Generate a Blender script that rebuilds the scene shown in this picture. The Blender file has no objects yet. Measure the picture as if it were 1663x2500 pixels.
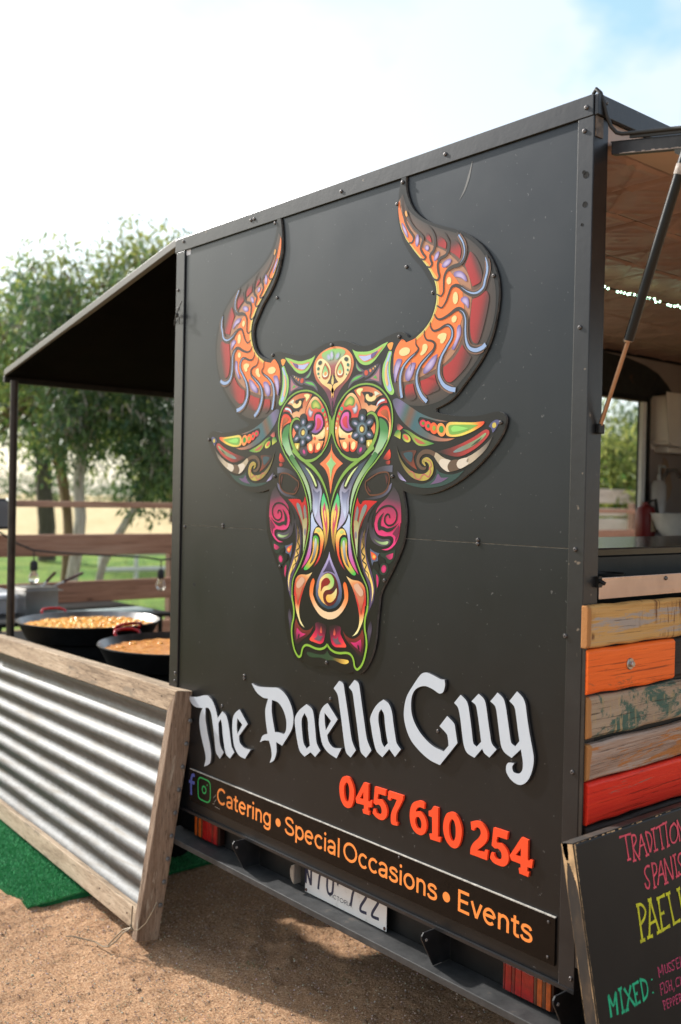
import bpy, bmesh, math, random
import numpy as np
from mathutils import Vector, Matrix
from mathutils.geometry import tessellate_polygon

S = bpy.context.scene
COL = S.collection
R = math.radians
random.seed(7)
rng = np.random.default_rng(7)

# ------------------------------------------------------------------ camera
# world: x along the trailer's back wall, y into the trailer, z up, metres; back wall at y = 0
cam = bpy.data.cameras.new('camera')
cam.sensor_fit = 'VERTICAL'
cam.sensor_height = 36.0
cam.lens = 35.09
cam.clip_end = 2000
cam.clip_start = 0.05
cam.dof.use_dof = True
cam.dof.focus_distance = 2.75
cam.dof.aperture_fstop = 2.6
cam_o = bpy.data.objects.new('camera', cam)
COL.objects.link(cam_o)
CX = Vector((0.64947, 0.76012, 0.02025)); CZ = Vector((-0.76003, 0.64975, -0.01346))
CX.normalize(); CY = (-CZ.cross(CX)).normalized() * -1
CY = CX.cross(CZ).normalized()
if CY.z < 0: CY = -CY
M = Matrix.Identity(4)
for i in range(3):
    M[i][0] = CX[i]; M[i][1] = CY[i]; M[i][2] = -CZ[i]
M[0][3], M[1][3], M[2][3] = 2.3244, -1.95, 1.65
cam_o.matrix_world = M
S.camera = cam_o

# ------------------------------------------------------------------ sky and sun
SUN_DIR = Vector((1.46, 0.33, -1.0)).normalized()      # direction the light travels
SUN_EL = math.asin(-SUN_DIR.z)
SUN_ROT = math.atan2(-SUN_DIR.x, -SUN_DIR.y)
w = bpy.data.worlds.new('World'); S.world = w; w.use_nodes = True
nt = w.node_tree; nt.nodes.clear()
def wn(t, **kw):
    n = nt.nodes.new(t)
    for k, v in kw.items(): setattr(n, k, v)
    return n
out = wn('ShaderNodeOutputWorld')
sky = wn('ShaderNodeTexSky', sky_type='NISHITA', sun_disc=False, sun_elevation=SUN_EL, sun_rotation=SUN_ROT % (2 * math.pi), altitude=100, air_density=1.0, dust_density=3.0, ozone_density=1.2)
bg_s = wn('ShaderNodeBackground'); bg_s.inputs[1].default_value = 0.125
bg_c = wn('ShaderNodeBackground'); bg_c.inputs[1].default_value = 0.49
tc = wn('ShaderNodeTexCoord')
mp = wn('ShaderNodeMapping'); mp.inputs['Scale'].default_value = (1.0, 1.0, 1.7); mp.inputs['Location'].default_value = (13.6, 7.5, 2.96)
n1 = wn('ShaderNodeTexNoise'); n1.inputs['Scale'].default_value = 1.9; n1.inputs['Detail'].default_value = 6; n1.inputs['Roughness'].default_value = 0.5
r1 = wn('ShaderNodeValToRGB'); r1.color_ramp.elements[0].position = 0.36; r1.color_ramp.elements[1].position = 0.415
r1.color_ramp.elements[0].color = (0.12, 0.12, 0.12, 1); r1.color_ramp.elements[1].color = (1, 1, 1, 1)
n2 = wn('ShaderNodeTexNoise'); n2.inputs['Scale'].default_value = 3.1; n2.inputs['Detail'].default_value = 5
r2 = wn('ShaderNodeValToRGB'); r2.color_ramp.elements[0].position = 0.34; r2.color_ramp.elements[1].position = 0.50
r2.color_ramp.elements[0].color = (0.55, 0.60, 0.63, 1); r2.color_ramp.elements[1].color = (0.955, 0.972, 0.965, 1)
mx = wn('ShaderNodeMixShader'); clear = wn('ShaderNodeBackground'); clear.inputs[0].default_value = (0.14, 0.30, 0.30, 1); add = wn('ShaderNodeAddShader')
L = nt.links.new
L(tc.outputs['Generated'], mp.inputs[0]); L(mp.outputs[0], n1.inputs['Vector']); L(mp.outputs[0], n2.inputs['Vector'])
L(n1.outputs['Fac'], r1.inputs[0]); L(n2.outputs['Fac'], r2.inputs[0])
tint = wn('ShaderNodeMix', data_type='RGBA', blend_type='MULTIPLY'); tint.inputs[0].default_value = 1.0; tint.inputs[7].default_value = (0.98, 1.03, 1.0, 1)
L(sky.outputs[0], tint.inputs[6]); L(tint.outputs[2], bg_s.inputs[0]); L(r2.outputs[0], bg_c.inputs[0])
L(r1.outputs[0], mx.inputs[0]); L(clear.outputs[0], mx.inputs[1]); L(bg_c.outputs[0], mx.inputs[2])       # thin bright cloud over the hazy sky
L(bg_s.outputs[0], add.inputs[0]); L(mx.outputs[0], add.inputs[1]); L(add.outputs[0], out.inputs[0])

sun = bpy.data.lights.new('sun', 'SUN'); sun.energy = 5.0; sun.angle = R(1.8); sun.color = (1.0, 0.97, 0.935)
sun_o = bpy.data.objects.new('sun', sun); COL.objects.link(sun_o)
sun_o.rotation_euler = SUN_DIR.to_track_quat('-Z', 'Y').to_euler()
sun_o.location = (-20, -5, 14)

S.view_settings.view_transform = 'Standard'; S.view_settings.look = 'None'
S.view_settings.exposure = 0.30; S.view_settings.gamma = 1.0
S.view_settings.use_curve_mapping = False
S.render.engine = 'CYCLES'
S.cycles.max_bounces = 8; S.cycles.transparent_max_bounces = 8; S.cycles.use_denoising = True

# ------------------------------------------------------------------ helpers: materials
def lin(h):
    if not isinstance(h, str): return tuple(h) if len(h) == 4 else tuple(h) + (1,)
    c = [int(h[i:i + 2], 16) / 255 for i in (0, 2, 4)]
    return tuple(((x + 0.055) / 1.055) ** 2.4 if x > 0.04045 else x / 12.92 for x in c) + (1,)

class NT:
    def __init__(s, name):
        s.m = bpy.data.materials.new(name); s.m.use_nodes = True
        s.t = s.m.node_tree; s.b = s.t.nodes['Principled BSDF']
    def n(s, t, **kw):
        n = s.t.nodes.new(t)
        for k, v in kw.items():
            if k in n.inputs.keys(): n.inputs[k].default_value = v
            else: setattr(n, k, v)
        return n
    def l(s, a, b): s.t.links.new(a, b)
    def coord(s, scale=(1, 1, 1), kind='Object', rot=(0, 0, 0)):
        c = s.n('ShaderNodeTexCoord'); m = s.n('ShaderNodeMapping')
        m.inputs['Scale'].default_value = scale; m.inputs['Rotation'].default_value = rot
        s.l(c.outputs[kind], m.inputs[0]); return m.outputs[0]
    def noise(s, vec, scale, detail=4, rough=0.5, dist=0.0):
        n = s.n('ShaderNodeTexNoise'); n.inputs['Scale'].default_value = scale; n.inputs['Detail'].default_value = detail
        n.inputs['Roughness'].default_value = rough; n.inputs['Distortion'].default_value = dist
        if vec is not None: s.l(vec, n.inputs['Vector'])
        return n.outputs['Fac']
    def ramp(s, fac, stops):
        r = s.n('ShaderNodeValToRGB'); e = r.color_ramp.elements
        while len(e) < len(stops): e.new(0.5)
        for i, (p, c) in enumerate(stops):
            e[i].position = p; e[i].color = lin(c) if not isinstance(c, (int, float)) else (c, c, c, 1)
        s.l(fac, r.inputs[0]); return r.outputs[0]
    def mix(s, fac, a, b, mode='MIX'):
        m = s.n('ShaderNodeMix'); m.data_type = 'RGBA'; m.blend_type = mode
        for sock, v in ((m.inputs[0], fac), (m.inputs[6], a), (m.inputs[7], b)):
            if hasattr(v, 'is_linked'): s.l(v, sock)
            elif isinstance(v, (int, float)): sock.default_value = v
            else: sock.default_value = lin(v)
        return m.outputs[2]
    def bump(s, h, strength=0.3, dist=0.01):
        b = s.n('ShaderNodeBump'); b.inputs['Strength'].default_value = strength; b.inputs['Distance'].default_value = dist
        s.l(h, b.inputs['Height']); s.l(b.outputs[0], s.b.inputs['Normal'])
    def set(s, **kw):
        for k, v in kw.items():
            k = {'base': 'Base Color', 'rough': 'Roughness', 'metal': 'Metallic', 'spec': 'Specular IOR Level', 'trans': 'Transmission Weight', 'ior': 'IOR', 'coat': 'Coat Weight', 'emit': 'Emission Color', 'emits': 'Emission Strength', 'sheen': 'Sheen Weight', 'tint': 'Specular Tint'}[k]
            sock = s.b.inputs[k]
            if hasattr(v, 'is_linked'): s.l(v, sock)
            elif isinstance(v, (int, float)): sock.default_value = v
            else: sock.default_value = lin(v)
        return s

def plain(name, base, rough=0.6, metal=0.0, var=0.12, nscale=9.0, bump=0.0, spec=0.5):
    """one colour with a little uneven tone and, if asked, fine relief"""
    t = NT(name); v = t.coord(); f = t.noise(v, nscale, 5, 0.6)
    b = lin(base)
    lo = tuple(c * (1 - var) for c in b[:3]) + (1,); hi = tuple(min(1, c * (1 + var)) for c in b[:3]) + (1,)
    t.set(base=t.ramp(f, [(0.3, lo), (0.7, hi)]), rough=rough, metal=metal, spec=spec)
    if bump: t.bump(t.noise(v, nscale * 8, 3), bump, 0.004)
    return t.m

# ------------------------------------------------------------------ helpers: meshes
class MB:
    def __init__(s): s.v = []; s.f = []; s.mi = []; s.c = []
    def face(s, pts, mi=0, cols=None):
        o = len(s.v); s.v += [tuple(p) for p in pts]; s.f.append(tuple(range(o, o + len(pts)))); s.mi.append(mi)
        s.c += cols if cols else [(1, 1, 1, 1)] * len(pts)
    def add(s, verts, faces, mi=0, cols=None):
        o = len(s.v); s.v += [tuple(p) for p in verts]; s.f += [tuple(i + o for i in f) for f in faces]; s.mi += [mi] * len(faces)
        s.c += cols if cols else [(1, 1, 1, 1)] * len(verts)
        return s
    def hexa(s, p, mi=0):
        """8 corners: bottom 4 then top 4, each counter-clockwise seen from above"""
        return s.add(p, [(3, 2, 1, 0), (4, 5, 6, 7), (0, 1, 5, 4), (1, 2, 6, 5), (2, 3, 7, 6), (3, 0, 4, 7)], mi)
    def box(s, x0, x1, y0, y1, z0, z1, mi=0):
        return s.hexa([(x0, y0, z0), (x1, y0, z0), (x1, y1, z0), (x0, y1, z0), (x0, y0, z1), (x1, y0, z1), (x1, y1, z1), (x0, y1, z1)], mi)
    def tube(s, path, r, n=8, mi=0, caps=True):
        P = [Vector(p) for p in path]; k = len(P); rr = r if isinstance(r, (list, tuple)) else [r] * k
        o = len(s.v); up = None
        for i, p in enumerate(P):
            t = (P[min(i + 1, k - 1)] - P[max(i - 1, 0)]).normalized()
            if up is None: up = t.orthogonal().normalized()
            up = (up - t * up.dot(t))
            if up.length < 1e-5: up = t.orthogonal()
            up.normalize(); b = t.cross(up)
            for j in range(n):
                a = 2 * math.pi * j / n
                q = p + (up * math.cos(a) + b * math.sin(a)) * rr[i]; s.v.append(tuple(q)); s.c.append((1, 1, 1, 1))
        for i in range(k - 1):
            for j in range(n):
                a = o + i * n + j; c = o + i * n + (j + 1) % n
                s.f.append((a, c, c + n, a + n)); s.mi.append(mi)
        if caps:
            s.f.append(tuple(o + j for j in reversed(range(n)))); s.mi.append(mi)
            s.f.append(tuple(o + (k - 1) * n + j for j in range(n))); s.mi.append(mi)
        return s
    def lathe(s, c, prof, n=32, mi=0, axis='z', close=False):
        o = len(s.v); k = len(prof); c = Vector(c)
        for r, h in prof:
            for j in range(n):
                a = 2 * math.pi * j / n
                d = (r * math.cos(a), r * math.sin(a), h)
                if axis == 'y': d = (d[0], d[2], d[1])
                if axis == 'x': d = (d[2], d[0], d[1])
                s.v.append(tuple(c + Vector(d))); s.c.append((1, 1, 1, 1))
        for i in range(k - 1):
            for j in range(n):
                a = o + i * n + j; b = o + i * n + (j + 1) % n
                s.f.append((a, b, b + n, a + n)); s.mi.append(mi)
        return s
    def prism(s, pts, d, mi=0, holes=()):
        """flat outline (3-D points) extruded by the vector d; front face at pts + d"""
        d = Vector(d); loops = [[Vector(p) for p in l] for l in ([pts] + list(holes))]
        tri = tessellate_polygon(loops); flat = [p for l in loops for p in l]; n = len(flat)
        nr = d.normalized(); a, b, c = (flat[i] for i in tri[0]) if tri else (flat[0], flat[1], flat[2])
        fl = (b - a).cross(c - a).dot(nr) < 0
        o = len(s.v); s.v += [tuple(p) for p in flat] + [tuple(p + d) for p in flat]; s.c += [(1, 1, 1, 1)] * (2 * n)
        for t in tri:
            a, b, c = (flat[i] for i in t); fl = (b - a).cross(c - a).dot(nr) < 0
            t = tuple(reversed(t)) if fl else tuple(t)
            s.f.append(tuple(o + n + i for i in t)); s.mi.append(mi)
            s.f.append(tuple(o + i for i in reversed(t))); s.mi.append(mi)
        k = o
        for l in loops:
            m = len(l)
            for i in range(m):
                j = (i + 1) % m; s.f.append((k + i, k + j, k + n + j, k + n + i)); s.mi.append(mi)
            k += m
        return s
    def build(s, name, mats, parent=None, base=None, bevel=0, smooth=False, col=False, fixn=False):
        me = bpy.data.meshes.new(name); me.from_pydata(s.v, [], s.f)
        mats = mats if isinstance(mats, (list, tuple)) else [mats]
        for m in mats: me.materials.append(m)
        if len(mats) > 1: me.polygons.foreach_set('material_index', s.mi)
        if col:
            a = me.color_attributes.new('Col', 'FLOAT_COLOR', 'POINT'); a.data.foreach_set('color', np.array(s.c, 'f').ravel())
        if fixn:
            bm = bmesh.new(); bm.from_mesh(me); bmesh.ops.recalc_face_normals(bm, faces=bm.faces); bm.to_mesh(me); bm.free()
        if smooth:
            me.polygons.foreach_set('use_smooth', [True] * len(me.polygons))
            try: me.set_sharp_from_angle(angle=R(40))
            except Exception: pass
        o = bpy.data.objects.new(name, me); COL.objects.link(o)
        if base is not None:
            me.transform(Matrix.Translation(-Vector(base))); o.location = base
        if bevel:
            b = o.modifiers.new('Bevel', 'BEVEL'); b.width = bevel; b.segments = 2; b.limit_method = 'ANGLE'; b.angle_limit = R(40)
        if parent is not None: adopt(o, parent)
        return o

def world_of(o):
    m = Matrix.Translation(o.location) @ o.rotation_euler.to_matrix().to_4x4()
    if o.parent: m = world_of(o.parent) @ o.matrix_parent_inverse @ m
    return m
def adopt(o, parent):
    o.parent = parent; o.matrix_parent_inverse = world_of(parent).inverted()

def tag(o, label=None, cat=None, group=None, kind=None):
    if label: o['label'] = label
    if cat: o['category'] = cat
    if group: o['group'] = group
    if kind: o['kind'] = kind
    return o
def thing(name, loc, label, cat, group=None):
    o = bpy.data.objects.new(name, None); COL.objects.link(o); o.location = loc; o.empty_display_size = 0.1
    return tag(o, label, cat, group)
def share(name, src, parent, loc=None, rot=None, scale=None):
    """a repeat that shares the source's mesh"""
    o = bpy.data.objects.new(name, src.data); COL.objects.link(o)
    if loc is not None: o.location = loc
    if rot is not None: o.rotation_euler = rot
    if scale is not None: o.scale = scale
    for m in src.modifiers:
        b = o.modifiers.new(m.name, m.type); b.width = m.width; b.segments = m.segments; b.limit_method = 'ANGLE'; b.angle_limit = m.angle_limit
    if parent is not None: adopt(o, parent)
    return o

def smooth_path(pts, closed, sub=5):
    """Catmull-Rom through 2-D points; points with a third value are corners"""
    n = len(pts); P = [(float(p[0]), float(p[1])) for p in pts]; cr = [len(p) > 2 for p in pts]; res = []
    for i in range(n if closed else n - 1):
        j = (i + 1) % n; p1 = P[i]; p2 = P[j]
        p0 = P[i - 1] if (i > 0 or closed) else p1; p3 = P[(j + 1) % n] if (j + 1 < n or closed) else p2
        if cr[i]: p0 = p1
        if cr[j]: p3 = p2
        d = math.hypot(p2[0] - p1[0], p2[1] - p1[1])
        a = math.hypot(p1[0] - p0[0], p1[1] - p0[1]); b = math.hypot(p3[0] - p2[0], p3[1] - p2[1])
        s1 = min(1, 2 * d / (a + d)) if a > 0 else 1; s2 = min(1, 2 * d / (b + d)) if b > 0 else 1
        m1 = ((p2[0] - p0[0]) * .5 * s1, (p2[1] - p0[1]) * .5 * s1) if p0 != p1 else ((p2[0] - p1[0]) * .8, (p2[1] - p1[1]) * .8)
        m2 = ((p3[0] - p1[0]) * .5 * s2, (p3[1] - p1[1]) * .5 * s2) if p3 != p2 else ((p2[0] - p1[0]) * .8, (p2[1] - p1[1]) * .8)
        k = 1 if (cr[i] and cr[j]) else sub
        for q in range(k):
            t = q / k; h0 = 2 * t**3 - 3 * t * t + 1; h1 = t**3 - 2 * t * t + t; h2 = -2 * t**3 + 3 * t * t; h3 = t**3 - t * t
            res.append((h0 * p1[0] + h1 * m1[0] + h2 * p2[0] + h3 * m2[0], h0 * p1[1] + h1 * m1[1] + h2 * p2[1] + h3 * m2[1]))
    if not closed: res.append(P[-1])
    return res

def ribbon(path, widths):
    """left and right rails of a stroke"""
    n = len(path); W = []
    m = len(widths)
    for i in range(n):
        t = i / max(1, n - 1) * (m - 1); k = min(int(t), m - 2) if m > 1 else 0
        W.append(widths[0] if m == 1 else widths[k] + (widths[k + 1] - widths[k]) * (t - k))
    Lf, Rt = [], []
    for i in range(n):
        a = path[max(0, i - 1)]; b = path[min(n - 1, i + 1)]
        dx, dy = b[0] - a[0], b[1] - a[1]; d = math.hypot(dx, dy) or 1
        nx, ny = -dy / d * W[i] / 2, dx / d * W[i] / 2
        Lf.append((path[i][0] + nx, path[i][1] + ny)); Rt.append((path[i][0] - nx, path[i][1] - ny))
    return Lf, Rt
# ------------------------------------------------------------------ materials
def m_dark_paint():
    t = NT('charcoal_paint'); v = t.coord(); vs = t.coord((6, 6, 0.6))
    f = t.noise(v, 3.0, 6, 0.6); g = t.noise(vs, 5.0, 5, 0.6); sp = t.noise(v, 90, 2)
    base = t.ramp(f, [(0.3, (0.0035, 0.0037, 0.0042)), (0.75, (0.0065, 0.0067, 0.0073))])
    dust = t.ramp(g, [(0.55, 0.0), (0.85, 0.15)])
    base = t.mix(dust, base, (0.018, 0.018, 0.0185))
    chips = t.ramp(sp, [(0.735, 0.0), (0.76, 0.8)])
    base = t.mix(chips, base, (0.10, 0.10, 0.10))
    t.set(base=base, rough=t.mix(0.15, t.ramp(t.noise(v, 1.6, 5, .55), [(0.3, 0.31), (0.7, 0.40)]), t.ramp(t.noise(v, 9, 5, .7), [(0.35, 0.25), (0.7, 0.45)])), spec=0.49, tint=(.82, .90, 1.0))
    t.bump(t.noise(v, 1.7, 2), 0.16, 0.02); return t.m
def m_trim_paint():
    t = NT('charcoal_trim'); v = t.coord(); f = t.noise(v, 7.0, 6, 0.65)
    base = t.ramp(f, [(0.3, (0.008, 0.008, 0.009)), (0.7, (0.018, 0.018, 0.019))])
    ch = t.ramp(t.noise(v, 38, 3), [(0.70, 0.0), (0.73, 0.9)])
    t.set(base=t.mix(ch, base, (0.16, 0.13, 0.10)), rough=0.36, spec=.5, tint=(.93, .95, 1.0)); t.bump(f, 0.12, 0.01); return t.m
def m_black(name='black_metal', base=(0.006, 0.006, 0.006), rough=0.45):
    t = NT(name); v = t.coord(); f = t.noise(v, 14, 5, 0.6)
    b2 = tuple(c * 2.4 for c in base)
    t.set(base=t.ramp(f, [(0.35, base), (0.8, b2)]), rough=rough, spec=.3); t.bump(f, 0.1, 0.005); return t.m
def m_flange():
    t = NT('dusty_bumper'); v = t.coord(); f = t.noise(v, 22, 6, 0.7); g = t.noise(v, 5, 4)
    b = t.ramp(f, [(0.3, (0.016, 0.0165, 0.017)), (0.62, (0.042, 0.042, 0.042)), (0.8, (0.11, 0.09, 0.07))])
    rust = t.ramp(g, [(0.62, 0.0), (0.72, 0.7)])
    t.set(base=t.mix(rust, b, (0.11, 0.075, 0.05)), rough=0.6); t.bump(f, 0.3, 0.004); return t.m
def m_print(name, rough=0.36):
    t = NT(name); a = t.n('ShaderNodeAttribute', attribute_name='Col')
    v = t.coord(); f = t.noise(v, 6, 4)
    t.set(base=a.outputs['Color'], rough=t.ramp(f, [(0.3, rough - .04), (0.7, rough + .06)]), spec=.33); return t.m
def m_wood(name, stops, axis='x', scale=1.0, worn=None, worn_at=0.55, worn_scale=(2.5, 30), rough=0.75, bump=0.5, saw=None, saw_at=.56, end=None):
    """sawn timber: fine grain and cracks stretched along one axis, knots, worn paint and saw marks across the grain"""
    t = NT(name); ax = 'xyz'.index(axis)
    def vec(along, across):
        v = [across * scale] * 3; v[ax] = along * scale; return t.coord(tuple(v))
    vo = t.coord()
    g = t.noise(vec(3.5, 150), 1.0, 8, 0.75, 0.9); g2 = t.noise(vec(4.0, 260), 1.0, 5, 0.7, 0.4); big = t.noise(vec(1.3, 14), 1.0, 4, 0.6, .5)
    mid = t.mix(0.45, g, big)
    base = t.ramp(mid, [(.5 + (p - .5) * .52, c) for p, c in stops])
    dark = tuple(c * 0.22 for c in lin(stops[0][1])[:3])
    if worn:
        f = t.noise(vec(*worn_scale), 1.0, 8, 0.75, 0.5)
        base = t.mix(t.ramp(f, [(worn_at, 0.0), (worn_at + 0.045, 1.0)]), base, worn)
    if saw:
        v = [9 * scale] * 3; v[ax] = 95 * scale
        f = t.noise(t.coord(tuple(v)), 1.0, 4, 0.6, .25); pz = t.noise(vec(3.5, 16), 1.0, 3)
        m_ = t.mix(1.0, t.ramp(f, [(saw_at, 0.0), (saw_at + .05, .85)]), t.ramp(pz, [(.47, 0.0), (.54, 1.0)]), 'MULTIPLY')
        base = t.mix(m_, base, saw)
    base = t.mix(t.ramp(g2, [(0.36, .75), (0.42, 0.0)]), base, dark)
    base = t.mix(t.ramp(t.noise(vec(1.0, 95), 1.0, 3, .6, .6), [(0.24, .9), (0.275, 0.0)]), base, dark)
    kn = t.n('ShaderNodeTexVoronoi'); kn.inputs['Scale'].default_value = 3.2; t.l(vec(1.1, 3.0), kn.inputs['Vector'])
    base = t.mix(t.ramp(kn.outputs['Distance'], [(0.035, .8), (0.075, 0.0)]), base, dark)
    if end:                                                     # sawn end: bare orange-brown wood along the first centimetre of the board
        sp = t.n('ShaderNodeSeparateXYZ'); t.l(vo, sp.inputs[0]); ad = t.n('ShaderNodeMath', operation='MULTIPLY_ADD'); t.l(t.noise(vo, 40, 3), ad.inputs[0]); ad.inputs[1].default_value = .010; t.l(sp.outputs[ax], ad.inputs[2])
        base = t.mix(t.ramp(ad.outputs[0], [(end, 1.0), (end + .002, 0.0)]), base, (.40, .18, .06))
    t.set(base=base, rough=rough, spec=0.25)
    h = t.mix(0.5, g, g2); t.bump(h, bump, 0.004); return t.m
def m_galv():
    t = NT('galvanised_sheet'); v = t.coord(); f = t.noise(v, 30, 6, 0.7); s = t.noise(t.coord((0.8, 14, 14)), 3.0, 5, 0.6)
    vr = t.n('ShaderNodeTexVoronoi'); vr.inputs['Scale'].default_value = 45; t.l(v, vr.inputs['Vector'])
    c = t.ramp(f, [(0.25, (0.10, 0.102, 0.105)), (0.7, (0.215, 0.22, 0.222))])
    c = t.mix(t.ramp(s, [(0.46, 0.0), (0.70, 0.8)]), c, (0.10, 0.088, 0.072))
    t.set(base=c, metal=0.5, rough=t.ramp(f, [(0.2, 0.46), (0.8, 0.64)]), spec=.3); t.bump(f, 0.15, 0.003); return t.m
def m_steel(name='brushed_steel', base=(0.55, 0.54, 0.53), rough=0.28):
    t = NT(name); f = t.noise(t.coord((8, 0.6, 30)), 4, 5, 0.6); g = t.noise(t.coord(), 9, 5)
    c = t.ramp(g, [(0.35, base), (0.75, tuple(x * 0.72 for x in base))])
    t.set(base=c, metal=0.95, rough=t.ramp(f, [(0.3, rough), (0.7, rough + 0.12)])); t.bump(g, 0.1, 0.004); return t.m
def m_sand():
    t = NT('sandy_gravel'); v = t.coord()
    a = t.noise(v, 3.0, 5, 0.6); b = t.noise(v, 135, 5, 0.8); c = t.noise(v, 30, 6, 0.7)
    col = t.ramp(b, [(0.36, (0.085, 0.041, 0.020)), (0.43, (0.35, 0.19, 0.10)), (0.55, (0.57, 0.345, 0.195)), (0.65, (0.84, 0.62, 0.42))])
    col = t.mix(t.ramp(a, [(0.35, 0.0), (0.7, 0.45)]), col, (0.30, 0.165, 0.092))
    col = t.mix(t.ramp(c, [(0.50, 0.0), (0.70, 0.4)]), col, (0.46, 0.30, 0.19))
    t.set(base=col, rough=0.95, spec=0.15)
    h = t.mix(0.4, b, c); t.bump(h, 1.0, 0.010); return t.m
def m_grass(name, stops, scale=9):
    t = NT(name); v = t.coord(); a = t.noise(v, 0.6, 5, 0.6); b = t.noise(v, scale, 6, 0.75)
    d_ = t.noise(v, scale * .22, 5, .7); c = t.ramp(t.mix(.55, b, d_), stops); c2 = t.mix(t.ramp(a, [(0.4, 0.0), (0.65, 0.7)]), c, stops[-1][1])
    t.set(base=c2, rough=0.9, spec=0.1); t.bump(b, 1.0, 0.05); return t.m
def m_leaf(name, c1, c2, tr=0.45):
    t = NT(name); a = t.n('ShaderNodeAttribute', attribute_name='Col')
    base = t.mix(a.outputs['Fac'], c1, c2)
    t.set(base=base, rough=0.45, spec=0.4)
    d = t.n('ShaderNodeBsdfTranslucent'); tc_ = t.mix(a.outputs['Fac'], tuple(x * 1.5 for x in c1), tuple(x * 1.7 for x in c2)); t.l(tc_, d.inputs[0])
    m = t.n('ShaderNodeMixShader'); m.inputs[0].default_value = tr
    o = t.t.nodes['Material Output']; t.l(t.b.outputs[0], m.inputs[1]); t.l(d.outputs[0], m.inputs[2]); t.l(m.outputs[0], o.inputs[0]); return t.m
def m_bark(name, a, b):
    t = NT(name); f = t.noise(t.coord((9, 9, 1.6)), 2.0, 6, 0.7, 0.5)
    t.set(base=t.ramp(f, [(0.3, a), (0.65, b)]), rough=0.85, spec=0.2); t.bump(f, 0.6, 0.02); return t.m
def m_glass(name, col=(0.95, 0.95, 0.93)):
    t = NT(name); f = t.noise(t.coord(), 5, 2)
    t.set(base=col, rough=t.ramp(f, [(0.3, 0.02), (0.8, 0.06)]), trans=0.95, ior=1.45); return t.m
def m_lens(name, c):
    t = NT(name); v = t.coord((1, 1, 1)); f = t.noise(v, 60, 3)
    lo = tuple(x * 0.6 for x in c)
    t.set(base=t.ramp(f, [(0.3, lo), (0.7, c)]), rough=0.15, coat=0.25)
    vr = t.n('ShaderNodeTexVoronoi'); vr.inputs['Scale'].default_value = 260; t.l(v, vr.inputs['Vector']); t.bump(vr.outputs['Distance'], 0.25, 0.002); return t.m

PAINT = m_dark_paint(); TRIM = m_trim_paint(); BLACK = m_black(); FLANGE = m_flange()
PRINT = m_print('printed_vinyl', 0.33); GLOSSPRINT = m_print('gloss_print', 0.22)
WHITE = plain('white_acrylic', (0.50, 0.555, 0.62), 0.35, var=0.03); WHITE_SIDE = plain('shaded_letter_edge', (0.05, 0.05, 0.055), 0.5)  # sides of the white letters coloured dark, standing in for their shade
REDP = plain('orange_red_acrylic', (0.90, 0.075, 0.020), 0.30, var=0.06)
SCREWM = m_steel('screw_steel', (0.16, 0.15, 0.15), 0.40)
GALV = m_galv(); STEEL = m_steel(); COPPERY = m_steel('pitted_steel', (0.50, 0.39, 0.35), 0.24)
SAND = m_sand()
RUBBER = plain('black_rubber', (0.015, 0.015, 0.015), 0.6)
SIGNBLACK = plain('gloss_black_board', (0.006, 0.0045, 0.0038), 0.25, var=0.3, spec=.18)
# ------------------------------------------------------------------ ground and land
DRY = m_grass('dry_grass', [(0.38, (0.30, 0.22, 0.10)), (0.5, (0.50, 0.38, 0.20)), (0.62, (0.60, 0.49, 0.29))], 3)
GREEN = m_grass('green_grass', [(0.38, (0.035, 0.10, 0.018)), (0.5, (0.10, 0.21, 0.035)), (0.62, (0.24, 0.29, 0.065))], 5)
def sheet(name, pts, z, m, kind='structure'):
    b = MB(); b.face([(x, y, z) for x, y in pts]); return tag(b.build(name, m), kind=kind)
sheet('ground', [(-900, -900), (900, -900), (900, 900), (-900, 900)], -0.03, DRY)
sheet('grass', [(-29, -40), (-5.4, -40), (-5.6, 45), (-27, 45)], -0.026, GREEN)

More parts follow.
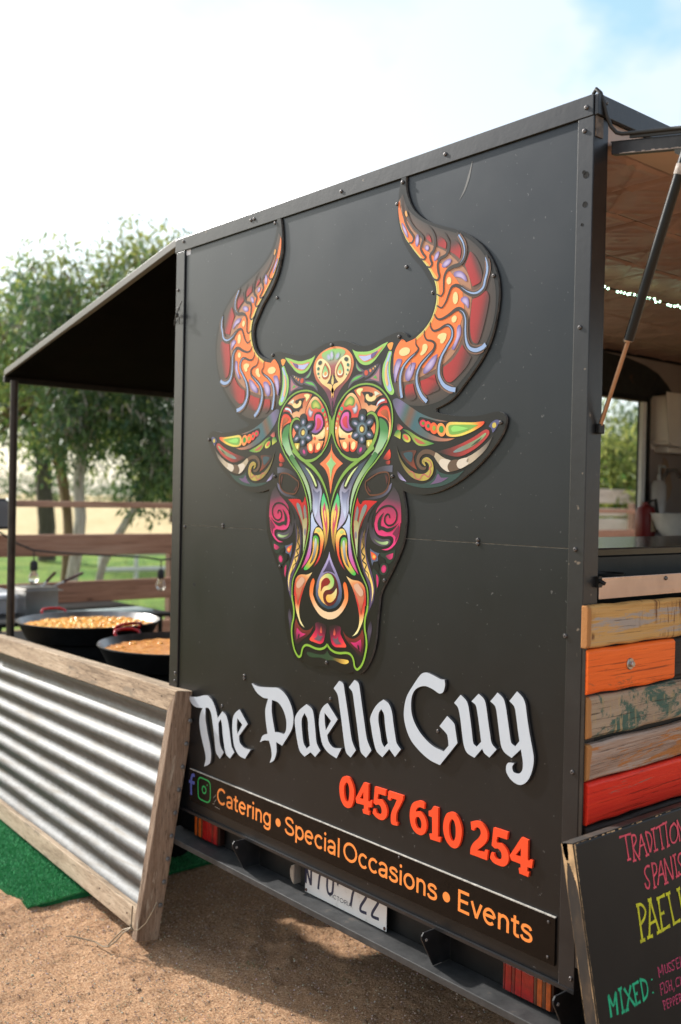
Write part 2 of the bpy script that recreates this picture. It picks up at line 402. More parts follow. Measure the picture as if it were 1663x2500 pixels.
def near_sand():
    """sand yard: coarse flat border and a finely raised patch where the camera looks"""
    x0, x1, y0, y1, st = -3.4, 0.9, -1.5, 1.2, 0.0095
    xs = np.arange(x0, x1, st); ys = np.arange(y0, y1, st); X, Y = np.meshgrid(xs, ys, indexing='ij')
    def vn(f, seed):
        g = np.random.default_rng(seed).random((64, 64))
        u = (X * f) % 64; v = (Y * f) % 64; i = u.astype(int); j = v.astype(int); a = u - i; b = v - j
        a = a * a * (3 - 2 * a); b = b * b * (3 - 2 * b); i2 = (i + 1) % 64; j2 = (j + 1) % 64
        return g[i, j] * (1 - a) * (1 - b) + g[i2, j] * a * (1 - b) + g[i, j2] * (1 - a) * b + g[i2, j2] * a * b - .5
    H = vn(2.1, 1) * .022 + vn(5.3, 2) * .016 + vn(13.7, 3) * .011 + vn(31.0, 4) * .006 + vn(60.0, 5) * .0045 + vn(103, 6) * .004
    # tyre and foot scuffs
    for k in range(16):
        cx, cy, a = rng.uniform(-2.2, .4), rng.uniform(-1.2, .4), rng.uniform(0, 3.1)
        u = (X - cx) * math.cos(a) + (Y - cy) * math.sin(a); v = -(X - cx) * math.sin(a) + (Y - cy) * math.cos(a)
        r = np.sqrt((u / .13)**2 + (v / .05)**2); H += -.012 * np.exp(-r**2) + .007 * np.exp(-(r - 1.5)**2 * 4)
    e = np.minimum.reduce([X - x0, x1 - X, Y - y0, y1 - Y]); H = H * np.clip(e / .25, 0, 1)
    n, m = X.shape; V = np.stack([X.ravel(), Y.ravel(), H.ravel()], 1)
    i = np.arange(n * m).reshape(n, m); q = np.stack([i[:-1, :-1].ravel(), i[1:, :-1].ravel(), i[1:, 1:].ravel(), i[:-1, 1:].ravel()], 1)
    B = [(-5.5, -14), (16, -14), (16, 30), (-5.5, 30)]; c = [(xs[0], ys[0]), (xs[-1], ys[0]), (xs[-1], ys[-1]), (xs[0], ys[-1])]
    k = n * m; V = np.vstack([V, [(x, y, 0) for x, y in B]])
    ci = [i[0, 0], i[-1, 0], i[-1, -1], i[0, -1]]
    rim = [list(i[:, 0]), list(i[-1, :]), list(i[::-1, -1]), list(i[0, ::-1])]
    F = [tuple(int(a) for a in f) for f in q]
    for s in range(4): F.append(tuple([k + s, k + (s + 1) % 4] + [int(a) for a in reversed(rim[s])]))
    me = bpy.data.meshes.new('sandy_yard'); me.from_pydata([tuple(v) for v in V], [], F); me.materials.append(SAND)
    me.polygons.foreach_set('use_smooth', [True] * len(me.polygons))
    o = bpy.data.objects.new('sandy_yard', me); COL.objects.link(o); tag(o, kind='structure')
    return (xs, ys, H)
SX, SY, SH = near_sand()
def sand_z(x, y):
    i = int(np.clip((x - SX[0]) / .0095, 0, len(SX) - 1)); j = int(np.clip((y - SY[0]) / .0095, 0, len(SY) - 1)); return float(SH[i, j])

# loose grains and small stones on the sand
def gravel():
    m = NT('loose_grit'); a = m.n('ShaderNodeAttribute', attribute_name='Col'); f = m.noise(m.coord(), 200, 2)
    m.set(base=m.mix(0.25, a.outputs['Color'], f), rough=0.85, spec=0.2)
    b = MB(); N = 26000
    pal = [(.46, .30, .19), (.30, .17, .10), (.62, .47, .34), (.16, .09, .055), (.55, .36, .23), (.70, .60, .48)]
    for k in range(N):
        x = -2.6 + 3.0 * rng.random(); y = -1.15 + 1.7 * rng.random()
        r = .0016 + .0026 * rng.random()**2 + (.004 * rng.random() if rng.random() < .01 else 0)
        z = sand_z(x, y) + r * .2; h = r * rng.uniform(.6, 1.1); a0 = rng.random() * 3
        c = pal[int(rng.integers(0, 6))]; c = tuple(q * rng.uniform(.75, 1.2) for q in c) + (1,)
        p = [(x + r * math.cos(a0 + t) * rng.uniform(.7, 1.3), y + r * math.sin(a0 + t) * rng.uniform(.7, 1.3), z) for t in (0, 2.1, 4.2)] + [(x, y, z + h)]
        b.add(p, [(0, 1, 3), (1, 2, 3), (2, 0, 3)], 0, [c] * 4)
    tag(b.build('gravel', m.m, col=True), kind='stuff')
gravel()
# torn green fibres of the mat scattered on the sand
def scraps():
    b = MB()
    for cx, cy, n in ((-.52, .10, 26), (-.93, -.02, 10), (-.35, -.28, 16), (-.6, -.62, 8), (-.20, .30, 14), (-1.2, -.25, 5)):
        for k in range(n):
            x = cx + rng.normal(0, .03); y = cy + rng.normal(0, .02); a = rng.random() * 6; l = rng.uniform(.006, .016); z = sand_z(x, y) + .002
            d = (math.cos(a) * l, math.sin(a) * l); n_ = (-math.sin(a) * .0012, math.cos(a) * .0012)
            b.face([(x + n_[0], y + n_[1], z), (x + d[0], y + d[1], z + .006), (x - n_[0], y - n_[1], z)])
    tag(b.build('turf_scraps', plain('green_fibre', (0.03, 0.16, 0.06), 0.6)), kind='stuff')
scraps()

# straw, twigs and a few bigger stones lying on the sand
def litter():
    b = MB(); r = np.random.default_rng(5)
    for k in range(70):
        x = r.uniform(-2.2, .2); y = r.uniform(-1.0, .35); a = r.random() * 6.3; l = r.uniform(.012, .05); z = sand_z(x, y) + .002
        b.tube([(x, y, z), (x + l * .5 * math.cos(a), y + l * .5 * math.sin(a), z + .003), (x + l * math.cos(a + .3), y + l * math.sin(a + .3), z + .001)], .0008, 4)
    tag(b.build('straw', plain('dry_straw', (.42, .33, .19), .8, .4)), kind='stuff')
    b = MB()
    for k in range(170):
        x = r.uniform(-2.4, .3); y = r.uniform(-1.1, .4); s = r.uniform(.003, .0085); z = sand_z(x, y); o0 = len(b.v)
        b.lathe((0, 0, 0), [(.001, -s * .3), (s * .8, -s * .2), (s, .1 * s), (s * .6, s * .5), (.001, s * .62)], 7)
        f = [r.uniform(.7, 1.25) for _ in range(3)]
        for i in range(o0, len(b.v)): v = b.v[i]; b.v[i] = (v[0] * f[0] + x, v[1] * f[1] + y, v[2] * f[2] + z)
    tag(b.build('pebbles', plain('brown_pebble', (.30, .20, .13), .8, .5, nscale=60), smooth=True), kind='stuff')
litter()
# tufts of taller grass standing along the fence and out in the paddock
def tufts():
    b = MB(); r = np.random.default_rng(8)
    for k in range(900):
        x = -5.45 - 14 * r.random()**1.6; y = r.uniform(-1, 14); n = 9; h = r.uniform(.07, .20)
        s = r.random(); c = (.06 + .22 * s, .16 + .14 * s, .03 + .03 * s, 1)
        for i in range(n):
            a = r.random() * 6.3; q = r.uniform(.01, .10); px_, py_ = x + q * math.cos(a), y + q * math.sin(a); a2 = r.random() * 6.3
            b.face([(px_ - .006, py_, -.03), (px_ + .006, py_, -.03), (px_ + .04 * math.cos(a2), py_ + .04 * math.sin(a2), h * r.uniform(.6, 1.2))], 0, [c] * 3)
    m = NT('tuft_grass'); a = m.n('ShaderNodeAttribute', attribute_name='Col'); m.set(base=m.mix(.2, a.outputs['Color'], m.noise(m.coord(), 3, 3)), rough=.8, spec=.1)
    tag(b.build('grass_tufts', m.m, col=True), kind='stuff')
tufts()
# ------------------------------------------------------------------ food trailer
HW = 0.923; LEN = 4.3; ZF = 0.50; ZT = 2.603
TR = thing('food_trailer', (0, 2.1, 0), 'charcoal food trailer with a painted bull head on its back wall', 'food trailer')
def part(name, mb, m, parent=None, **k): return mb.build(name, m, TR if parent is None else parent, **k)

# back wall: two painted sheets meeting at a seam, in a slightly proud frame
part('rear_panel', MB().box(-.866, .8775, 0.004, .03, 1.5428, 2.556), PAINT)
part('rear_panel', MB().box(-.866, .880, 0.004, .03, ZF, 1.5405), PAINT)
part('seam_strip', MB().box(-.866, .880, 0.0075, .03, 1.5405, 1.5428), plain('seam_dirt', (0.34, 0.31, 0.27), 0.8, nscale=40, var=.5))
tt = part('top_trim', MB().box(-.927, .9215, -0.003, .05, 2.5535, ZT), TRIM, bevel=.0015)
part('corner_post', MB().box(-.925, -.8675, -0.002, .056, ZF, 2.553), TRIM, bevel=.002)
part('corner_post', MB().box(.8785, .924, -0.002, .0555, ZF, 2.553), TRIM, bevel=.002)
part('side_trim', MB().box(.9225, .934, 0.0, 4.2, 2.553, ZT - .001), TRIM, bevel=.002)
part('side_trim', MB().box(-.939, -.928, 0.0, 4.2, 2.553, ZT - .001), TRIM, bevel=.002)
part('roof', MB().box(-.92, .92, .05, 4.2, 2.575, 2.598), plain('roof_sheet', (0.3, 0.3, 0.3), .5))
part('front_wall', MB().box(-.92, .92, 4.2, 4.23, ZF, 2.6), PAINT)
part('floor', MB().box(-.90, .90, .04, 4.2, ZF + .002, ZF + .04), plain('vinyl_floor', (0.10, 0.09, 0.085), .5))
INN = plain('mauve_lining', (0.30, 0.25, 0.235), .5, var=.15, nscale=3)
# left wall with its serving opening (y 1.55 .. 3.05, z 1.43 .. 2.235)
LW = PAINT
b = MB(); b.box(-.925, -.905, .057, 1.55, ZF, 2.552); b.box(-.925, -.905, 3.05, 4.2, ZF, 2.552); b.box(-.925, -.905, 1.551, 3.049, ZF, 1.43); b.box(-.925, -.905, 1.551, 3.049, 2.235, 2.552)
part('side_wall', b, [LW])
b = MB(); b.box(-.9045, -.89, .06, 1.55, ZF + .05, 2.48); b.box(-.9045, -.89, 3.051, 4.195, ZF + .05, 2.48); b.box(-.9045, -.89, 1.551, 3.05, ZF + .05, 1.42); b.box(-.9045, -.89, 1.551, 3.05, 2.24, 2.48)
part('lining', b, INN)
part('lining', MB().box(-.88, .88, .034, .05, ZF + .05, 2.48), plain('back_lining', (0.14, 0.12, 0.115), .5))
part('lining', MB().box(-.88, .88, 4.17, 4.195, ZF + .05, 2.48), INN)
ALU = plain('white_aluminium', (0.78, 0.79, 0.80), .35, var=.04)
b = MB(); b.box(-.889, -.865, 3.012, 3.05, 1.445, 2.232); b.box(-.889, -.865, 1.551, 3.0515, 2.2325, 2.262, 1); b.box(-.889, -.855, 3.0515, 3.075, 1.445, 2.262, 1)
part('window_frame', b, [ALU, BLACK], bevel=.003)
# dark menu board over the opening, its far end cut in a curve
cp = [(1.3, 2.255), (3.06, 2.255)] + [(3.06 + .36 * math.sin(a) * .55, 2.255 + .02 + .0 * a) for a in ()] + [(3.36, 2.262), (3.33, 2.30), (3.27, 2.35), (3.17, 2.405), (3.04, 2.44), (2.86, 2.465), (2.6, 2.475), (1.3, 2.475)]
mb_ = NT('smudged_blackboard'); f = mb_.noise(mb_.coord(), 16, 5, .7); g = mb_.noise(mb_.coord((1, 1.3, 2)), 7, 4)
c_ = mb_.ramp(f, [(.35, (.008, .008, .008)), (.65, (.02, .02, .02)), (.78, (.09, .085, .08))]); c_ = mb_.mix(mb_.ramp(g, [(.62, 0.), (.70, .6)]), c_, (.16, .05, .02)); mb_.set(base=c_, rough=.7)
part('menu_board', MB().prism([(-.886, y, z) for y, z in cp], (.012, 0, 0)), mb_.m)

# pressed-tin ceiling, one tile after another
TIN = NT('brown_pressed_tin'); f = TIN.noise(TIN.coord(kind='Object'), 8, 5, .6)
TIN.set(base=TIN.ramp(f, [(.3, (.44, .285, .22)), (.7, (.58, .40, .32))]), rough=.42); TIN = TIN.m
part('ceiling', MB().box(-.905, .905, .05, 4.2, 2.50, 2.52), plain('ceiling_board', (.16, .09, .065), .6))
def tile_mesh(sz=.30, n=30):
    b = MB(); V = []
    for i in range(n + 1):
        for j in range(n + 1):
            u = i / n * 2 - 1; v = j / n * 2 - 1; e = max(abs(u), abs(v)); d = abs(u) + abs(v)
            h = -.004 * (e > .955) + .0035 * math.exp(-((e - .86) / .05)**2) + .0045 * math.exp(-((d - 1.0) / .06)**2) + .003 * math.exp(-((d - .45) / .07)**2) + .006 * math.exp(-(u * u + v * v) / .012)
            h += .004 * math.exp(-((abs(u) - .55)**2 + (abs(v) - .55)**2) / .018)
            V.append(((u * .5 + .5) * sz, (v * .5 + .5) * sz, -h))
    F = [(i * (n + 1) + j, i * (n + 1) + j + 1, (i + 1) * (n + 1) + j + 1, (i + 1) * (n + 1) + j) for i in range(n) for j in range(n)]
    b.add(V, F); return b
t0 = None
for i in range(6):
    for j in range(13):
        loc = (-.9 + i * .3015, .06 + j * .3015, 2.4975 - .0008 * ((i * 7 + j * 3) % 3))
        if t0 is None: t0 = tile_mesh().build('ceiling_tile', TIN, TR, smooth=True); t0.location = loc; adopt(t0, TR)
        else: share('ceiling_tile', t0, TR, loc)

# right side: dark backing, reclaimed boards, steel strip, benches
part('side_backing', MB().box(.895, .921, .057, 4.19, ZF, 1.405), BLACK)
part('side_wall', MB().box(.90, .922, 3.3, 4.19, 1.405, 2.552), PAINT)
part('header', MB().box(.895, .9215, .057, 4.19, 2.4975, 2.552), plain('header_board', (.44, .29, .22), .5))
part('steel_strip', MB().box(.9215, .9265, .058, 3.3, 1.4225, 1.474), COPPERY, bevel=.001)
P_GOLD = m_wood('golden_weathered_board', [(0.28, (.24, .10, .028)), (.45, (.48, .26, .08)), (.6, (.58, .34, .12)), (.75, (.46, .31, .17))], 'y', .8, (.38, .32, .275), .535, (2.2, 20), .75, .6, (.15, .06, .022), .53, end=.013)
P_ORNG = m_wood('orange_painted_board', [(0.3, (.80, .12, .012)), (.7, (.94, .175, .022))], 'y', .7, (.36, .10, .03), .555, (4, 16), .5, .3)
P_GREEN = m_wood('flaking_green_board', [(0.28, (.19, .12, .08)), (.45, (.35, .25, .17)), (.75, (.43, .335, .24))], 'y', .9, (.07, .125, .095), .46, (5, 11), .75, .6, (.42, .30, .16), .54, end=.020)
P_BROWN = m_wood('grey_brown_board', [(0.28, (.19, .11, .075)), (.5, (.37, .25, .185)), (.75, (.48, .385, .33))], 'y', 1.0, (.42, .165, .05), .54, (3.0, 24), .72, .5, end=.024)
P_RED = m_wood('red_painted_board', [(0.3, (.68, .022, .012)), (.7, (.84, .05, .018))], 'y', .6, (.42, .12, .09), .60, (6, 60), .42, .25)
P_DARK = m_wood('dark_stained_board', [(0.3, (.012, .008, .007)), (.7, (.04, .028, .023))], 'y', .8, None, rough=.6, bump=.35)
def plank(y0, y1, z0, z1, m, x=.94, tilt=0.0, label=None):
    """a board with softly worn, slightly uneven edges"""
    b = MB(); n = max(3, int((y1 - y0) / .06)); e = .006
    sec = lambda y, k: [(.9215, y, z0 + rz[k]), (x - e, y, z0 + rz[k]), (x, y, z0 + e + rz[k]), (x + tilt, y, z1 - e + rt[k]), (x - e + tilt, y, z1 + rt[k]), (.9215, y, z1 + rt[k])]
    rz = [random.uniform(-.0032, .0032) for _ in range(n + 1)]; rt = [random.uniform(-.0022, .0022) for _ in range(n + 1)]
    V = []
    for k in range(n + 1): V += sec(y0 + (y1 - y0) * k / n, k)
    F = []
    for k in range(n):
        for q in range(6): F.append((k * 6 + q, k * 6 + (q + 1) % 6, k * 6 + 6 + (q + 1) % 6, k * 6 + 6 + q))
    F += [tuple(range(6)), tuple(n * 6 + q for q in reversed(range(6)))]
    o = b.add(V, F).build('plank', m, TR, fixn=True, bevel=.0025)
    if label: o['label'] = label
    return o
plank(-.004, 1.55, 1.3125, 1.412, P_GOLD, .941, 0, 'golden brown weathered plank at the top of the cladding')
ORP = plank(.000, .372, 1.203, 1.3075, P_ORNG, .943, 0, 'short orange painted plank with a bolt head')
plank(.378, 1.7, 1.204, 1.307, P_DARK, .937, 0, 'dark stained plank beside the orange one')
plank(.003, 1.9, 1.0985, 1.197, P_GREEN, .944, -.004, 'plank with flaking green paint')
plank(.008, 2.1, .999, 1.0855, P_BROWN, .939, .004, 'grey brown plank with worn stain')
plank(.012, 1.6, .8925, .993, P_RED, .942, 0, 'bright red painted plank above the menu board')
plank(.014, 2.2, .79, .886, P_DARK, .94); plank(.014, 1.8, .69, .784, P_BROWN, .94); plank(.014, 2.0, .58, .684, P_GOLD, .94)
plank(1.606, 3.2, .8925, .993, P_BROWN, .94); plank(1.556, 3.3, 1.3125, 1.412, P_GREEN, .94); plank(1.706, 3.3, 1.204, 1.307, P_RED, .94)
part('corner_moulding', MB().box(.9245, .9345, -.001, .0035, .56, 1.405), m_black('moulding', (.02, .017, .015), .4))
b = MB(); b.lathe((.9435, .168, 1.262), [(.0, .003), (.013, .003), (.0145, .0015), (.0145, 0)], 20, 0, 'x'); b.lathe((.9465, .168, 1.262), [(0, .008), (.0062, .008), (.0078, .006), (.0078, 0)], 6, 0, 'x')
bo = b.build('bolt', m_steel('bolt_steel', (.5, .48, .45), .3), ORP)

# benches behind the counter
BENCH = m_black('speckled_bench', (.010, .010, .010), .16)
part('bench_top', MB().box(.28, .80, .10, 3.2, 1.512, 1.535), BENCH, bevel=.004)
part('bench_front', MB().box(.775, .795, .10, 3.2, .56, 1.511), BLACK)
part('counter_shelf', MB().box(.80, .9205, .06, 3.2, 1.435, 1.448), BLACK)
part('left_bench', MB().box(-.885, -.42, 1.0, 4.1, 1.395, 1.42), m_steel('bench_steel', (.36, .35, .34), .22), bevel=.004)
part('cupboard', MB().box(-.885, -.44, 1.0, 4.1, .56, 1.394), plain('cupboard_front', (.05, .045, .045), .5))

# serving hatch hinged along the top of the right side
HS = -.172
def hz(x, z0): return z0 + HS * (x - .925)
HATCHM = m_black('hatch_edge', (.022, .022, .024), .42)
TAN = plain('tan_hatch_lining', (.64, .44, .315), .5, var=.10, nscale=2)
def slab(x0, x1, y0, y1, zb, zt): return [(x0, y0, hz(x0, zb)), (x1, y0, hz(x1, zb)), (x1, y1, hz(x1, zb)), (x0, y1, hz(x0, zb)), (x0, y0, hz(x0, zt)), (x1, y0, hz(x1, zt)), (x1, y1, hz(x1, zt)), (x0, y1, hz(x0, zt))]
ht = part('serving_hatch', MB().hexa(slab(.93, 1.85, .064, 3.25, 2.487, 2.489)), TAN)
b = MB(); b.hexa(slab(.932, 1.86, .056, .074, 2.474, 2.503)); b.hexa(slab(.932, 1.86, 3.24, 3.258, 2.474, 2.503)); b.hexa(slab(1.845, 1.862, .0745, 3.2395, 2.474, 2.503)); b.hexa(slab(.926, 1.86, .060, 3.256, 2.5035, 2.5065)); 
b.build('hatch_frame', HATCHM, ht, bevel=.002)
MB().hexa(slab(.985, 1.86, .050, .0555, 2.507, 2.519)).build('hatch_seal', RUBBER, ht)
PEEL = plain('bare_peeled_edge', (.30, .25, .22), .8, nscale=60, var=.5)
b = MB(); rr = random.Random(3)
for k in range(26):
    x = .955 + k * .0085; d = rr.uniform(.0008, .0042) * (1.0 if k < 22 else .5)
    b.hexa(slab(x, x + .0085, .0548, .0559, 2.4742, 2.4742 + d))
b.build('peeled_paint', PEEL, ht)
b = MB(); b.prism([(1.098, .055, hz(1.098, 2.473)), (1.30, .055, hz(1.30, 2.473)), (1.30, .055, hz(1.3, 2.455)), (1.14, .055, hz(1.14, 2.452)), (1.112, .055, hz(1.11, 2.458)), (1.100, .055, hz(1.10, 2.464))], (0, .02, 0)); b.build('strut_bracket', m_black('worn_bracket', (.07, .07, .065), .7), ht)
# gas strut
st = part('gas_strut', MB().tube([(1.002, .04, 2.026), (1.128, .04, 2.40), (1.140, .04, 2.436)], .0115, 14), m_black('strut_tube', (.003, .003, .003), .35), smooth=True)
MB().tube([(.929, .04, 1.829), (1.003, .04, 2.03)], .0052, 10).build('rod', plain('rusty_rod', (.36, .20, .115), .35, .6, nscale=30), st, smooth=True)
MB().lathe((1.0, .04, 2.022), [(0, 0), (.0095, 0), (.0105, .004), (.0105, .008), (0, .008)], 14).build('collar', m_steel('collar_steel', (.45, .33, .26), .3), st)
MB().box(.9245, .936, .030, .052, 1.815, 1.838).build('pivot', BLACK, st, bevel=.002)
MB().tube([(1.1205, .0395, 2.378), (1.1277, .0395, 2.3995)], .0121, 14).build('sticker', plain('worn_sticker', (.4, .35, .31), .7, nscale=80, var=.5), st)
# cable from the roof corner down to the hatch
part('cable', MB().tube([(.895, .03, 2.60), (.905, .02, 2.614), (.918, .012, 2.618), (.930, .012, 2.606), (.936, .018, 2.58), (.939, .026, 2.553), (.944, .036, 2.53), (.953, .045, 2.516), (.968, .047, 2.5095), (.99, .048, 2.506), (1.2, .050, 2.470), (1.6, .050, 2.402)], .0046, 10), RUBBER, smooth=True)
part('corner_plate', MB().box(.9245, .9275, .002, .03, 2.505, 2.552), plain('scraped_corner', (.12, .085, .06), .6, nscale=60, var=.7))
part('latch', MB().box(.924, .934, .044, .058, 1.452, 1.478).tube([(.93, .05, 1.47), (.947, .05, 1.462)], .005, 8), BLACK)

# recess, bumper flange, gussets, lamps
part('bumper_recess', MB().box(-.92, .92, .062, .075, .385, ZF - .001), BLACK)
part('underframe', MB().box(-.90, .90, .08, 4.15, .40, ZF - .001), BLACK)
bp = part('bumper', MB().box(-.93, .93, -.034, .061, .376, .396), FLANGE, bevel=.002)
part('skirt_lip', MB().box(-.926, .925, -.0045, .003, ZF - .004, ZF + .005), TRIM)
GM = m_black('gusset_paint', (.014, .014, .015), .35)
for x in (-.42, .468, .90):
    b = MB(); b.prism([(x, .06, .497), (x, -.044, .497), (x, -.052, .488), (x, -.052, .480), (x, -.006, .398), (x, .06, .398)], (.005, 0, 0))
    g = part('gusset', b, GM, bevel=.001)
    MB().lathe((x + .005, -.036, .476), [(0, .002), (.004, .002), (.004, 0)], 10, 0, 'x').build('hole', plain('bare_hole', (.3, .29, .28), .5), g)
for wx in (-1, 1):
    wl_ = part('wheel', MB().lathe((wx * .80, 2.2, .31), [(.0, -.09), (.2, -.09), (.30, -.085), (.312, -.06), (.312, .06), (.30, .085), (.2, .09), (0, .09)], 36, 0, 'x'), RUBBER, smooth=True)
    MB().lathe((wx * .80, 2.2, .31), [(0, -.094), (.17, -.094), (.19, -.091), (.19, .091), (.17, .094), (0, .094)], 24, 0, 'x').build('rim', STEEL, wl_, smooth=True)
RL = m_lens('red_lens', (.32, .004, .004)); DR = m_lens('dark_red_lens', (.16, .005, .005)); AL = m_lens('amber_lens', (.44, .08, .007)); DA = m_lens('brown_lens', (.10, .028, .008))
def tail(x0, x1, z0, z1, mirror=False, lbl=None):
    y = .028; b = MB(); W_ = x1 - x0
    t = part('tail_light', MB().box(x0, x1, .033, .06, z0, z1), m_black('lamp_housing', (.02, .008, .006), .3), bevel=.006)
    if lbl: t['label'] = lbl
    segs = [(.03, .07, DR), (.075, .20, RL), (.205, .27, DR), (.275, .40, RL), (.405, .64, RL), (.645, .70, DA), (.705, .80, AL), (.805, .87, DA), (.875, .965, AL)]
    for a, c, m in segs:
        if mirror: a, c = 1 - c, 1 - a
        MB().box(x0 + a * W_, x0 + c * W_ - .0006, .0285, .0329, z0 + .004, z1 - .004).build('lens', m, t, bevel=.0012)
tail(.680, .841, .404, .480, False, 'red and amber tail light near the menu board'); tail(-.782, -.622, .404, .480, True, 'shaded tail light beside the corrugated panel')
PLATE_M = NT('scuffed_plate'); f = PLATE_M.noise(PLATE_M.coord(), 30, 5, .7); g = PLATE_M.noise(PLATE_M.coord(), 4, 4)
PLATE_M.set(base=PLATE_M.mix(PLATE_M.ramp(f, [(.58, 0.), (.8, .6)]), PLATE_M.ramp(g, [(.3, (.74, .72, .70)), (.7, (.62, .58, .54))]), (.30, .25, .18)), rough=.35); PLATE_M = PLATE_M.m
np_ = part('number_plate', MB().box(-.136, .242, .0365, .039, .398, .531), PLATE_M, bevel=.001)
NAVY = plain('navy_enamel', (.012, .016, .05), .4)
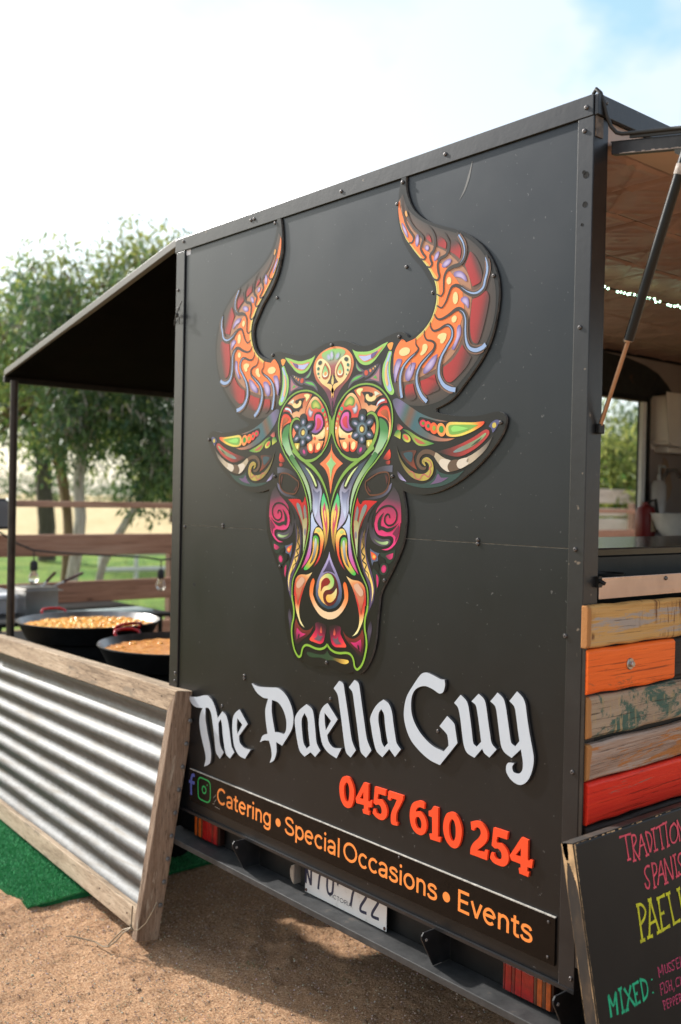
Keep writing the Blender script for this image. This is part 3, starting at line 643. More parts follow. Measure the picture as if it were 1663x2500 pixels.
# ---- outlines of artwork and lettering, in tenths of a millimetre on the back wall (x from the centre, z from the ground)
ART = [
["board","half",0,"fill",[[0,21254],[354,21240],[701,21164],[986,21060],[1267,20994],[1596,20978],[1865,21023],[2103,21079],[2634,21204],[2902,21219],[3050,21173],[3170,21099],[3254,21012],[3460,21054],[3657,21139],[3851,21247],[4014,21397],[4133,21591],[4201,21819],[4221,22054],[4131,22304],[3894,22625],[3690,22887],[3397,23157],[3097,23513],[2912,23812],[2783,24164],[2702,24467],[2699,24777],[2730,25119],[2781,25416],[2824,25541,1],[2995,25535,1],[3000,25265],[3097,24938],[3266,24638],[3503,24388],[3791,24190],[4046,24050],[4461,23880],[4893,23719],[5237,23557],[5498,23413],[5757,23214],[5988,22984],[6193,22706],[6348,22419],[6432,22183],[6481,21846],[6479,21661],[6439,21352],[6365,21008],[6229,20632],[6018,20278],[5776,19980],[5405,19610],[5102,19323],[4869,19163],[4615,19062],[4347,18980,1],[4350,18895,1],[4447,18862],[4680,18819],[5052,18758],[5471,18717],[5879,18717],[6145,18744],[6380,18782],[6587,18781],[6717,18735],[6796,18661],[6819,18572],[6778,18376],[6632,18124],[6432,17892],[6125,17598],[5732,17299],[5244,17013],[4825,16835],[4394,16706],[3950,16652],[3585,16666],[3305,16718],[3132,16760,1],[3209,16459],[3264,16231],[3280,16001],[3278,15772],[3269,15780],[3238,15503],[3179,15270],[3055,15002],[2886,14699],[2714,14423],[2518,14144],[2365,13912],[2279,13700],[2251,13432],[2207,13141],[2178,12791],[2146,12470],[2062,12143],[1908,11804],[1725,11554],[1574,11412],[1442,11353],[1296,11355],[1172,11394,1],[1075,11339],[928,11301],[627,11290],[371,11327],[112,11357],[0,11360]],None,"1b1b1c"],
["horn_print","pair",1,"strip",[[[2771,24946],[2871,24679],[3042,24359],[3343,23975],[3520,23821],[3723,23643],[4120,23412],[4508,23225],[4754,23065],[5051,22821],[5318,22585],[5479,22330],[5566,21978],[5561,21713],[5508,21339],[5339,20977],[5118,20558],[4757,20244],[4438,20096],[4057,19970],[3582,19847],[3150,19799],[2795,19847]],[[2903,25082],[3030,24748],[3271,24455],[3651,24177],[4049,23970],[4464,23791],[4896,23622],[5345,23403],[5735,23104],[6044,22749],[6252,22360],[6333,22106],[6383,21860],[6389,21414],[6270,20926],[6037,20465],[5674,20027],[5224,19623],[4890,19356],[4520,19185],[4028,19095],[3605,19099],[3169,19186],[2807,19454],[2648,19775]]],None,["6d5245","3b3633"]],
["horn_print","pair",2,"fill",[[2771,24946],[2871,24679],[3042,24359],[3343,23975],[3520,23821],[3723,23643],[4120,23412],[4508,23225],[4754,23065],[5051,22821],[5318,22585],[5479,22330],[5566,21978],[5561,21713],[5508,21339],[5339,20977],[5118,20558],[4757,20244],[4438,20096],[4057,19970],[3582,19847],[3150,19799],[2795,19847,1],[2653,20085],[2669,20559],[2766,20797],[2968,20992],[3086,20959],[3161,20890,1],[3548,20980],[3854,21167],[4098,21397],[4228,21638],[4307,21943],[4275,22283],[4145,22576],[3972,22822],[3741,23069],[3478,23325],[3210,23625],[3089,23759],[2966,23965],[2808,24303],[2739,24645]],None,"a87a5e"],
["horn_print","pair",3,"fill",[[2754,24909],[2828,24647],[3000,24285],[3317,23879],[3497,23624],[3759,23396],[4072,23182],[4354,22937],[4630,22735],[4903,22477],[5066,22298],[5230,22065],[5264,21792],[5324,21496],[5227,21259],[5107,20926],[4932,20635],[4697,20484],[4430,20372],[4106,20204],[3773,20113],[3344,20130],[2961,20224],[2692,20288,1],[2669,20559],[2766,20797],[2968,20992],[3086,20959],[3161,20890,1],[3548,20980],[3854,21167],[4098,21397],[4228,21638],[4307,21943],[4275,22283],[4145,22576],[3972,22822],[3741,23069],[3478,23325],[3210,23625],[3089,23759],[2966,23965],[2808,24303],[2733,24646]],None,"ee7a38"],
["horn_print","pair",4,"fill",[[2801,24366],[2934,24053],[3103,23797],[3268,23615],[3534,23335],[3767,23115],[3968,22942],[4169,22691],[4326,22489],[4403,22186],[4410,21968],[4388,21775],[4285,21571],[4154,21350],[3939,21137],[3746,20998],[3551,20899,1],[3548,20980],[3854,21167],[4098,21397],[4228,21638],[4307,21943],[4275,22283],[4145,22576],[3972,22822],[3741,23069],[3478,23325],[3210,23625],[3089,23759],[2966,23965],[2808,24303]],None,"e9b255"],
["horn_print","pair",5,"fill",[[2802,24304],[2904,24059],[3058,23826],[3224,23622],[3506,23330],[3740,23089],[3970,22882],[4143,22655],[4259,22459],[4335,22196],[4350,21977],[4333,21802],[4256,21614],[4125,21393],[3883,21143],[3549,20956,1],[3548,20980],[3854,21167],[4098,21397],[4228,21638],[4307,21943],[4275,22283],[4145,22576],[3972,22822],[3741,23069],[3478,23325],[3210,23625],[3089,23759],[2966,23965],[2808,24303]],None,"d3d27c"],
["horn_print","pair",4,"fill",[[3858,23817],[4001,23691],[4062,23511],[3864,23647,1]],None,["lin",[3922,23567],[3887,23792],[[0.0,"a82a2c"],[0.4,"9a2c2d"],[0.751,"5c3230"],[1.0,"453a37"]]]],
["horn_print","pair",4,"fill",[[4278,23659],[4526,23515],[4624,23380],[4601,23238,1],[4327,23375,1]],None,["lin",[4506,23284],[4359,23684],[[0.0,"a82a2c"],[0.398,"9a2c2d"],[0.748,"5c3230"],[1.0,"453a37"]]]],
["horn_print","pair",4,"fill",[[4822,23442],[5036,23345],[5159,23130],[5127,22885,1],[4940,23033],[4778,23129,1]],None,["lin",[4994,22966],[4928,23422],[[0.0,"a82a2c"],[0.399,"9a2c2d"],[0.75,"5c3230"],[1.0,"453a37"]]]],
["horn_print","pair",4,"fill",[[5497,23013],[5745,22762],[5918,22394],[5875,22175],[5588,22089,1],[5479,22350],[5315,22691,1],[5412,22856]],None,["lin",[5528,22418],[5851,22556],[[0.0,"a82a2c"],[0.402,"9a2c2d"],[0.753,"5c3230"],[1.0,"453a37"]]]],
["horn_print","pair",4,"fill",[[5598,21755,1],[5848,21806],[6069,21906],[6173,21723],[6110,21357],[5974,20904],[5834,20599],[5682,20624],[5575,20797],[5539,21144],[5567,21522]],None,["lin",[5585,21329],[6139,21184],[[0.0,"a82a2c"],[0.404,"9a2c2d"],[0.753,"5c3230"],[1.0,"453a37"]]]],
["horn_print","pair",4,"fill",[[5272,20619,1],[5380,20474],[5616,20260,1],[5470,20044],[5192,19818],[4908,19657],[4720,19700],[4620,19884],[4615,20080,1],[4917,20229],[5147,20439]],None,["lin",[4764,20009],[5401,19744],[[0.0,"a82a2c"],[0.405,"9a2c2d"],[0.754,"5c3230"],[1.0,"453a37"]]]],
["horn_print","pair",4,"fill",[[4293,19920,1],[4369,19687],[4483,19502],[4240,19420],[3991,19377],[3818,19548],[3755,19774,1],[4006,19824]],None,["lin",[4008,19754],[4296,19376],[[0.0,"a82a2c"],[0.402,"9a2c2d"],[0.751,"5c3230"],[1.0,"453a37"]]]],
["horn_print","pair",4,"fill",[[3471,19724,1],[3520,19529],[3598,19322],[3370,19255],[3192,19388],[3157,19595],[3197,19704,1]],None,["lin",[3328,19705],[3370,19275],[[0.0,"a82a2c"],[0.4,"9a2c2d"],[0.749,"5c3230"],[1.0,"453a37"]]]],
["horn_print","pair",5,"fill",[[3071,24042],[3120,23941],[3150,23859],[3153,23813],[3129,23810],[3082,23853],[3023,23932],[2962,24032],[2912,24134],[2883,24217],[2880,24264],[2904,24266],[2950,24222],[3010,24143]],None,["rad","74639c","bcaed6"]],
["horn_print","pair",5,"fill",[[3587,23644],[3575,23573],[3551,23519],[3520,23492],[3489,23500],[3462,23539],[3446,23602],[3444,23677],[3457,23749],[3481,23803],[3512,23829],[3543,23821],[3570,23782],[3585,23719]],None,["rad","74639c","bcaed6"]],
["horn_print","pair",5,"fill",[[3989,23372],[3982,23338],[3959,23315],[3926,23305],[3888,23312],[3854,23333],[3830,23365],[3821,23401],[3828,23435],[3850,23458],[3884,23468],[3921,23461],[3955,23440],[3979,23408]],None,["rad","74639c","bcaed6"]],
["horn_print","pair",5,"fill",[[4338,23066],[4297,23019],[4251,22988],[4209,22979],[4180,22993],[4169,23029],[4179,23078],[4207,23131],[4248,23178],[4294,23209],[4336,23218],[4365,23203],[4375,23168],[4366,23119]],None,["rad","74639c","bcaed6"]],
["horn_print","pair",5,"fill",[[4723,22782],[4647,22753],[4571,22743],[4512,22754],[4480,22784],[4483,22827],[4520,22873],[4583,22915],[4660,22943],[4735,22952],[4794,22941],[4825,22911],[4822,22869],[4786,22823]],None,["rad","74639c","bcaed6"]],
["horn_print","pair",5,"fill",[[4928,22551],[5058,22579],[5216,22534],[5349,22408],[5404,22266],[5353,22254],[5221,22351],[5063,22414],[4944,22452]],None,["rad","74639c","bcaed6"]],
["horn_print","pair",5,"fill",[[5210,21838],[5339,21868],[5456,21803],[5494,21646],[5464,21535],[5385,21622],[5253,21716],[5191,21782]],None,["rad","74639c","bcaed6"]],
["horn_print","pair",5,"fill",[[5153,21152],[5220,21067],[5225,20893],[5139,20710],[4988,20503],[4908,20541],[4983,20669],[5070,20853],[5077,21065]],None,["rad","74639c","bcaed6"]],
["horn_print","pair",5,"fill",[[4387,20459,1],[4350,20301],[4219,20095],[4001,19974],[3876,19964],[3872,20085],[4021,20251],[4211,20393]],None,["rad","74639c","bcaed6"]],
["horn_print","pair",5,"fill",[[3397,20298],[3555,20283],[3530,20154],[3436,19940],[3310,19807],[3178,19858],[3158,20023],[3255,20198]],None,["rad","74639c","bcaed6"]],
["horn_print","pair",5,"fill",[[2821,20452],[3014,20424],[2932,20226],[2821,19968],[2752,19788],[2686,20000],[2708,20246]],None,["rad","74639c","bcaed6"]],
["horn_print","pair",5,"fill",[[3111,24482],[3114,24444],[3108,24415],[3092,24400],[3070,24402],[3046,24421],[3026,24453],[3012,24492],[3008,24530],[3015,24560],[3031,24575],[3053,24573],[3077,24553],[3097,24521]],None,"e0a456"],
["horn_print","pair",5,"fill",[[4841,22346],[4829,22304],[4802,22275],[4766,22263],[4728,22271],[4695,22298],[4675,22337],[4670,22383],[4683,22424],[4710,22453],[4746,22465],[4784,22457],[4816,22430],[4836,22391]],None,"dcd394"],
["horn_print","pair",5,"fill",[[5095,21855],[5085,21786],[5057,21734],[5019,21709],[4976,21716],[4939,21753],[4913,21814],[4905,21886],[4916,21955],[4943,22007],[4982,22032],[5024,22025],[5062,21987],[5087,21927]],None,"dcd394"],
["horn_print","pair",5,"fill",[[5058,21288],[5033,21253],[4996,21231],[4954,21227],[4916,21240],[4888,21270],[4878,21309],[4886,21350],[4911,21385],[4948,21406],[4990,21411],[5028,21397],[5055,21368],[5066,21329]],None,"dcd394"],
["horn_print","pair",5,"fill",[[4412,20965],[4574,20996],[4704,20952],[4686,20836],[4582,20720],[4487,20740],[4471,20830],[4374,20890]],None,"dcd394"],
["horn_print","pair",5,"fill",[[3824,20750],[3950,20767],[4008,20671],[3929,20539],[3790,20469],[3727,20509],[3800,20612]],None,"dcd394"],
["horn_print","pair",5,"fill",[[3320,20678],[3326,20627],[3290,20578],[3219,20541],[3126,20523],[3029,20529],[2948,20556],[2899,20601],[2892,20653],[2929,20702],[3001,20739],[3095,20756],[3192,20750],[3272,20722]],None,"dcd394"],
["horn_print","pair",6,"stroke",[[2843,25095],[2884,24718],[3015,24282],[3168,24029],[3333,23835],[3374,23727],[3310,23647],[3194,23648]],[9,52,64,56,39],"3a3330"],
["horn_print","pair",6,"stroke",[[3031,24707],[3174,24332],[3370,24051],[3633,23820],[3750,23678],[3699,23527],[3660,23414],[3749,23258],[3850,23151],[3796,23090],[3668,23131]],[13,64,77,69,60,39],"3a3330"],
["horn_print","pair",6,"stroke",[[3880,24032],[4066,23858],[4197,23615],[4203,23397],[4152,23267],[4031,23170],[4048,23047],[4108,22919],[4027,22842],[3914,22881]],[9,64,86,69,60,39],"3a3330"],
["horn_print","pair",6,"stroke",[[4548,23687],[4716,23422],[4709,23209],[4620,23069],[4406,23007],[4328,22882],[4348,22682],[4393,22537],[4327,22449],[4203,22488],[4118,22580]],[22,86,90,73,56,34],"3a3330"],
["horn_print","pair",6,"stroke",[[5002,23602],[5164,23398],[5316,23064],[5258,22844],[5106,22735],[4870,22715],[4660,22632],[4571,22471],[4563,22256],[4555,22085],[4463,22000],[4311,22071]],[64,108,120,95,60,52,34],"3a3330"],
["horn_print","pair",6,"stroke",[[6042,22825],[6123,22605],[6103,22421],[6036,22188],[5992,22011],[5820,21904],[5619,21885],[5387,21985],[5176,22131],[5017,22203],[4859,22178],[4758,22017],[4657,21817],[4500,21681],[4320,21764]],[64,129,138,129,108,73,56,34],"3a3330"],
["horn_print","pair",6,"stroke",[[6110,20513],[5938,20437],[5738,20429],[5532,20516],[5412,20700],[5378,20972],[5382,21259],[5313,21440],[5167,21555],[5010,21556],[4775,21450],[4509,21376],[4345,21406],[4231,21539]],[150,168,150,133,125,99,60,34],"3a3330"],
["horn_print","pair",6,"stroke",[[5099,19439],[4886,19483],[4642,19608],[4473,19837],[4452,20095],[4539,20362],[4720,20599],[4899,20833],[4906,21046],[4783,21177],[4622,21176],[4408,21103],[4217,21095],[4103,21217],[4086,21339]],[150,168,146,129,116,95,73,52,30],"3a3330"],
["horn_print","pair",6,"stroke",[[4025,19185],[3795,19389],[3629,19703],[3621,19965],[3742,20196],[3989,20394],[4233,20569],[4283,20722],[4170,20823],[3974,20874],[3873,21005],[3868,21145]],[133,150,129,108,69,47,30],"3a3330"],
["horn_print","pair",6,"stroke",[[3047,19346],[2980,19607],[2956,19917],[3051,20196],[3278,20400],[3561,20555],[3657,20666],[3554,20798],[3549,20960]],[120,129,116,86,47,30],"3a3330"],
["horn_print","pair",5,"stroke",[[5069,23527],[5232,23290],[5291,23069],[5252,22883],[5131,22769]],[129,181,189,181,150],"7a5b4b"],
["horn_print","pair",5,"stroke",[[6070,22708],[6103,22590],[6099,22403],[6024,22190],[5967,22011],[5795,21911],[5619,21899],[5412,21989],[5202,22127]],[150,198,206,198,181,150],"7a5b4b"],
["horn_print","pair",5,"stroke",[[6012,20458],[5938,20437],[5751,20422],[5533,20508],[5412,20700],[5378,20972],[5377,21259],[5300,21442],[5167,21539]],[194,241,224,206,198,185,129],"7a5b4b"],
["horn_print","pair",5,"stroke",[[4993,19456],[4887,19473],[4642,19598],[4473,19837],[4452,20095],[4539,20362]],[194,241,232,211,194,150],"7a5b4b"],
["horn_print","pair",5,"stroke",[[3968,19238],[3795,19389],[3629,19703],[3621,19965],[3742,20196]],[189,215,202,185,150],"7a5b4b"],
["horn_print","pair",5,"stroke",[[3021,19420],[2980,19607],[2956,19917],[3051,20196]],[172,185,172,142],"7a5b4b"],
["horn_print","pair",7,"stroke",[[5069,23527],[5232,23290],[5291,23069],[5252,22883],[5131,22769]],[47,39,26,4],"8fa9d2"],
["horn_print","pair",7,"stroke",[[6024,22768],[6079,22594],[6089,22405],[6024,22190],[5967,22011],[5795,21911],[5619,21910],[5412,21989],[5202,22127]],[22,64,64,56,39,6],"8fa9d2"],
["horn_print","pair",7,"stroke",[[6094,20534,1],[5975,20456],[5751,20418],[5533,20501],[5419,20700],[5381,20972],[5377,21259],[5300,21442],[5167,21539]],[112,112,95,73,52,43,30,6],"8fa9d2"],
["horn_print","pair",7,"stroke",[[5072,19437,1],[4887,19473],[4642,19598],[4473,19837],[4452,20095],[4539,20362],[4720,20599],[4899,20833],[4907,21026],[4797,21155],[4676,21185]],[120,120,95,73,64,56,43,26,4],"8fa9d2"],
["horn_print","pair",7,"stroke",[[4025,19185,1],[3795,19389],[3629,19703],[3621,19965],[3742,20196],[3989,20394],[4206,20552]],[103,95,69,52,30,6],"8fa9d2"],
["horn_print","pair",7,"stroke",[[3041,19357,1],[2980,19607],[2956,19917],[3051,20196],[3278,20400],[3533,20548]],[86,82,64,43,9],"8fa9d2"],
["forehead_print","half",1,"fill",[[0,21105],[301,21065],[622,20957],[855,20767],[947,20536],[884,20281],[735,20070],[483,19883],[286,19690],[147,19472],[38,19175],[0,18998,1]],None,["lin",[-36,21099],[28,19024],[[0.0,"f0925a"],[0.248,"d8804c"],[0.468,"b06048"],[0.652,"6b3a4c"],[1.0,"7a3f66"]]]],
["forehead_print","half",3,"fill",[[0,19484],[31,19404],[31,19233],[0,19065,1]],None,"332a33"],
["forehead_print","pair",3,"fill",[[598,20792],[771,20719],[827,20565],[784,20327],[647,20133],[451,19980],[165,19831],[22,19689],[-50,19532,1],[-58,19799,1],[44,19944],[271,20003,1],[141,20135],[101,20290],[116,20459],[200,20584],[370,20719]],None,["lin",[627,20770],[25,19594],[[0.0,"e5e2ae"],[0.352,"ead6a0"],[1.0,"efb864"]]]],
["forehead_print","half",2,"fill",[[0,21038],[303,21008],[507,20950],[561,20879],[484,20784],[313,20687],[171,20568],[103,20404],[79,20235],[39,20086],[0,20074]],None,["lin",[-34,21023],[-5,20090],[[0.0,"86cc66"],[0.307,"9aa890"],[0.551,"a25a5c"],[1.0,"8a4a40"]]]],
["forehead_print","one",4,"fill",[[28,20837],[20,20775],[-4,20727],[-41,20703],[-84,20707],[-123,20738],[-151,20791],[-162,20855],[-155,20917],[-130,20965],[-93,20989],[-50,20985],[-11,20953],[16,20900]],None,["rad","86b892","c0b8e0"]],
["forehead_print","pair",4,"fill",[[301,20768],[263,20727],[215,20700],[165,20693],[124,20708],[99,20741],[96,20786],[115,20834],[152,20875],[200,20901],[250,20908],[291,20893],[316,20860],[319,20815]],None,["rad","8ab898","b4b0dc"]],
["forehead_print","half",3,"fill",[[0,20246],[109,20214],[141,20135],[271,20003,1],[44,19944],[0,19799,1]],None,"40302e"],
["forehead_print","half",4,"fill",[[0,20418],[4,20279],[57,20085],[43,19972],[0,19941]],None,["lin",[-65,20418],[-50,19941],[[0.0,"9a5a50"],[0.52,"c8b868"],[1.0,"e2d08c"]]]],
["forehead_print","pair",4,"fill",[[373,20644,1],[464,20504],[527,20330],[488,20183],[345,20129],[212,20186],[158,20323],[203,20471]],None,"a85e3c"],
["forehead_print","pair",5,"fill",[[369,20569,1],[451,20430],[482,20296],[429,20216],[343,20204],[255,20230],[217,20318],[277,20464]],None,["lin",[369,20569],[342,20214],[[0.0,"5fb070"],[0.578,"9fcc8a"],[1.0,"f4f4e4"]]]],
["forehead_print","pair",6,"fill",[[403,20303],[398,20276],[381,20255],[356,20244],[327,20247],[301,20261],[283,20285],[275,20313],[281,20341],[298,20362],[323,20372],[352,20369],[378,20355],[396,20331]],None,"f0a05c"],
["forehead_print","pair",5,"fill",[[708,20654],[700,20627],[675,20606],[639,20597],[598,20601],[561,20617],[535,20642],[525,20671],[533,20699],[558,20719],[594,20729],[635,20725],[672,20709],[698,20683]],None,"39443f"],
["forehead_print","pair",5,"fill",[[756,20482],[751,20460],[736,20443],[713,20435],[688,20437],[665,20449],[648,20469],[642,20492],[647,20514],[662,20531],[685,20539],[710,20537],[733,20525],[750,20505]],None,"35705e"],
["forehead_print","pair",5,"fill",[[738,20331],[734,20313],[722,20300],[704,20294],[683,20295],[665,20305],[652,20320],[647,20339],[651,20356],[663,20369],[681,20376],[701,20374],[720,20365],[733,20349]],None,"45806c"],
["forehead_print","pair",5,"fill",[[668,20210],[665,20199],[658,20190],[646,20186],[633,20187],[622,20193],[614,20203],[610,20215],[613,20226],[621,20234],[632,20238],[645,20237],[656,20231],[665,20221]],None,"4a8a78"],
["forehead_print","pair",1,"fill",[[873,20923,1],[1049,20850],[1328,20813],[1629,20802],[1923,20863],[2186,20944],[2420,20991,1],[2268,20846],[2088,20703],[1880,20524],[1668,20425],[1450,20413],[1227,20492],[1055,20655],[938,20815]],None,"93c862"],
["forehead_print","pair",2,"fill",[[1150,20739],[1496,20705],[1819,20747],[2227,20895,1],[2008,20701],[1745,20554],[1475,20503],[1251,20600]],None,"dc8660"],
["forehead_print","pair",3,"fill",[[1187,20702],[1469,20677],[1767,20708],[2032,20784,1],[1836,20633],[1636,20565],[1419,20533],[1256,20627]],None,"b0bbe4"],
["forehead_print","pair",4,"fill",[[1727,20705],[2006,20783,1],[1850,20632],[1722,20589]],None,"66538e"],
["forehead_print","pair",1,"fill",[[2384,20906],[2525,20962],[2629,20934],[2606,20847],[2557,20755],[2479,20762]],None,"ee9a44"],
["forehead_print","pair",1,"fill",[[2454,20720],[2579,20690],[2539,20499],[2520,20269],[2540,20036],[2617,19782],[2709,19562],[2647,19469],[2518,19495],[2343,19659],[2231,19882],[2193,20100],[2230,20348],[2355,20551]],None,"92ca68"],
["forehead_print","pair",2,"fill",[[2481,20682],[2560,20666],[2487,20504],[2447,20276],[2467,20042],[2547,19787],[2610,19605],[2541,19565],[2462,19615],[2351,19819],[2297,20056],[2315,20341],[2408,20547]],None,"a3bade"],
["forehead_print","pair",3,"fill",[[2411,20439],[2443,20419],[2396,20244],[2402,20047],[2462,19793],[2422,19721],[2336,19910],[2311,20126],[2350,20302]],None,"ecb878"],
["forehead_print","pair",1,"fill",[[1043,20582,1],[1174,20405],[1344,20298],[1455,20252,1],[1263,20228],[1064,20359]],None,"5e5868"],
["forehead_print","pair",2,"fill",[[1066,20488,1],[1176,20349],[1317,20264,1],[1206,20260],[1097,20365]],None,"6fae6c"],
["forehead_print","pair",1,"fill",[[710,19777,1],[767,19937],[932,20092],[1182,20164],[1471,20177,1],[1432,20089],[1214,20014],[937,19943]],None,"5e5868"],
["forehead_print","pair",2,"fill",[[810,19915,1],[961,20067],[1211,20125],[1363,20122,1],[1130,20036],[935,19990]],None,"60b458"],
["forehead_print","pair",1,"fill",[[1345,20243],[1617,20293],[1884,20379],[2057,20408,1],[1915,20259],[1678,20097],[1461,20050]],None,"4c4552"],
["forehead_print","pair",2,"fill",[[1594,20177],[1587,20144],[1565,20119],[1532,20107],[1496,20110],[1462,20127],[1439,20156],[1429,20190],[1437,20223],[1459,20248],[1491,20260],[1528,20257],[1561,20239],[1585,20210]],None,"c44f38"],
["forehead_print","pair",2,"fill",[[1738,20228],[1734,20210],[1722,20195],[1704,20189],[1683,20190],[1665,20200],[1651,20217],[1646,20236],[1650,20255],[1663,20269],[1681,20276],[1701,20274],[1720,20264],[1733,20247]],None,"e0804e"],
["forehead_print","pair",2,"fill",[[1837,20278],[1834,20265],[1826,20255],[1814,20250],[1801,20251],[1789,20258],[1781,20269],[1777,20283],[1780,20296],[1788,20306],[1799,20311],[1813,20310],[1825,20303],[1833,20292]],None,"e0a050"],
["forehead_print","pair",2,"fill",[[1918,20331],[1916,20321],[1909,20313],[1900,20309],[1889,20310],[1879,20316],[1872,20324],[1870,20335],[1872,20345],[1878,20352],[1888,20356],[1899,20355],[1908,20350],[1915,20341]],None,"e0cf88"],
["forehead_print","pair",1,"fill",[[2110,20404,1],[2147,20068],[2182,19760,1],[1899,19907],[1423,19952,1],[1786,20079]],None,"574e62"],
["forehead_print","pair",2,"fill",[[2079,20290,1],[2081,19884,1],[1681,20000,1],[1919,20114]],None,"a87680"],
["forehead_print","pair",3,"fill",[[1920,20086,1],[1996,19968,1],[1815,20013,1]],None,"56aa4e"],
["eye_roundel","pair",1,"fill",[[873,19642],[1023,19576],[1164,19436],[1267,19264],[1308,19137],[1247,19085],[1170,18903,1],[875,18896],[861,18792,1],[882,19021],[783,19124],[655,19117],[465,18986],[371,18864],[335,18625],[311,18343],[407,18057],[498,17935,1],[296,18138],[177,18418],[152,18661],[206,18914],[329,19177],[516,19420],[705,19590]],None,["lin",[873,19635],[433,17943],[[0.0,"f2ca92"],[0.125,"e08a5a"],[0.283,"d0403c"],[0.524,"d0483c"],[0.715,"eaa658"],[1.0,"c83c28"]]]],
["eye_roundel","pair",2,"fill",[[812,19548],[940,19519],[1021,19431],[1004,19307],[928,19256],[778,19285],[672,19245],[576,19250],[537,19320],[645,19454]],None,["rad","4c8a3c","bcc55c"]],
["eye_roundel","pair",2,"fill",[[1093,19336,1],[1177,19200],[1127,19050],[1019,19011],[953,19101],[915,19187],[1034,19222]],None,["rad","7a6a70","ccd0e2"]],
["eye_roundel","pair",2,"fill",[[511,19192],[505,19165],[486,19144],[459,19133],[428,19135],[399,19149],[379,19172],[372,19200],[378,19227],[396,19248],[424,19259],[455,19257],[483,19243],[503,19220]],None,"18ac78"],
["eye_roundel","pair",2,"fill",[[396,19050],[392,19027],[379,19009],[360,19000],[339,19001],[319,19012],[305,19032],[300,19055],[304,19078],[317,19096],[336,19106],[357,19105],[377,19093],[390,19074]],None,"76b050"],
["eye_roundel","pair",2,"fill",[[305,18895],[302,18876],[291,18860],[276,18852],[258,18853],[242,18863],[231,18879],[226,18899],[229,18918],[240,18934],[255,18942],[273,18941],[289,18931],[300,18915]],None,"b6b45c"],
["eye_roundel","pair",2,"fill",[[263,18762],[260,18744],[250,18730],[235,18722],[219,18723],[204,18732],[193,18747],[188,18766],[192,18784],[201,18798],[216,18806],[233,18805],[248,18796],[259,18781]],None,"e0ba70"],
["eye_roundel","pair",2,"fill",[[235,18622],[232,18602],[224,18587],[212,18579],[198,18579],[186,18588],[177,18605],[173,18624],[176,18644],[184,18660],[196,18668],[209,18667],[222,18658],[231,18642]],None,"f2dcd6"],
["eye_roundel","pair",2,"fill",[[227,18516],[225,18497],[216,18483],[204,18475],[191,18476],[178,18484],[169,18500],[165,18518],[168,18537],[176,18551],[188,18559],[202,18558],[214,18550],[223,18534]],None,"f0ba70"],
["eye_roundel","pair",3,"fill",[[675,19158],[826,19108],[872,18994],[857,18799],[925,18657],[1066,18540,1],[846,18458],[610,18487],[411,18622],[341,18794],[400,18975],[526,19124]],None,"231c20"],
["eye_roundel","pair",4,"fill",[[656,19082],[763,19069],[798,18970],[782,18803],[840,18660],[981,18554,1],[802,18505],[630,18543],[476,18647],[412,18805],[466,18958],[549,19052]],None,["lin",[656,19075],[886,18533],[[0.0,"d45cac"],[0.448,"cc50a4"],[1.0,"6d5498"]]]],
["eye_roundel","pair",5,"fill",[[617,18965],[707,18953],[707,18820],[729,18679],[778,18590,1],[627,18627],[527,18730],[497,18858]],None,["lin",[617,18965],[692,18610],[[0.0,"d23a50"],[1.0,"b83440"]]]],
["eye_roundel","pair",2,"fill",[[355,18695],[412,18608],[632,18472],[783,18446],[951,18482,1],[945,18349],[1065,18234],[1192,18182,1],[1175,18037],[1074,17915],[949,17887],[863,17933],[799,17907],[693,17909],[517,18012],[379,18256,1],[617,18269],[486,18306],[354,18370],[322,18555]],None,["lin",[739,18469],[757,17894],[[0.0,"f2dca2"],[0.361,"eca468"],[0.728,"e25a34"],[1.0,"d23a24"]]]],
["eye_roundel","pair",3,"fill",[[716,18104],[724,18056],[711,18016],[681,17991],[639,17986],[593,18002],[554,18037],[528,18083],[521,18131],[533,18172],[564,18197],[606,18202],[651,18185],[691,18150]],None,"f2deA0"],
["eye_roundel","pair",3,"fill",[[1104,18063],[1083,18012],[1047,17974],[1004,17956],[962,17962],[930,17991],[913,18036],[916,18089],[938,18140],[974,18178],[1017,18196],[1059,18190],[1091,18161],[1107,18116]],None,"f2dea0"],
["eye_roundel","pair",3,"fill",[[464,18461],[470,18418],[466,18383],[454,18363],[435,18362],[413,18380],[393,18414],[378,18457],[372,18500],[375,18535],[388,18555],[407,18556],[429,18538],[449,18504]],None,"f4e2a6"],
["eye_roundel","pair",4,"fill",[[875,18348],[870,18324],[855,18305],[832,18295],[807,18295],[783,18307],[767,18327],[760,18352],[765,18376],[780,18395],[803,18405],[829,18404],[852,18392],[869,18372]],None,"e85a34"],
["eye_roundel","pair",4,"fill",[[857,18045],[857,17976],[852,17920],[844,17889],[833,17889],[823,17921],[815,17977],[810,18047],[810,18116],[815,18172],[823,18203],[834,18203],[844,18171],[852,18115]],None,"231a1a"],
["eye_roundel","pair",4,"fill",[[653,18292],[640,18285],[603,18279],[549,18278],[490,18280],[436,18285],[398,18292],[384,18301],[398,18308],[435,18313],[489,18315],[548,18313],[602,18308],[639,18300]],None,"231a1a"],
["eye_roundel","pair",1,"fill",[[987,19711,1],[1226,19774],[1535,19783],[1842,19720],[2066,19616],[2232,19494,1],[2031,19443],[1857,19243],[1979,19182,1],[2117,19221],[1982,19100],[1904,19023,1],[1761,19065],[1596,19023,1],[1557,19096],[1452,19143],[1333,19147,1],[1282,19304],[1195,19448],[1086,19579]],None,["lin",[1226,19763],[1618,19093],[[0.0,"c05c3c"],[0.46,"c8724a"],[1.0,"dca678"]]]],
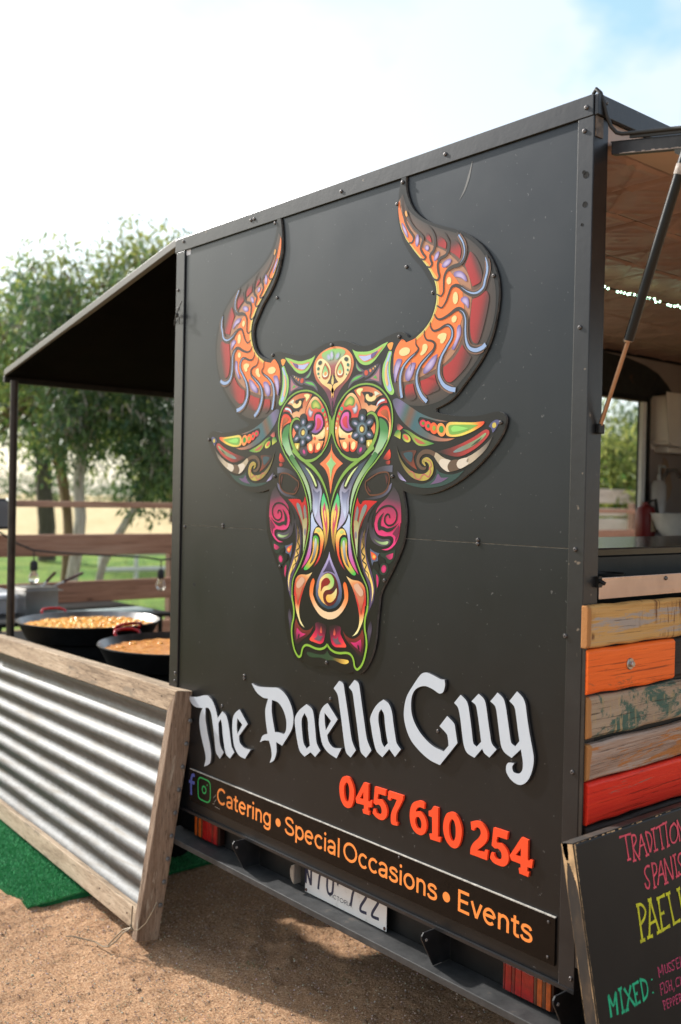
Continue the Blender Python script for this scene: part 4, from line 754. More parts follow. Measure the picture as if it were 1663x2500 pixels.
["eye_roundel","pair",2,"fill",[[1324,19626,1],[1499,19634],[1683,19611],[1828,19530],[1769,19469],[1667,19500],[1624,19557],[1543,19549],[1514,19482],[1568,19383],[1733,19332],[1894,19350],[2011,19437],[2140,19469,1],[2053,19374],[1975,19297],[1878,19217],[1756,19242],[1645,19208,1],[1550,19302],[1463,19328],[1453,19473],[1398,19559]],None,"231f1d"],
["eye_roundel","pair",3,"fill",[[1559,19559],[1631,19546],[1657,19487],[1749,19454],[1869,19507,1],[1971,19446],[1913,19375],[1773,19332],[1610,19360],[1521,19441],[1519,19523]],None,"ecd494"],
["eye_roundel","pair",4,"fill",[[1832,19533],[1823,19509],[1798,19490],[1761,19482],[1719,19484],[1682,19498],[1655,19520],[1645,19545],[1653,19569],[1679,19588],[1716,19596],[1758,19593],[1795,19580],[1822,19558]],None,"231f1d"],
["eye_roundel","pair",2,"fill",[[1103,19703],[1227,19750],[1377,19735],[1370,19684],[1293,19635],[1276,19512,1],[1212,19557],[1126,19632]],None,"dde098"],
["eye_roundel","pair",4,"fill",[[1882,19601],[1966,19609],[2132,19524,1],[2029,19508],[1930,19473],[1908,19539]],None,"d6dcc0"],
["eye_roundel","pair",3,"fill",[[1969,19175,1],[2015,19301],[2172,19386],[2310,19402],[2410,19331],[2446,19246,1],[2255,19253],[2098,19209]],None,"b83c3e"],
["eye_roundel","pair",4,"fill",[[1995,19194],[2055,19299],[2192,19365],[2326,19366],[2336,19322],[2175,19289],[2057,19229],[2019,19177]],None,"c4e0ec"],
["eye_roundel","pair",1,"fill",[[2031,18989],[2121,19093],[2258,19166],[2435,19162],[2536,19016],[2582,18801],[2601,18600],[2575,18401],[2456,18124,1],[2516,18403],[2528,18643],[2427,18781],[2227,18869],[2051,18904]],None,["lin",[2258,19166],[2485,18136],[[0.0,"d2342a"],[0.326,"ee6a3c"],[0.582,"f2b070"],[1.0,"f0dc98"]]]],
["eye_roundel","pair",2,"fill",[[2164,19009],[2300,19069],[2428,19049],[2485,18912],[2541,18685,1],[2405,18833],[2226,18925]],None,["lin",[2262,19031],[2526,18723],[[0.0,"b45a30"],[1.0,"6e3a24"]]]],
["eye_roundel","pair",1,"fill",[[2110,18823],[2249,18803],[2410,18688],[2498,18484],[2475,18270],[2350,18080],[2255,17955],[2081,17810],[1965,17690,1],[1811,17782,1],[1899,17868],[1995,18015],[2108,18242],[2161,18443],[2136,18606]],None,["lin",[2269,18802],[2021,17825],[[0.0,"3c7c42"],[0.301,"3f8446"],[0.578,"86b688"],[1.0,"a8c49c"]]]],
["eye_roundel","pair",2,"fill",[[1965,17879,1],[2060,17817],[2080,17761],[1835,17520],[1580,17299],[1371,17078],[1185,16807],[1046,16532],[969,16246],[938,16042,1],[908,16212],[948,16506],[1037,16816],[1200,17092],[1411,17348],[1666,17602],[1895,17836]],None,["lin",[2012,17849],[938,16050],[[0.0,"2f7038"],[0.188,"5a8e52"],[0.46,"9ab488"],[1.0,"a0cc9c"]]]],
["eye_roundel","pair",1,"fill",[[1870,18807,1],[1929,18669],[1943,18519],[1885,18304,1],[1851,18441],[1763,18553,1],[1845,18645]],None,"f07c54"],
["eye_roundel","pair",1,"fill",[[1580,18215,1],[1831,18224,1],[1791,18089],[1633,17950,1],[1585,18026]],None,["lin",[1686,18215],[1612,17957],[[0.0,"dcc454"],[1.0,"4a3c26"]]]],
["eye_roundel","pair",2,"fill",[[1728,18104],[1724,18075],[1711,18051],[1692,18039],[1670,18039],[1650,18053],[1636,18077],[1630,18107],[1634,18137],[1647,18160],[1666,18173],[1688,18172],[1708,18158],[1722,18134]],None,"ece694"],
["eye_roundel","pair",1,"fill",[[1235,18132],[1548,18057],[1542,17918],[1287,17806],[1159,17899]],None,"423c48"],
["eye_roundel","pair",2,"fill",[[1397,17926],[1373,17894],[1341,17871],[1308,17862],[1280,17869],[1263,17891],[1260,17924],[1272,17960],[1296,17993],[1328,18015],[1361,18024],[1389,18017],[1406,17995],[1409,17963]],None,["rad","8a3a64","d83e90"]],
["eye_roundel","pair",3,"stroke",[[1574,18920],[1632,18976],[1743,19004],[1865,18978],[1978,18884],[2043,18732],[2043,18529],[1986,18314],[1861,18101],[1695,17914],[1555,17807]],[6,55,80,88,99,110,116,118,118],"7aa545"],
["eye_roundel","pair",4,"stroke",[[1914,18010],[1728,17896],[1518,17764],[1328,17674],[1159,17629]],[116,116,112,103,80],"7aa545"],
["eye_roundel","pair",3,"stroke",[[1352,17684],[1112,17562],[870,17435],[626,17257],[418,17044],[247,16795],[127,16545],[39,16294],[-7,16010]],[96,122,116,106,93,74,55,35,6],"7aa545"],
["eye_roundel","pair",4,"stroke",[[1533,19862],[1839,19808],[2143,19678],[2406,19465],[2589,19214],[2665,18930],[2668,18637],[2614,18386],[2485,18136],[2307,17886]],[52],"7aa545"],
["eye_roundel","pair",4,"stroke",[[1537,19862],[1224,19853],[932,19784],[660,19656],[428,19475],[239,19253],[133,18988],[84,18735],[79,18521],[126,18306],[242,18090],[468,17858]],[52],"7aa545"],
["eye_roundel","pair",4,"stroke",[[443,17871],[686,17739],[937,17662],[1207,17647]],[59,73,87,97],"7aa545"],
["eye_roundel","half",3,"fill",[[0,18854,1],[50,18964],[114,19032],[122,18776],[108,18520],[148,18306],[93,18307],[0,18485,1]],None,"7aa545"],
["eye_roundel","pair",4,"stroke",[[2308,17882],[2155,17736],[1974,17565],[1652,17306],[1420,17040],[1259,16777],[1145,16509],[1055,16232],[1008,15938],[990,15710],[993,15466]],[48],"7aa545"],
["flower_print","pair",3,"fill",[[1564,19000],[1549,18942],[1503,18898],[1437,18875],[1361,18879],[1292,18908],[1243,18958],[1224,19017],[1240,19075],[1286,19120],[1353,19142],[1428,19138],[1497,19108],[1545,19059]],None,"262528"],
["flower_print","pair",4,"fill",[[1558,18863],[1543,18802],[1498,18754],[1431,18730],[1355,18733],[1286,18764],[1237,18816],[1218,18879],[1233,18941],[1279,18989],[1347,19013],[1422,19009],[1491,18978],[1539,18926]],None,"1f262c"],
["flower_print","pair",4,"fill",[[1191,18815],[1260,18766],[1296,18710],[1293,18658],[1251,18618],[1177,18600],[1088,18606],[999,18637],[930,18685],[893,18741],[896,18795],[939,18835],[1013,18853],[1103,18845]],None,"1f262c"],
["flower_print","pair",4,"fill",[[1805,18637],[1721,18615],[1634,18615],[1561,18639],[1517,18682],[1510,18735],[1543,18788],[1608,18830],[1692,18852],[1778,18851],[1850,18826],[1894,18783],[1900,18731],[1869,18679]],None,"1f262c"],
["flower_print","pair",4,"fill",[[1220,18282],[1134,18258],[1044,18258],[969,18282],[924,18325],[917,18379],[950,18432],[1017,18475],[1104,18499],[1193,18498],[1267,18474],[1312,18431],[1319,18378],[1286,18325]],None,"1f262c"],
["flower_print","pair",4,"fill",[[1804,18459],[1871,18413],[1906,18358],[1903,18306],[1862,18266],[1791,18248],[1704,18253],[1618,18282],[1551,18329],[1515,18385],[1518,18437],[1560,18477],[1632,18495],[1719,18489]],None,"1f262c"],
["flower_print","pair",4,"fill",[[1562,18239],[1548,18178],[1502,18130],[1436,18104],[1360,18106],[1291,18136],[1242,18187],[1223,18250],[1238,18312],[1284,18360],[1351,18386],[1427,18383],[1496,18353],[1544,18302]],None,"1f262c"],
["flower_print","pair",5,"fill",[[1517,18865],[1505,18816],[1471,18777],[1421,18757],[1364,18760],[1311,18784],[1274,18826],[1260,18877],[1271,18927],[1306,18966],[1357,18986],[1414,18983],[1466,18958],[1502,18916]],None,"34495a"],
["flower_print","pair",5,"fill",[[1168,18793],[1224,18755],[1255,18711],[1254,18670],[1222,18640],[1165,18627],[1094,18633],[1023,18658],[966,18697],[935,18741],[936,18783],[968,18813],[1026,18825],[1097,18818]],None,"34495a"],
["flower_print","pair",5,"fill",[[1781,18661],[1714,18642],[1645,18641],[1588,18659],[1555,18691],[1551,18732],[1579,18773],[1632,18806],[1699,18824],[1768,18825],[1824,18807],[1857,18775],[1860,18734],[1833,18694]],None,"34495a"],
["flower_print","pair",5,"fill",[[1196,18305],[1126,18286],[1055,18284],[997,18301],[962,18334],[959,18375],[987,18417],[1042,18451],[1111,18471],[1182,18472],[1240,18455],[1274,18422],[1277,18381],[1249,18339]],None,"34495a"],
["flower_print","pair",5,"fill",[[1782,18438],[1836,18401],[1866,18357],[1865,18317],[1834,18287],[1779,18274],[1710,18280],[1641,18304],[1586,18341],[1556,18385],[1557,18425],[1588,18455],[1644,18468],[1713,18462]],None,"34495a"],
["flower_print","pair",5,"fill",[[1521,18241],[1510,18191],[1476,18152],[1426,18131],[1368,18133],[1316,18156],[1279,18198],[1265,18249],[1276,18299],[1311,18338],[1361,18359],[1419,18357],[1471,18332],[1507,18291]],None,"34495a"],
["flower_print","pair",6,"fill",[[1635,18545],[1613,18457],[1547,18388],[1449,18351],[1339,18355],[1238,18399],[1166,18473],[1138,18565],[1160,18654],[1228,18723],[1327,18759],[1437,18754],[1537,18710],[1608,18635]],None,["rad","34495a","86a6b0"]],
["flower_print","pair",7,"fill",[[1451,18868],[1445,18839],[1429,18816],[1405,18803],[1377,18805],[1352,18819],[1334,18844],[1327,18874],[1332,18904],[1348,18927],[1373,18939],[1400,18938],[1426,18923],[1444,18898]],None,["rad","6a7690","b6b2cc"]],
["flower_print","pair",7,"fill",[[1131,18758],[1165,18736],[1185,18712],[1188,18691],[1173,18676],[1142,18672],[1102,18678],[1060,18693],[1026,18715],[1005,18740],[1002,18761],[1018,18776],[1049,18780],[1089,18774]],None,["rad","6a7690","b6b2cc"]],
["flower_print","pair",7,"fill",[[1742,18698],[1703,18686],[1665,18683],[1634,18691],[1618,18706],[1620,18727],[1638,18749],[1670,18768],[1710,18780],[1748,18783],[1778,18775],[1794,18760],[1793,18739],[1774,18717]],None,["rad","6a7690","b6b2cc"]],
["flower_print","pair",7,"fill",[[1156,18343],[1116,18330],[1076,18327],[1044,18334],[1028,18350],[1029,18371],[1048,18394],[1082,18414],[1122,18426],[1162,18429],[1193,18422],[1209,18406],[1208,18385],[1189,18362]],None,["rad","6a7690","b6b2cc"]],
["flower_print","pair",7,"fill",[[1745,18403],[1779,18382],[1798,18358],[1801,18337],[1786,18323],[1756,18318],[1717,18324],[1677,18339],[1644,18360],[1624,18384],[1621,18405],[1636,18419],[1666,18424],[1705,18419]],None,["rad","6a7690","b6b2cc"]],
["flower_print","pair",7,"fill",[[1456,18243],[1450,18213],[1434,18190],[1409,18177],[1382,18178],[1356,18192],[1338,18216],[1331,18247],[1337,18276],[1353,18300],[1378,18312],[1405,18311],[1431,18297],[1448,18273]],None,["rad","6a7690","b6b2cc"]],
["flower_print","pair",7,"fill",[[1535,18546],[1523,18490],[1487,18446],[1433,18423],[1372,18425],[1316,18452],[1277,18499],[1262,18557],[1273,18613],[1310,18657],[1364,18680],[1425,18678],[1480,18650],[1519,18603]],None,"4c4030"],
["flower_print","pair",8,"fill",[[1461,18541],[1454,18508],[1433,18482],[1402,18468],[1367,18469],[1335,18485],[1312,18513],[1303,18547],[1310,18580],[1331,18606],[1362,18620],[1397,18618],[1429,18602],[1452,18575]],None,["rad","e4cf74","d8c05c"]],
["star_print","half",1,"fill",[[0,18173,1],[39,17943],[243,17739],[546,17553,1],[273,17375],[109,17110],[0,16627,1]],None,"e67a4a"],
["star_print","half",2,"fill",[[0,17903,1],[46,17710],[241,17554,1],[87,17393],[0,17011,1]],None,"d8c880"],
["star_print","half",3,"fill",[[0,17861,1],[36,17700],[206,17554,1],[71,17406],[0,17094,1]],None,"8fc886"],
["face_print","pair",4,"stroke",[[994,15515],[995,15466]],[45],"7aa545"],
["face_print","pair",4,"stroke",[[980,15736],[1024,15412],[1121,15059],[1254,14710],[1434,14382],[1610,14138],[1746,13924],[1797,13657],[1796,13378]],[49],"7aa545"],
["face_print","pair",4,"stroke",[[1795,13403],[1768,13256],[1703,13058],[1678,12863],[1695,12672],[1748,12502],[1780,12266],[1748,12054],[1670,11803],[1555,11611],[1390,11490],[1278,11555],[1231,11711],[1164,11832],[1038,11905],[859,11911],[584,11866],[354,11869],[159,11927],[53,12001],[0,12061]],[70],"86b23e"],
["face_print","pair",1,"fill",[[1668,17694,1],[1409,17397],[1174,17140],[1033,16946],[917,16718],[855,16489],[852,16179],[767,15948],[622,15763],[330,15530,1],[419,15773],[500,16039],[500,16286],[442,16516],[421,16714],[511,16912],[657,17076],[826,17239],[1117,17416]],None,["lin",[1593,17651],[425,15592],[[0.0,"2e3444"],[0.196,"46586c"],[0.394,"5c6078"],[0.519,"8a8aa2"],[0.708,"a8b2ce"],[1.0,"b6a8ce"]]]],
["face_print","pair",2,"fill",[[529,16715],[657,16670],[816,16763],[860,16799],[817,16586],[752,16422],[760,16177],[719,15881,1],[617,16091],[584,16337],[548,16534]],None,["lin",[642,16748],[718,15897],[[0.0,"50526c"],[0.288,"8088a8"],[0.768,"bccae6"],[1.0,"c0cce8"]]]],
["face_print","pair",3,"fill",[[1261,17487,1],[1021,17352],[730,17142],[616,16929],[627,16814],[678,16790],[765,16823],[871,16994],[1048,17254]],None,"16171a"],
["face_print","pair",4,"fill",[[1250,17468,1],[1045,17352],[829,17158],[698,16962],[658,16876],[713,16860],[797,16978],[976,17206]],None,"cadf96"],
["face_print","pair",1,"fill",[[862,16074,1],[921,15945],[924,15701],[926,15457],[977,15100],[1081,14764],[1212,14513],[1353,14277,1],[1160,14428],[1007,14597],[915,14771],[871,15014],[841,15323],[755,15532],[588,15657,1],[723,15760],[817,15926]],None,["lin",[864,16026],[1335,14295],[[0.0,"bcd0ea"],[0.263,"aebce0"],[0.516,"a88cc0"],[0.783,"c85aa4"],[1.0,"c83a70"]]]],
["face_print","pair",1,"fill",[[328,16667,1],[410,16499],[438,16252],[412,16004],[344,15754],[301,15488],[261,15287],[242,15087],[297,14792,1],[132,15149],[64,15479],[46,15745],[64,16078],[147,16313]],None,["lin",[330,16614],[245,14822],[[0.0,"3fc27c"],[0.168,"64c07c"],[0.325,"e8cf62"],[0.557,"ecc458"],[0.743,"b08a3e"],[1.0,"241c18"]]]],
["face_print","pair",2,"fill",[[273,16390,1],[349,16168],[322,15952],[260,15718],[191,15484],[167,15258,1],[129,15481],[122,15714],[154,15914],[216,16165]],None,["lin",[273,16381],[179,15267],[[0.0,"d03a7c"],[0.567,"c8486a"],[1.0,"b8604a"]]]],
["face_print","pair",3,"fill",[[255,16149],[288,16067],[254,15917],[186,15724,1],[192,15949],[218,16099]],None,"f2cc68"],
["face_print","pair",1,"fill",[[539,15598],[679,15562],[758,15414,1],[633,15424],[509,15358],[449,15239],[443,15025],[476,14779],[583,14587],[746,14360,1],[534,14543],[400,14774],[323,15019],[278,15232],[304,15399],[401,15535]],None,["lin",[577,15591],[715,14382],[[0.0,"e8d078"],[0.123,"f2d068"],[0.311,"f09850"],[0.529,"ea5a32"],[0.762,"d83434"],[1.0,"8a2038"]]]],
["face_print","pair",2,"fill",[[647,15519],[647,15497],[628,15475],[596,15458],[555,15449],[514,15450],[481,15461],[462,15480],[462,15502],[481,15524],[514,15541],[555,15549],[596,15548],[628,15537]],None,"bcd07a"],
["face_print","pair",1,"fill",[[673,15345],[787,15296],[810,15125],[805,14879],[886,14688],[1040,14502],[1230,14304],[1195,14244],[1067,14260],[865,14392],[684,14577],[576,14801],[525,15062],[549,15277]],None,["lin",[661,15315],[1165,14283],[[0.0,"36a848"],[0.118,"8ab048"],[0.226,"eab04a"],[0.654,"eab24c"],[0.806,"c0b84c"],[1.0,"3fb850"]]]],
["face_print","pair",2,"fill",[[675,15263],[725,15121],[755,14877],[837,14652],[943,14438,1],[780,14564],[673,14774],[615,15033],[622,15214]],None,["lin",[676,15250],[887,14492],[[0.0,"c0d0c8"],[0.465,"8e9698"],[1.0,"383634"]]]],
["face_print","half",1,"fill",[[0,14888,1],[41,14746],[177,14521],[359,14276],[520,14020],[608,13783],[615,13569],[613,13521],[524,13364],[325,13205],[0,13124]],None,["lin",[-5,14885],[55,12969],[[0.0,"b8aede"],[0.287,"9088b4"],[0.548,"626a8a"],[0.861,"2a4254"],[1.0,"20384a"]]]],
["face_print","half",2,"fill",[[0,14643,1],[74,14506],[182,14346],[284,14221],[138,14265],[0,14275]],None,["lin",[3,14635],[14,14268],[[0.0,"5a4c78"],[1.0,"342a44"]]]],
["face_print","half",2,"fill",[[0,14248],[187,14205],[345,14076],[448,13869],[480,13657],[441,13588],[345,13389],[195,13271],[0,13223]],None,"5c1414"],
["face_print","one",3,"fill",[[-465,13764],[-420,13986],[-241,14149],[-52,14214],[138,14177],[255,14024],[219,13846],[68,13739],[-121,13694],[-236,13592],[-240,13428],[-159,13299],[-21,13231,1],[-258,13312],[-447,13478],[-495,13624]],None,["lin",[-459,13573],[248,13983],[[0.0,"eab45c"],[0.442,"ecd08c"],[1.0,"8cc86a"]]]],
["face_print","one",4,"fill",[[-358,13773],[-333,13938],[-175,14064],[-14,14071],[73,13969],[-20,13867],[-243,13787],[-362,13630,1]],None,"861414"],
["face_print","one",3,"fill",[[360,13863,1],[395,13686],[326,13492],[143,13354],[-25,13347],[-113,13453],[-53,13561],[135,13597],[298,13713]],None,["lin",[-70,13443],[378,13832],[[0.0,"eab04c"],[1.0,"d8dc9c"]]]],
["face_print","one",3,"fill",[[117,14183],[310,14014],[386,13833],[278,13716],[90,13701],[233,13820],[281,14012]],None,"3c2022"],
["face_print","pair",2,"fill",[[727,14011],[803,13979],[883,13822],[919,13612],[890,13414],[920,13548],[863,13380],[695,13150],[448,12944],[233,12855],[0,12819,1],[0,13037,1],[214,13066],[442,13158],[615,13307],[715,13464],[747,13532],[726,13727],[674,13920]],None,["lin",[777,14010],[252,12956],[[0.0,"e06628"],[0.295,"ea8240"],[0.524,"eaa068"],[0.773,"e6c49a"],[1.0,"e6c8a0"]]]],
["face_print","pair",1,"fill",[[809,14192,1],[1072,14106],[1342,14093],[1518,14034],[1642,13900],[1693,13648],[1693,13392],[1669,13391],[1639,13179],[1586,12949],[1473,12728],[1333,12534],[1128,12434,1],[1236,12523],[1376,12701],[1432,12933],[1398,13187],[1305,13453],[1160,13781],[1234,13624],[1079,13887]],None,["lin",[809,14176],[1269,12509],[[0.0,"ecd898"],[0.144,"dc9460"],[0.329,"cc5a40"],[0.516,"c8282c"],[0.67,"d8583c"],[0.814,"ecd088"],[1.0,"efe8ac"]]]],
["face_print","pair",2,"fill",[[1175,13951],[1320,14019],[1454,13981],[1572,13830],[1615,13609],[1584,13446],[1571,13446],[1529,13233],[1504,13109,1],[1430,13320],[1325,13584],[1256,13723]],None,["lin",[1320,14003],[1492,13147],[[0.0,"c08060"],[0.643,"c07050"],[1.0,"8a3a2a"]]]],
["face_print","pair",3,"fill",[[1320,14019],[1424,13947],[1572,13814],[1576,13702],[1477,13645],[1329,13729],[1177,13878],[1175,13956]],None,"cfa68c"],
["face_print","pair",1,"fill",[[688,12558,1],[843,12428],[1044,12367],[1240,12382],[1455,12513],[1570,12703,1],[1641,12490],[1639,12168],[1583,11888],[1451,11870],[1251,12038],[1025,12172],[820,12343]],None,["lin",[1523,12669],[1474,11890],[[0.0,"7e3028"],[0.484,"6a2420"],[0.723,"461a20"],[1.0,"1d1517"]]]],
["face_print","pair",2,"fill",[[1054,12257,1],[1244,12261],[1388,12319],[1512,12397,1],[1553,12238],[1543,12003,1],[1445,12063],[1247,12151]],None,["lin",[1340,12308],[1494,12021],[[0.0,"cc2e70"],[1.0,"5a1c38"]]]],
["face_print","pair",3,"fill",[[1448,12157],[1457,12123],[1458,12095],[1451,12077],[1438,12073],[1420,12084],[1402,12108],[1387,12140],[1378,12174],[1377,12202],[1384,12220],[1398,12224],[1415,12213],[1433,12189]],None,"1e1519"],
["face_print","pair",1,"fill",[[61,12587],[329,12683],[597,12646],[596,12448],[761,12238],[870,12120],[841,12072],[603,12042],[349,12026],[192,12118],[120,12343]],None,["lin",[330,12650],[653,12060],[[0.0,"2a181f"],[0.264,"5e1a36"],[0.526,"b01c48"],[0.785,"d82c4c"],[1.0,"ee4e3e"]]]],
["face_print","pair",2,"fill",[[228,12292,1],[393,12272],[484,12356,1],[514,12241],[656,12143,1],[398,12107],[293,12181]],None,"67525e"],
["face_print","pair",2,"fill",[[318,12602,1],[369,12472],[364,12388],[313,12361],[268,12394],[283,12512]],None,["lin",[318,12599],[313,12366],[[0.0,"5a3030"],[1.0,"e05a4c"]]]],
["face_print","half",1,"fill",[[0,11864,1],[100,11756],[256,11710],[487,11692],[765,11705],[965,11702],[997,11646],[869,11576],[669,11565],[362,11608],[105,11593],[0,11571]],None,["lin",[-3,11709],[942,11655],[[0.0,"28442c"],[0.387,"3a4a34"],[0.632,"a8803a"],[1.0,"f0cc60"]]]],
["face_print","pair",1,"fill",[[1931,12970],[1984,12769],[1923,12475],[1861,12165,1],[1803,12509],[1818,12782]],None,["lin",[1896,12950],[1861,12181],[[0.0,"2a2630"],[0.371,"4c4458"],[1.0,"1e1c20"]]]],
["face_print","pair",1,"fill",[[1241,16551,1],[1294,16414],[1393,16340],[1492,16441],[1773,16461],[2102,16443,1],[1872,16296],[1688,16117],[1504,15872],[1391,15627],[1388,15717],[1314,15391],[1288,15035],[1288,14647,1],[1166,15029],[1067,15462],[1037,15867],[1057,15777],[1097,16070],[1163,16331]],None,["lin",[1631,16435],[1268,14895],[[0.0,"c4161a"],[0.282,"a41a1c"],[0.56,"7a1a18"],[1.0,"2a1214"]]]],
["face_print","pair",2,"fill",[[1250,16284],[1307,16156],[1265,15929],[1200,15668],[1152,15505],[1111,15714],[1138,15958],[1192,16170]],None,["lin",[1250,16268],[1151,15521],[[0.0,"6e7880"],[1.0,"8a8a60"]]]],
["face_print","pair",2,"fill",[[1610,16342],[1664,16292],[1620,16163],[1506,15968],[1392,15772],[1309,15527],[1217,15362,1],[1292,15704],[1356,15980],[1457,16224],[1534,16309]],None,["lin",[1610,16339],[1275,15461],[[0.0,"6a8088"],[0.544,"8a8c70"],[1.0,"a8a478"]]]],
["face_print","pair",2,"fill",[[1116,15854],[1301,15811],[1304,15472],[1286,15100],[1277,14776,1],[1201,15095],[1138,15465]],None,["lin",[1215,15840],[1276,14808],[[0.0,"a29a68"],[0.437,"b4b48c"],[1.0,"a8cc90"]]]],
["face_print","pair",3,"fill",[[1242,15437],[1239,15388],[1230,15348],[1215,15325],[1197,15325],[1181,15346],[1169,15385],[1164,15434],[1166,15483],[1176,15523],[1191,15545],[1208,15546],[1224,15525],[1236,15486]],None,"7a7288"],
["face_print","pair",1,"fill",[[1554,15819],[1769,15793],[1688,15487],[1651,15166],[1683,14895],[1810,14615],[1961,14307],[2052,14028],[2063,13760],[1995,13452],[2059,13792],[2040,13648],[1952,13449],[1817,13197],[1761,12952,1],[1782,13194],[1846,13423],[1851,13534],[1862,13711],[1832,13915],[1701,14161],[1548,14438],[1430,14753],[1379,15072],[1403,15395],[1499,15640]],None,["lin",[1627,15789],[1958,13512],[[0.0,"2c2830"],[0.232,"494058"],[0.653,"4e4260"],[1.0,"564a6c"]]]],
["face_print","pair",2,"fill",[[1653,15694],[1589,15467],[1585,15211],[1637,14925],[1689,14688],[1817,14409],[1968,14101],[2023,13836],[1942,13495,1],[1962,13751],[1926,13987],[1815,14169],[1666,14366],[1539,14598],[1471,14835],[1443,15107],[1506,15432]],None,["lin",[1631,15645],[1958,13512],[[0.0,"332a20"],[0.215,"a8843e"],[0.401,"dcb464"],[0.704,"f0d070"],[1.0,"f2e0a0"]]]],
["face_print","pair",3,"stroke",[[1530,15433],[1524,15240],[1564,15113],[1478,14997],[1505,14902],[1613,14827],[1529,14694],[1692,14592],[1632,14444],[1771,14342],[1818,14201],[1918,14018]],[39,39,39,42,42,42,39,29,19,6],"152624"],
["face_print","pair",1,"fill",[[2126,16427],[1876,16185],[1718,15910],[1659,15528],[1515,15522],[1485,15710],[1642,16068],[1872,16296]],None,"232026"],
["face_print","pair",1,"fill",[[1971,16155],[1884,15915],[1906,15582],[1937,15704],[2097,15456],[2343,15364],[2594,15375],[2694,15310],[2622,15210],[2327,15154],[2022,15231],[1853,15382],[1774,15650],[1766,15889]],None,["lin",[1837,15891],[2597,15290],[[0.0,"222026"],[0.57,"4a4452"],[1.0,"524a58"]]]],
["face_print","pair",3,"fill",[[1982,15388],[2137,15312],[2346,15283],[2574,15315],[2613,15283],[2554,15225],[2325,15211],[2091,15282]],None,["lin",[1994,15373],[2575,15273],[[0.0,"4c4c3c"],[0.506,"8eaa78"],[1.0,"aaca90"]]]],
["face_print","pair",1,"fill",[[2775,16864],[2959,16687],[3055,16457],[3097,16150],[3107,15843],[3078,15851],[3038,15541],[2934,15305],[2760,15142],[2559,15058],[2318,15064,1],[2602,15121],[2790,15267],[2804,15408],[2682,15469],[2432,15451],[2178,15488],[2034,15628],[2000,15817],[1995,15728],[2035,15967],[2086,16205],[2243,16366],[2513,16558],[2693,16762]],None,["lin",[2776,16841],[2484,15275],[[0.0,"2a292e"],[0.199,"4a3644"],[0.356,"963058"],[0.601,"c4305f"],[1.0,"e03a80"]]]],
["face_print","pair",3,"stroke",[[2631,15975],[2614,16064],[2528,16077],[2443,15994],[2443,15853],[2583,15763],[2785,15801],[2915,15945],[2913,16146],[2775,16282],[2543,16321],[2293,16254],[2089,16095],[2012,15934]],[38,50,56,56,56,53,50,53,59,59,44,15],"151416"],
["face_print","pair",3,"fill",[[2400,16134,1],[2220,15995],[2133,15811],[2186,15608],[2312,15630],[2543,15573],[2767,15636],[3029,15857,1],[2809,15737],[2562,15682],[2378,15727],[2274,15753],[2291,15942]],None,"17221f"],
["face_print","pair",3,"fill",[[3031,15795,1],[3021,15541],[2872,15284,1],[2889,15458],[2770,15534]],None,"6e2242"],
["face_print","pair",1,"fill",[[1834,15071,1],[2006,14993],[2245,14950,1],[2174,14859],[2182,14734],[1992,14687],[1944,14573,1],[1872,14779]],None,"55617a"],
["face_print","pair",2,"fill",[[1860,14988,1],[2031,14931],[2121,14841],[2037,14745],[1937,14782]],None,["rad","e4502c","ee7a3a"]],
["face_print","pair",3,"fill",[[2081,14845],[2075,14825],[2059,14809],[2035,14799],[2008,14797],[1983,14804],[1966,14819],[1959,14838],[1965,14857],[1981,14874],[2005,14884],[2032,14885],[2057,14878],[2074,14864]],None,"f8b458"],
["face_print","pair",1,"fill",[[2263,14959],[2493,14972],[2900,15105,1],[2863,14868],[2665,14682],[2431,14749]],None,"22332b"],
["face_print","pair",2,"fill",[[2507,14894],[2814,14992,1],[2785,14848],[2662,14799]],None,["lin",[2788,14957],[2518,14895],[[0.0,"d03870"],[1.0,"7a2c4c"]]]],
["face_print","pair",1,"fill",[[2609,14504],[2575,14429],[2513,14371],[2435,14340],[2356,14344],[2292,14382],[2257,14446],[2256,14523],[2291,14599],[2354,14657],[2433,14687],[2511,14682],[2574,14645],[2609,14581]],None,"22332b"],
["face_print","pair",2,"fill",[[2543,14517],[2526,14468],[2493,14428],[2448,14407],[2401,14407],[2362,14429],[2337,14468],[2333,14518],[2349,14567],[2383,14606],[2428,14628],[2475,14627],[2514,14605],[2538,14566]],None,["rad","a82c58","d8367a"]],
["face_print","pair",1,"fill",[[1998,14500],[2212,14357],[2290,14236],[2244,14075],[2147,13830,1],[2079,14157],[1955,14370]],None,"22332b"],
["face_print","pair",2,"fill",[[2131,14343],[2215,14254],[2221,14073],[2178,13944,1],[2137,14162]],None,"c23268"],
["face_print","pair",3,"fill",[[2497,14701],[2456,14686],[2398,14690],[2335,14710],[2280,14744],[2243,14784],[2231,14823],[2248,14853],[2290,14867],[2347,14864],[2410,14843],[2465,14809],[2502,14769],[2513,14730]],None,"131816"],
["face_print","pair",3,"fill",[[2239,14594],[2254,14541],[2249,14494],[2227,14463],[2192,14454],[2150,14469],[2109,14505],[2079,14554],[2064,14608],[2068,14655],[2091,14686],[2126,14695],[2169,14680],[2209,14644]],None,"131816"],
["eye_print","pair",1,"fill",[[2712,17472,1],[2704,17272,1],[2422,17298],[2077,17261],[1798,17167],[1611,17067,1],[1725,17234],[1980,17359],[2303,17448]],None,["lin",[2692,17384],[1728,17139],[[0.0,"5a5e70"],[0.387,"3c3c46"],[1.0,"1c1c1e"]]]],
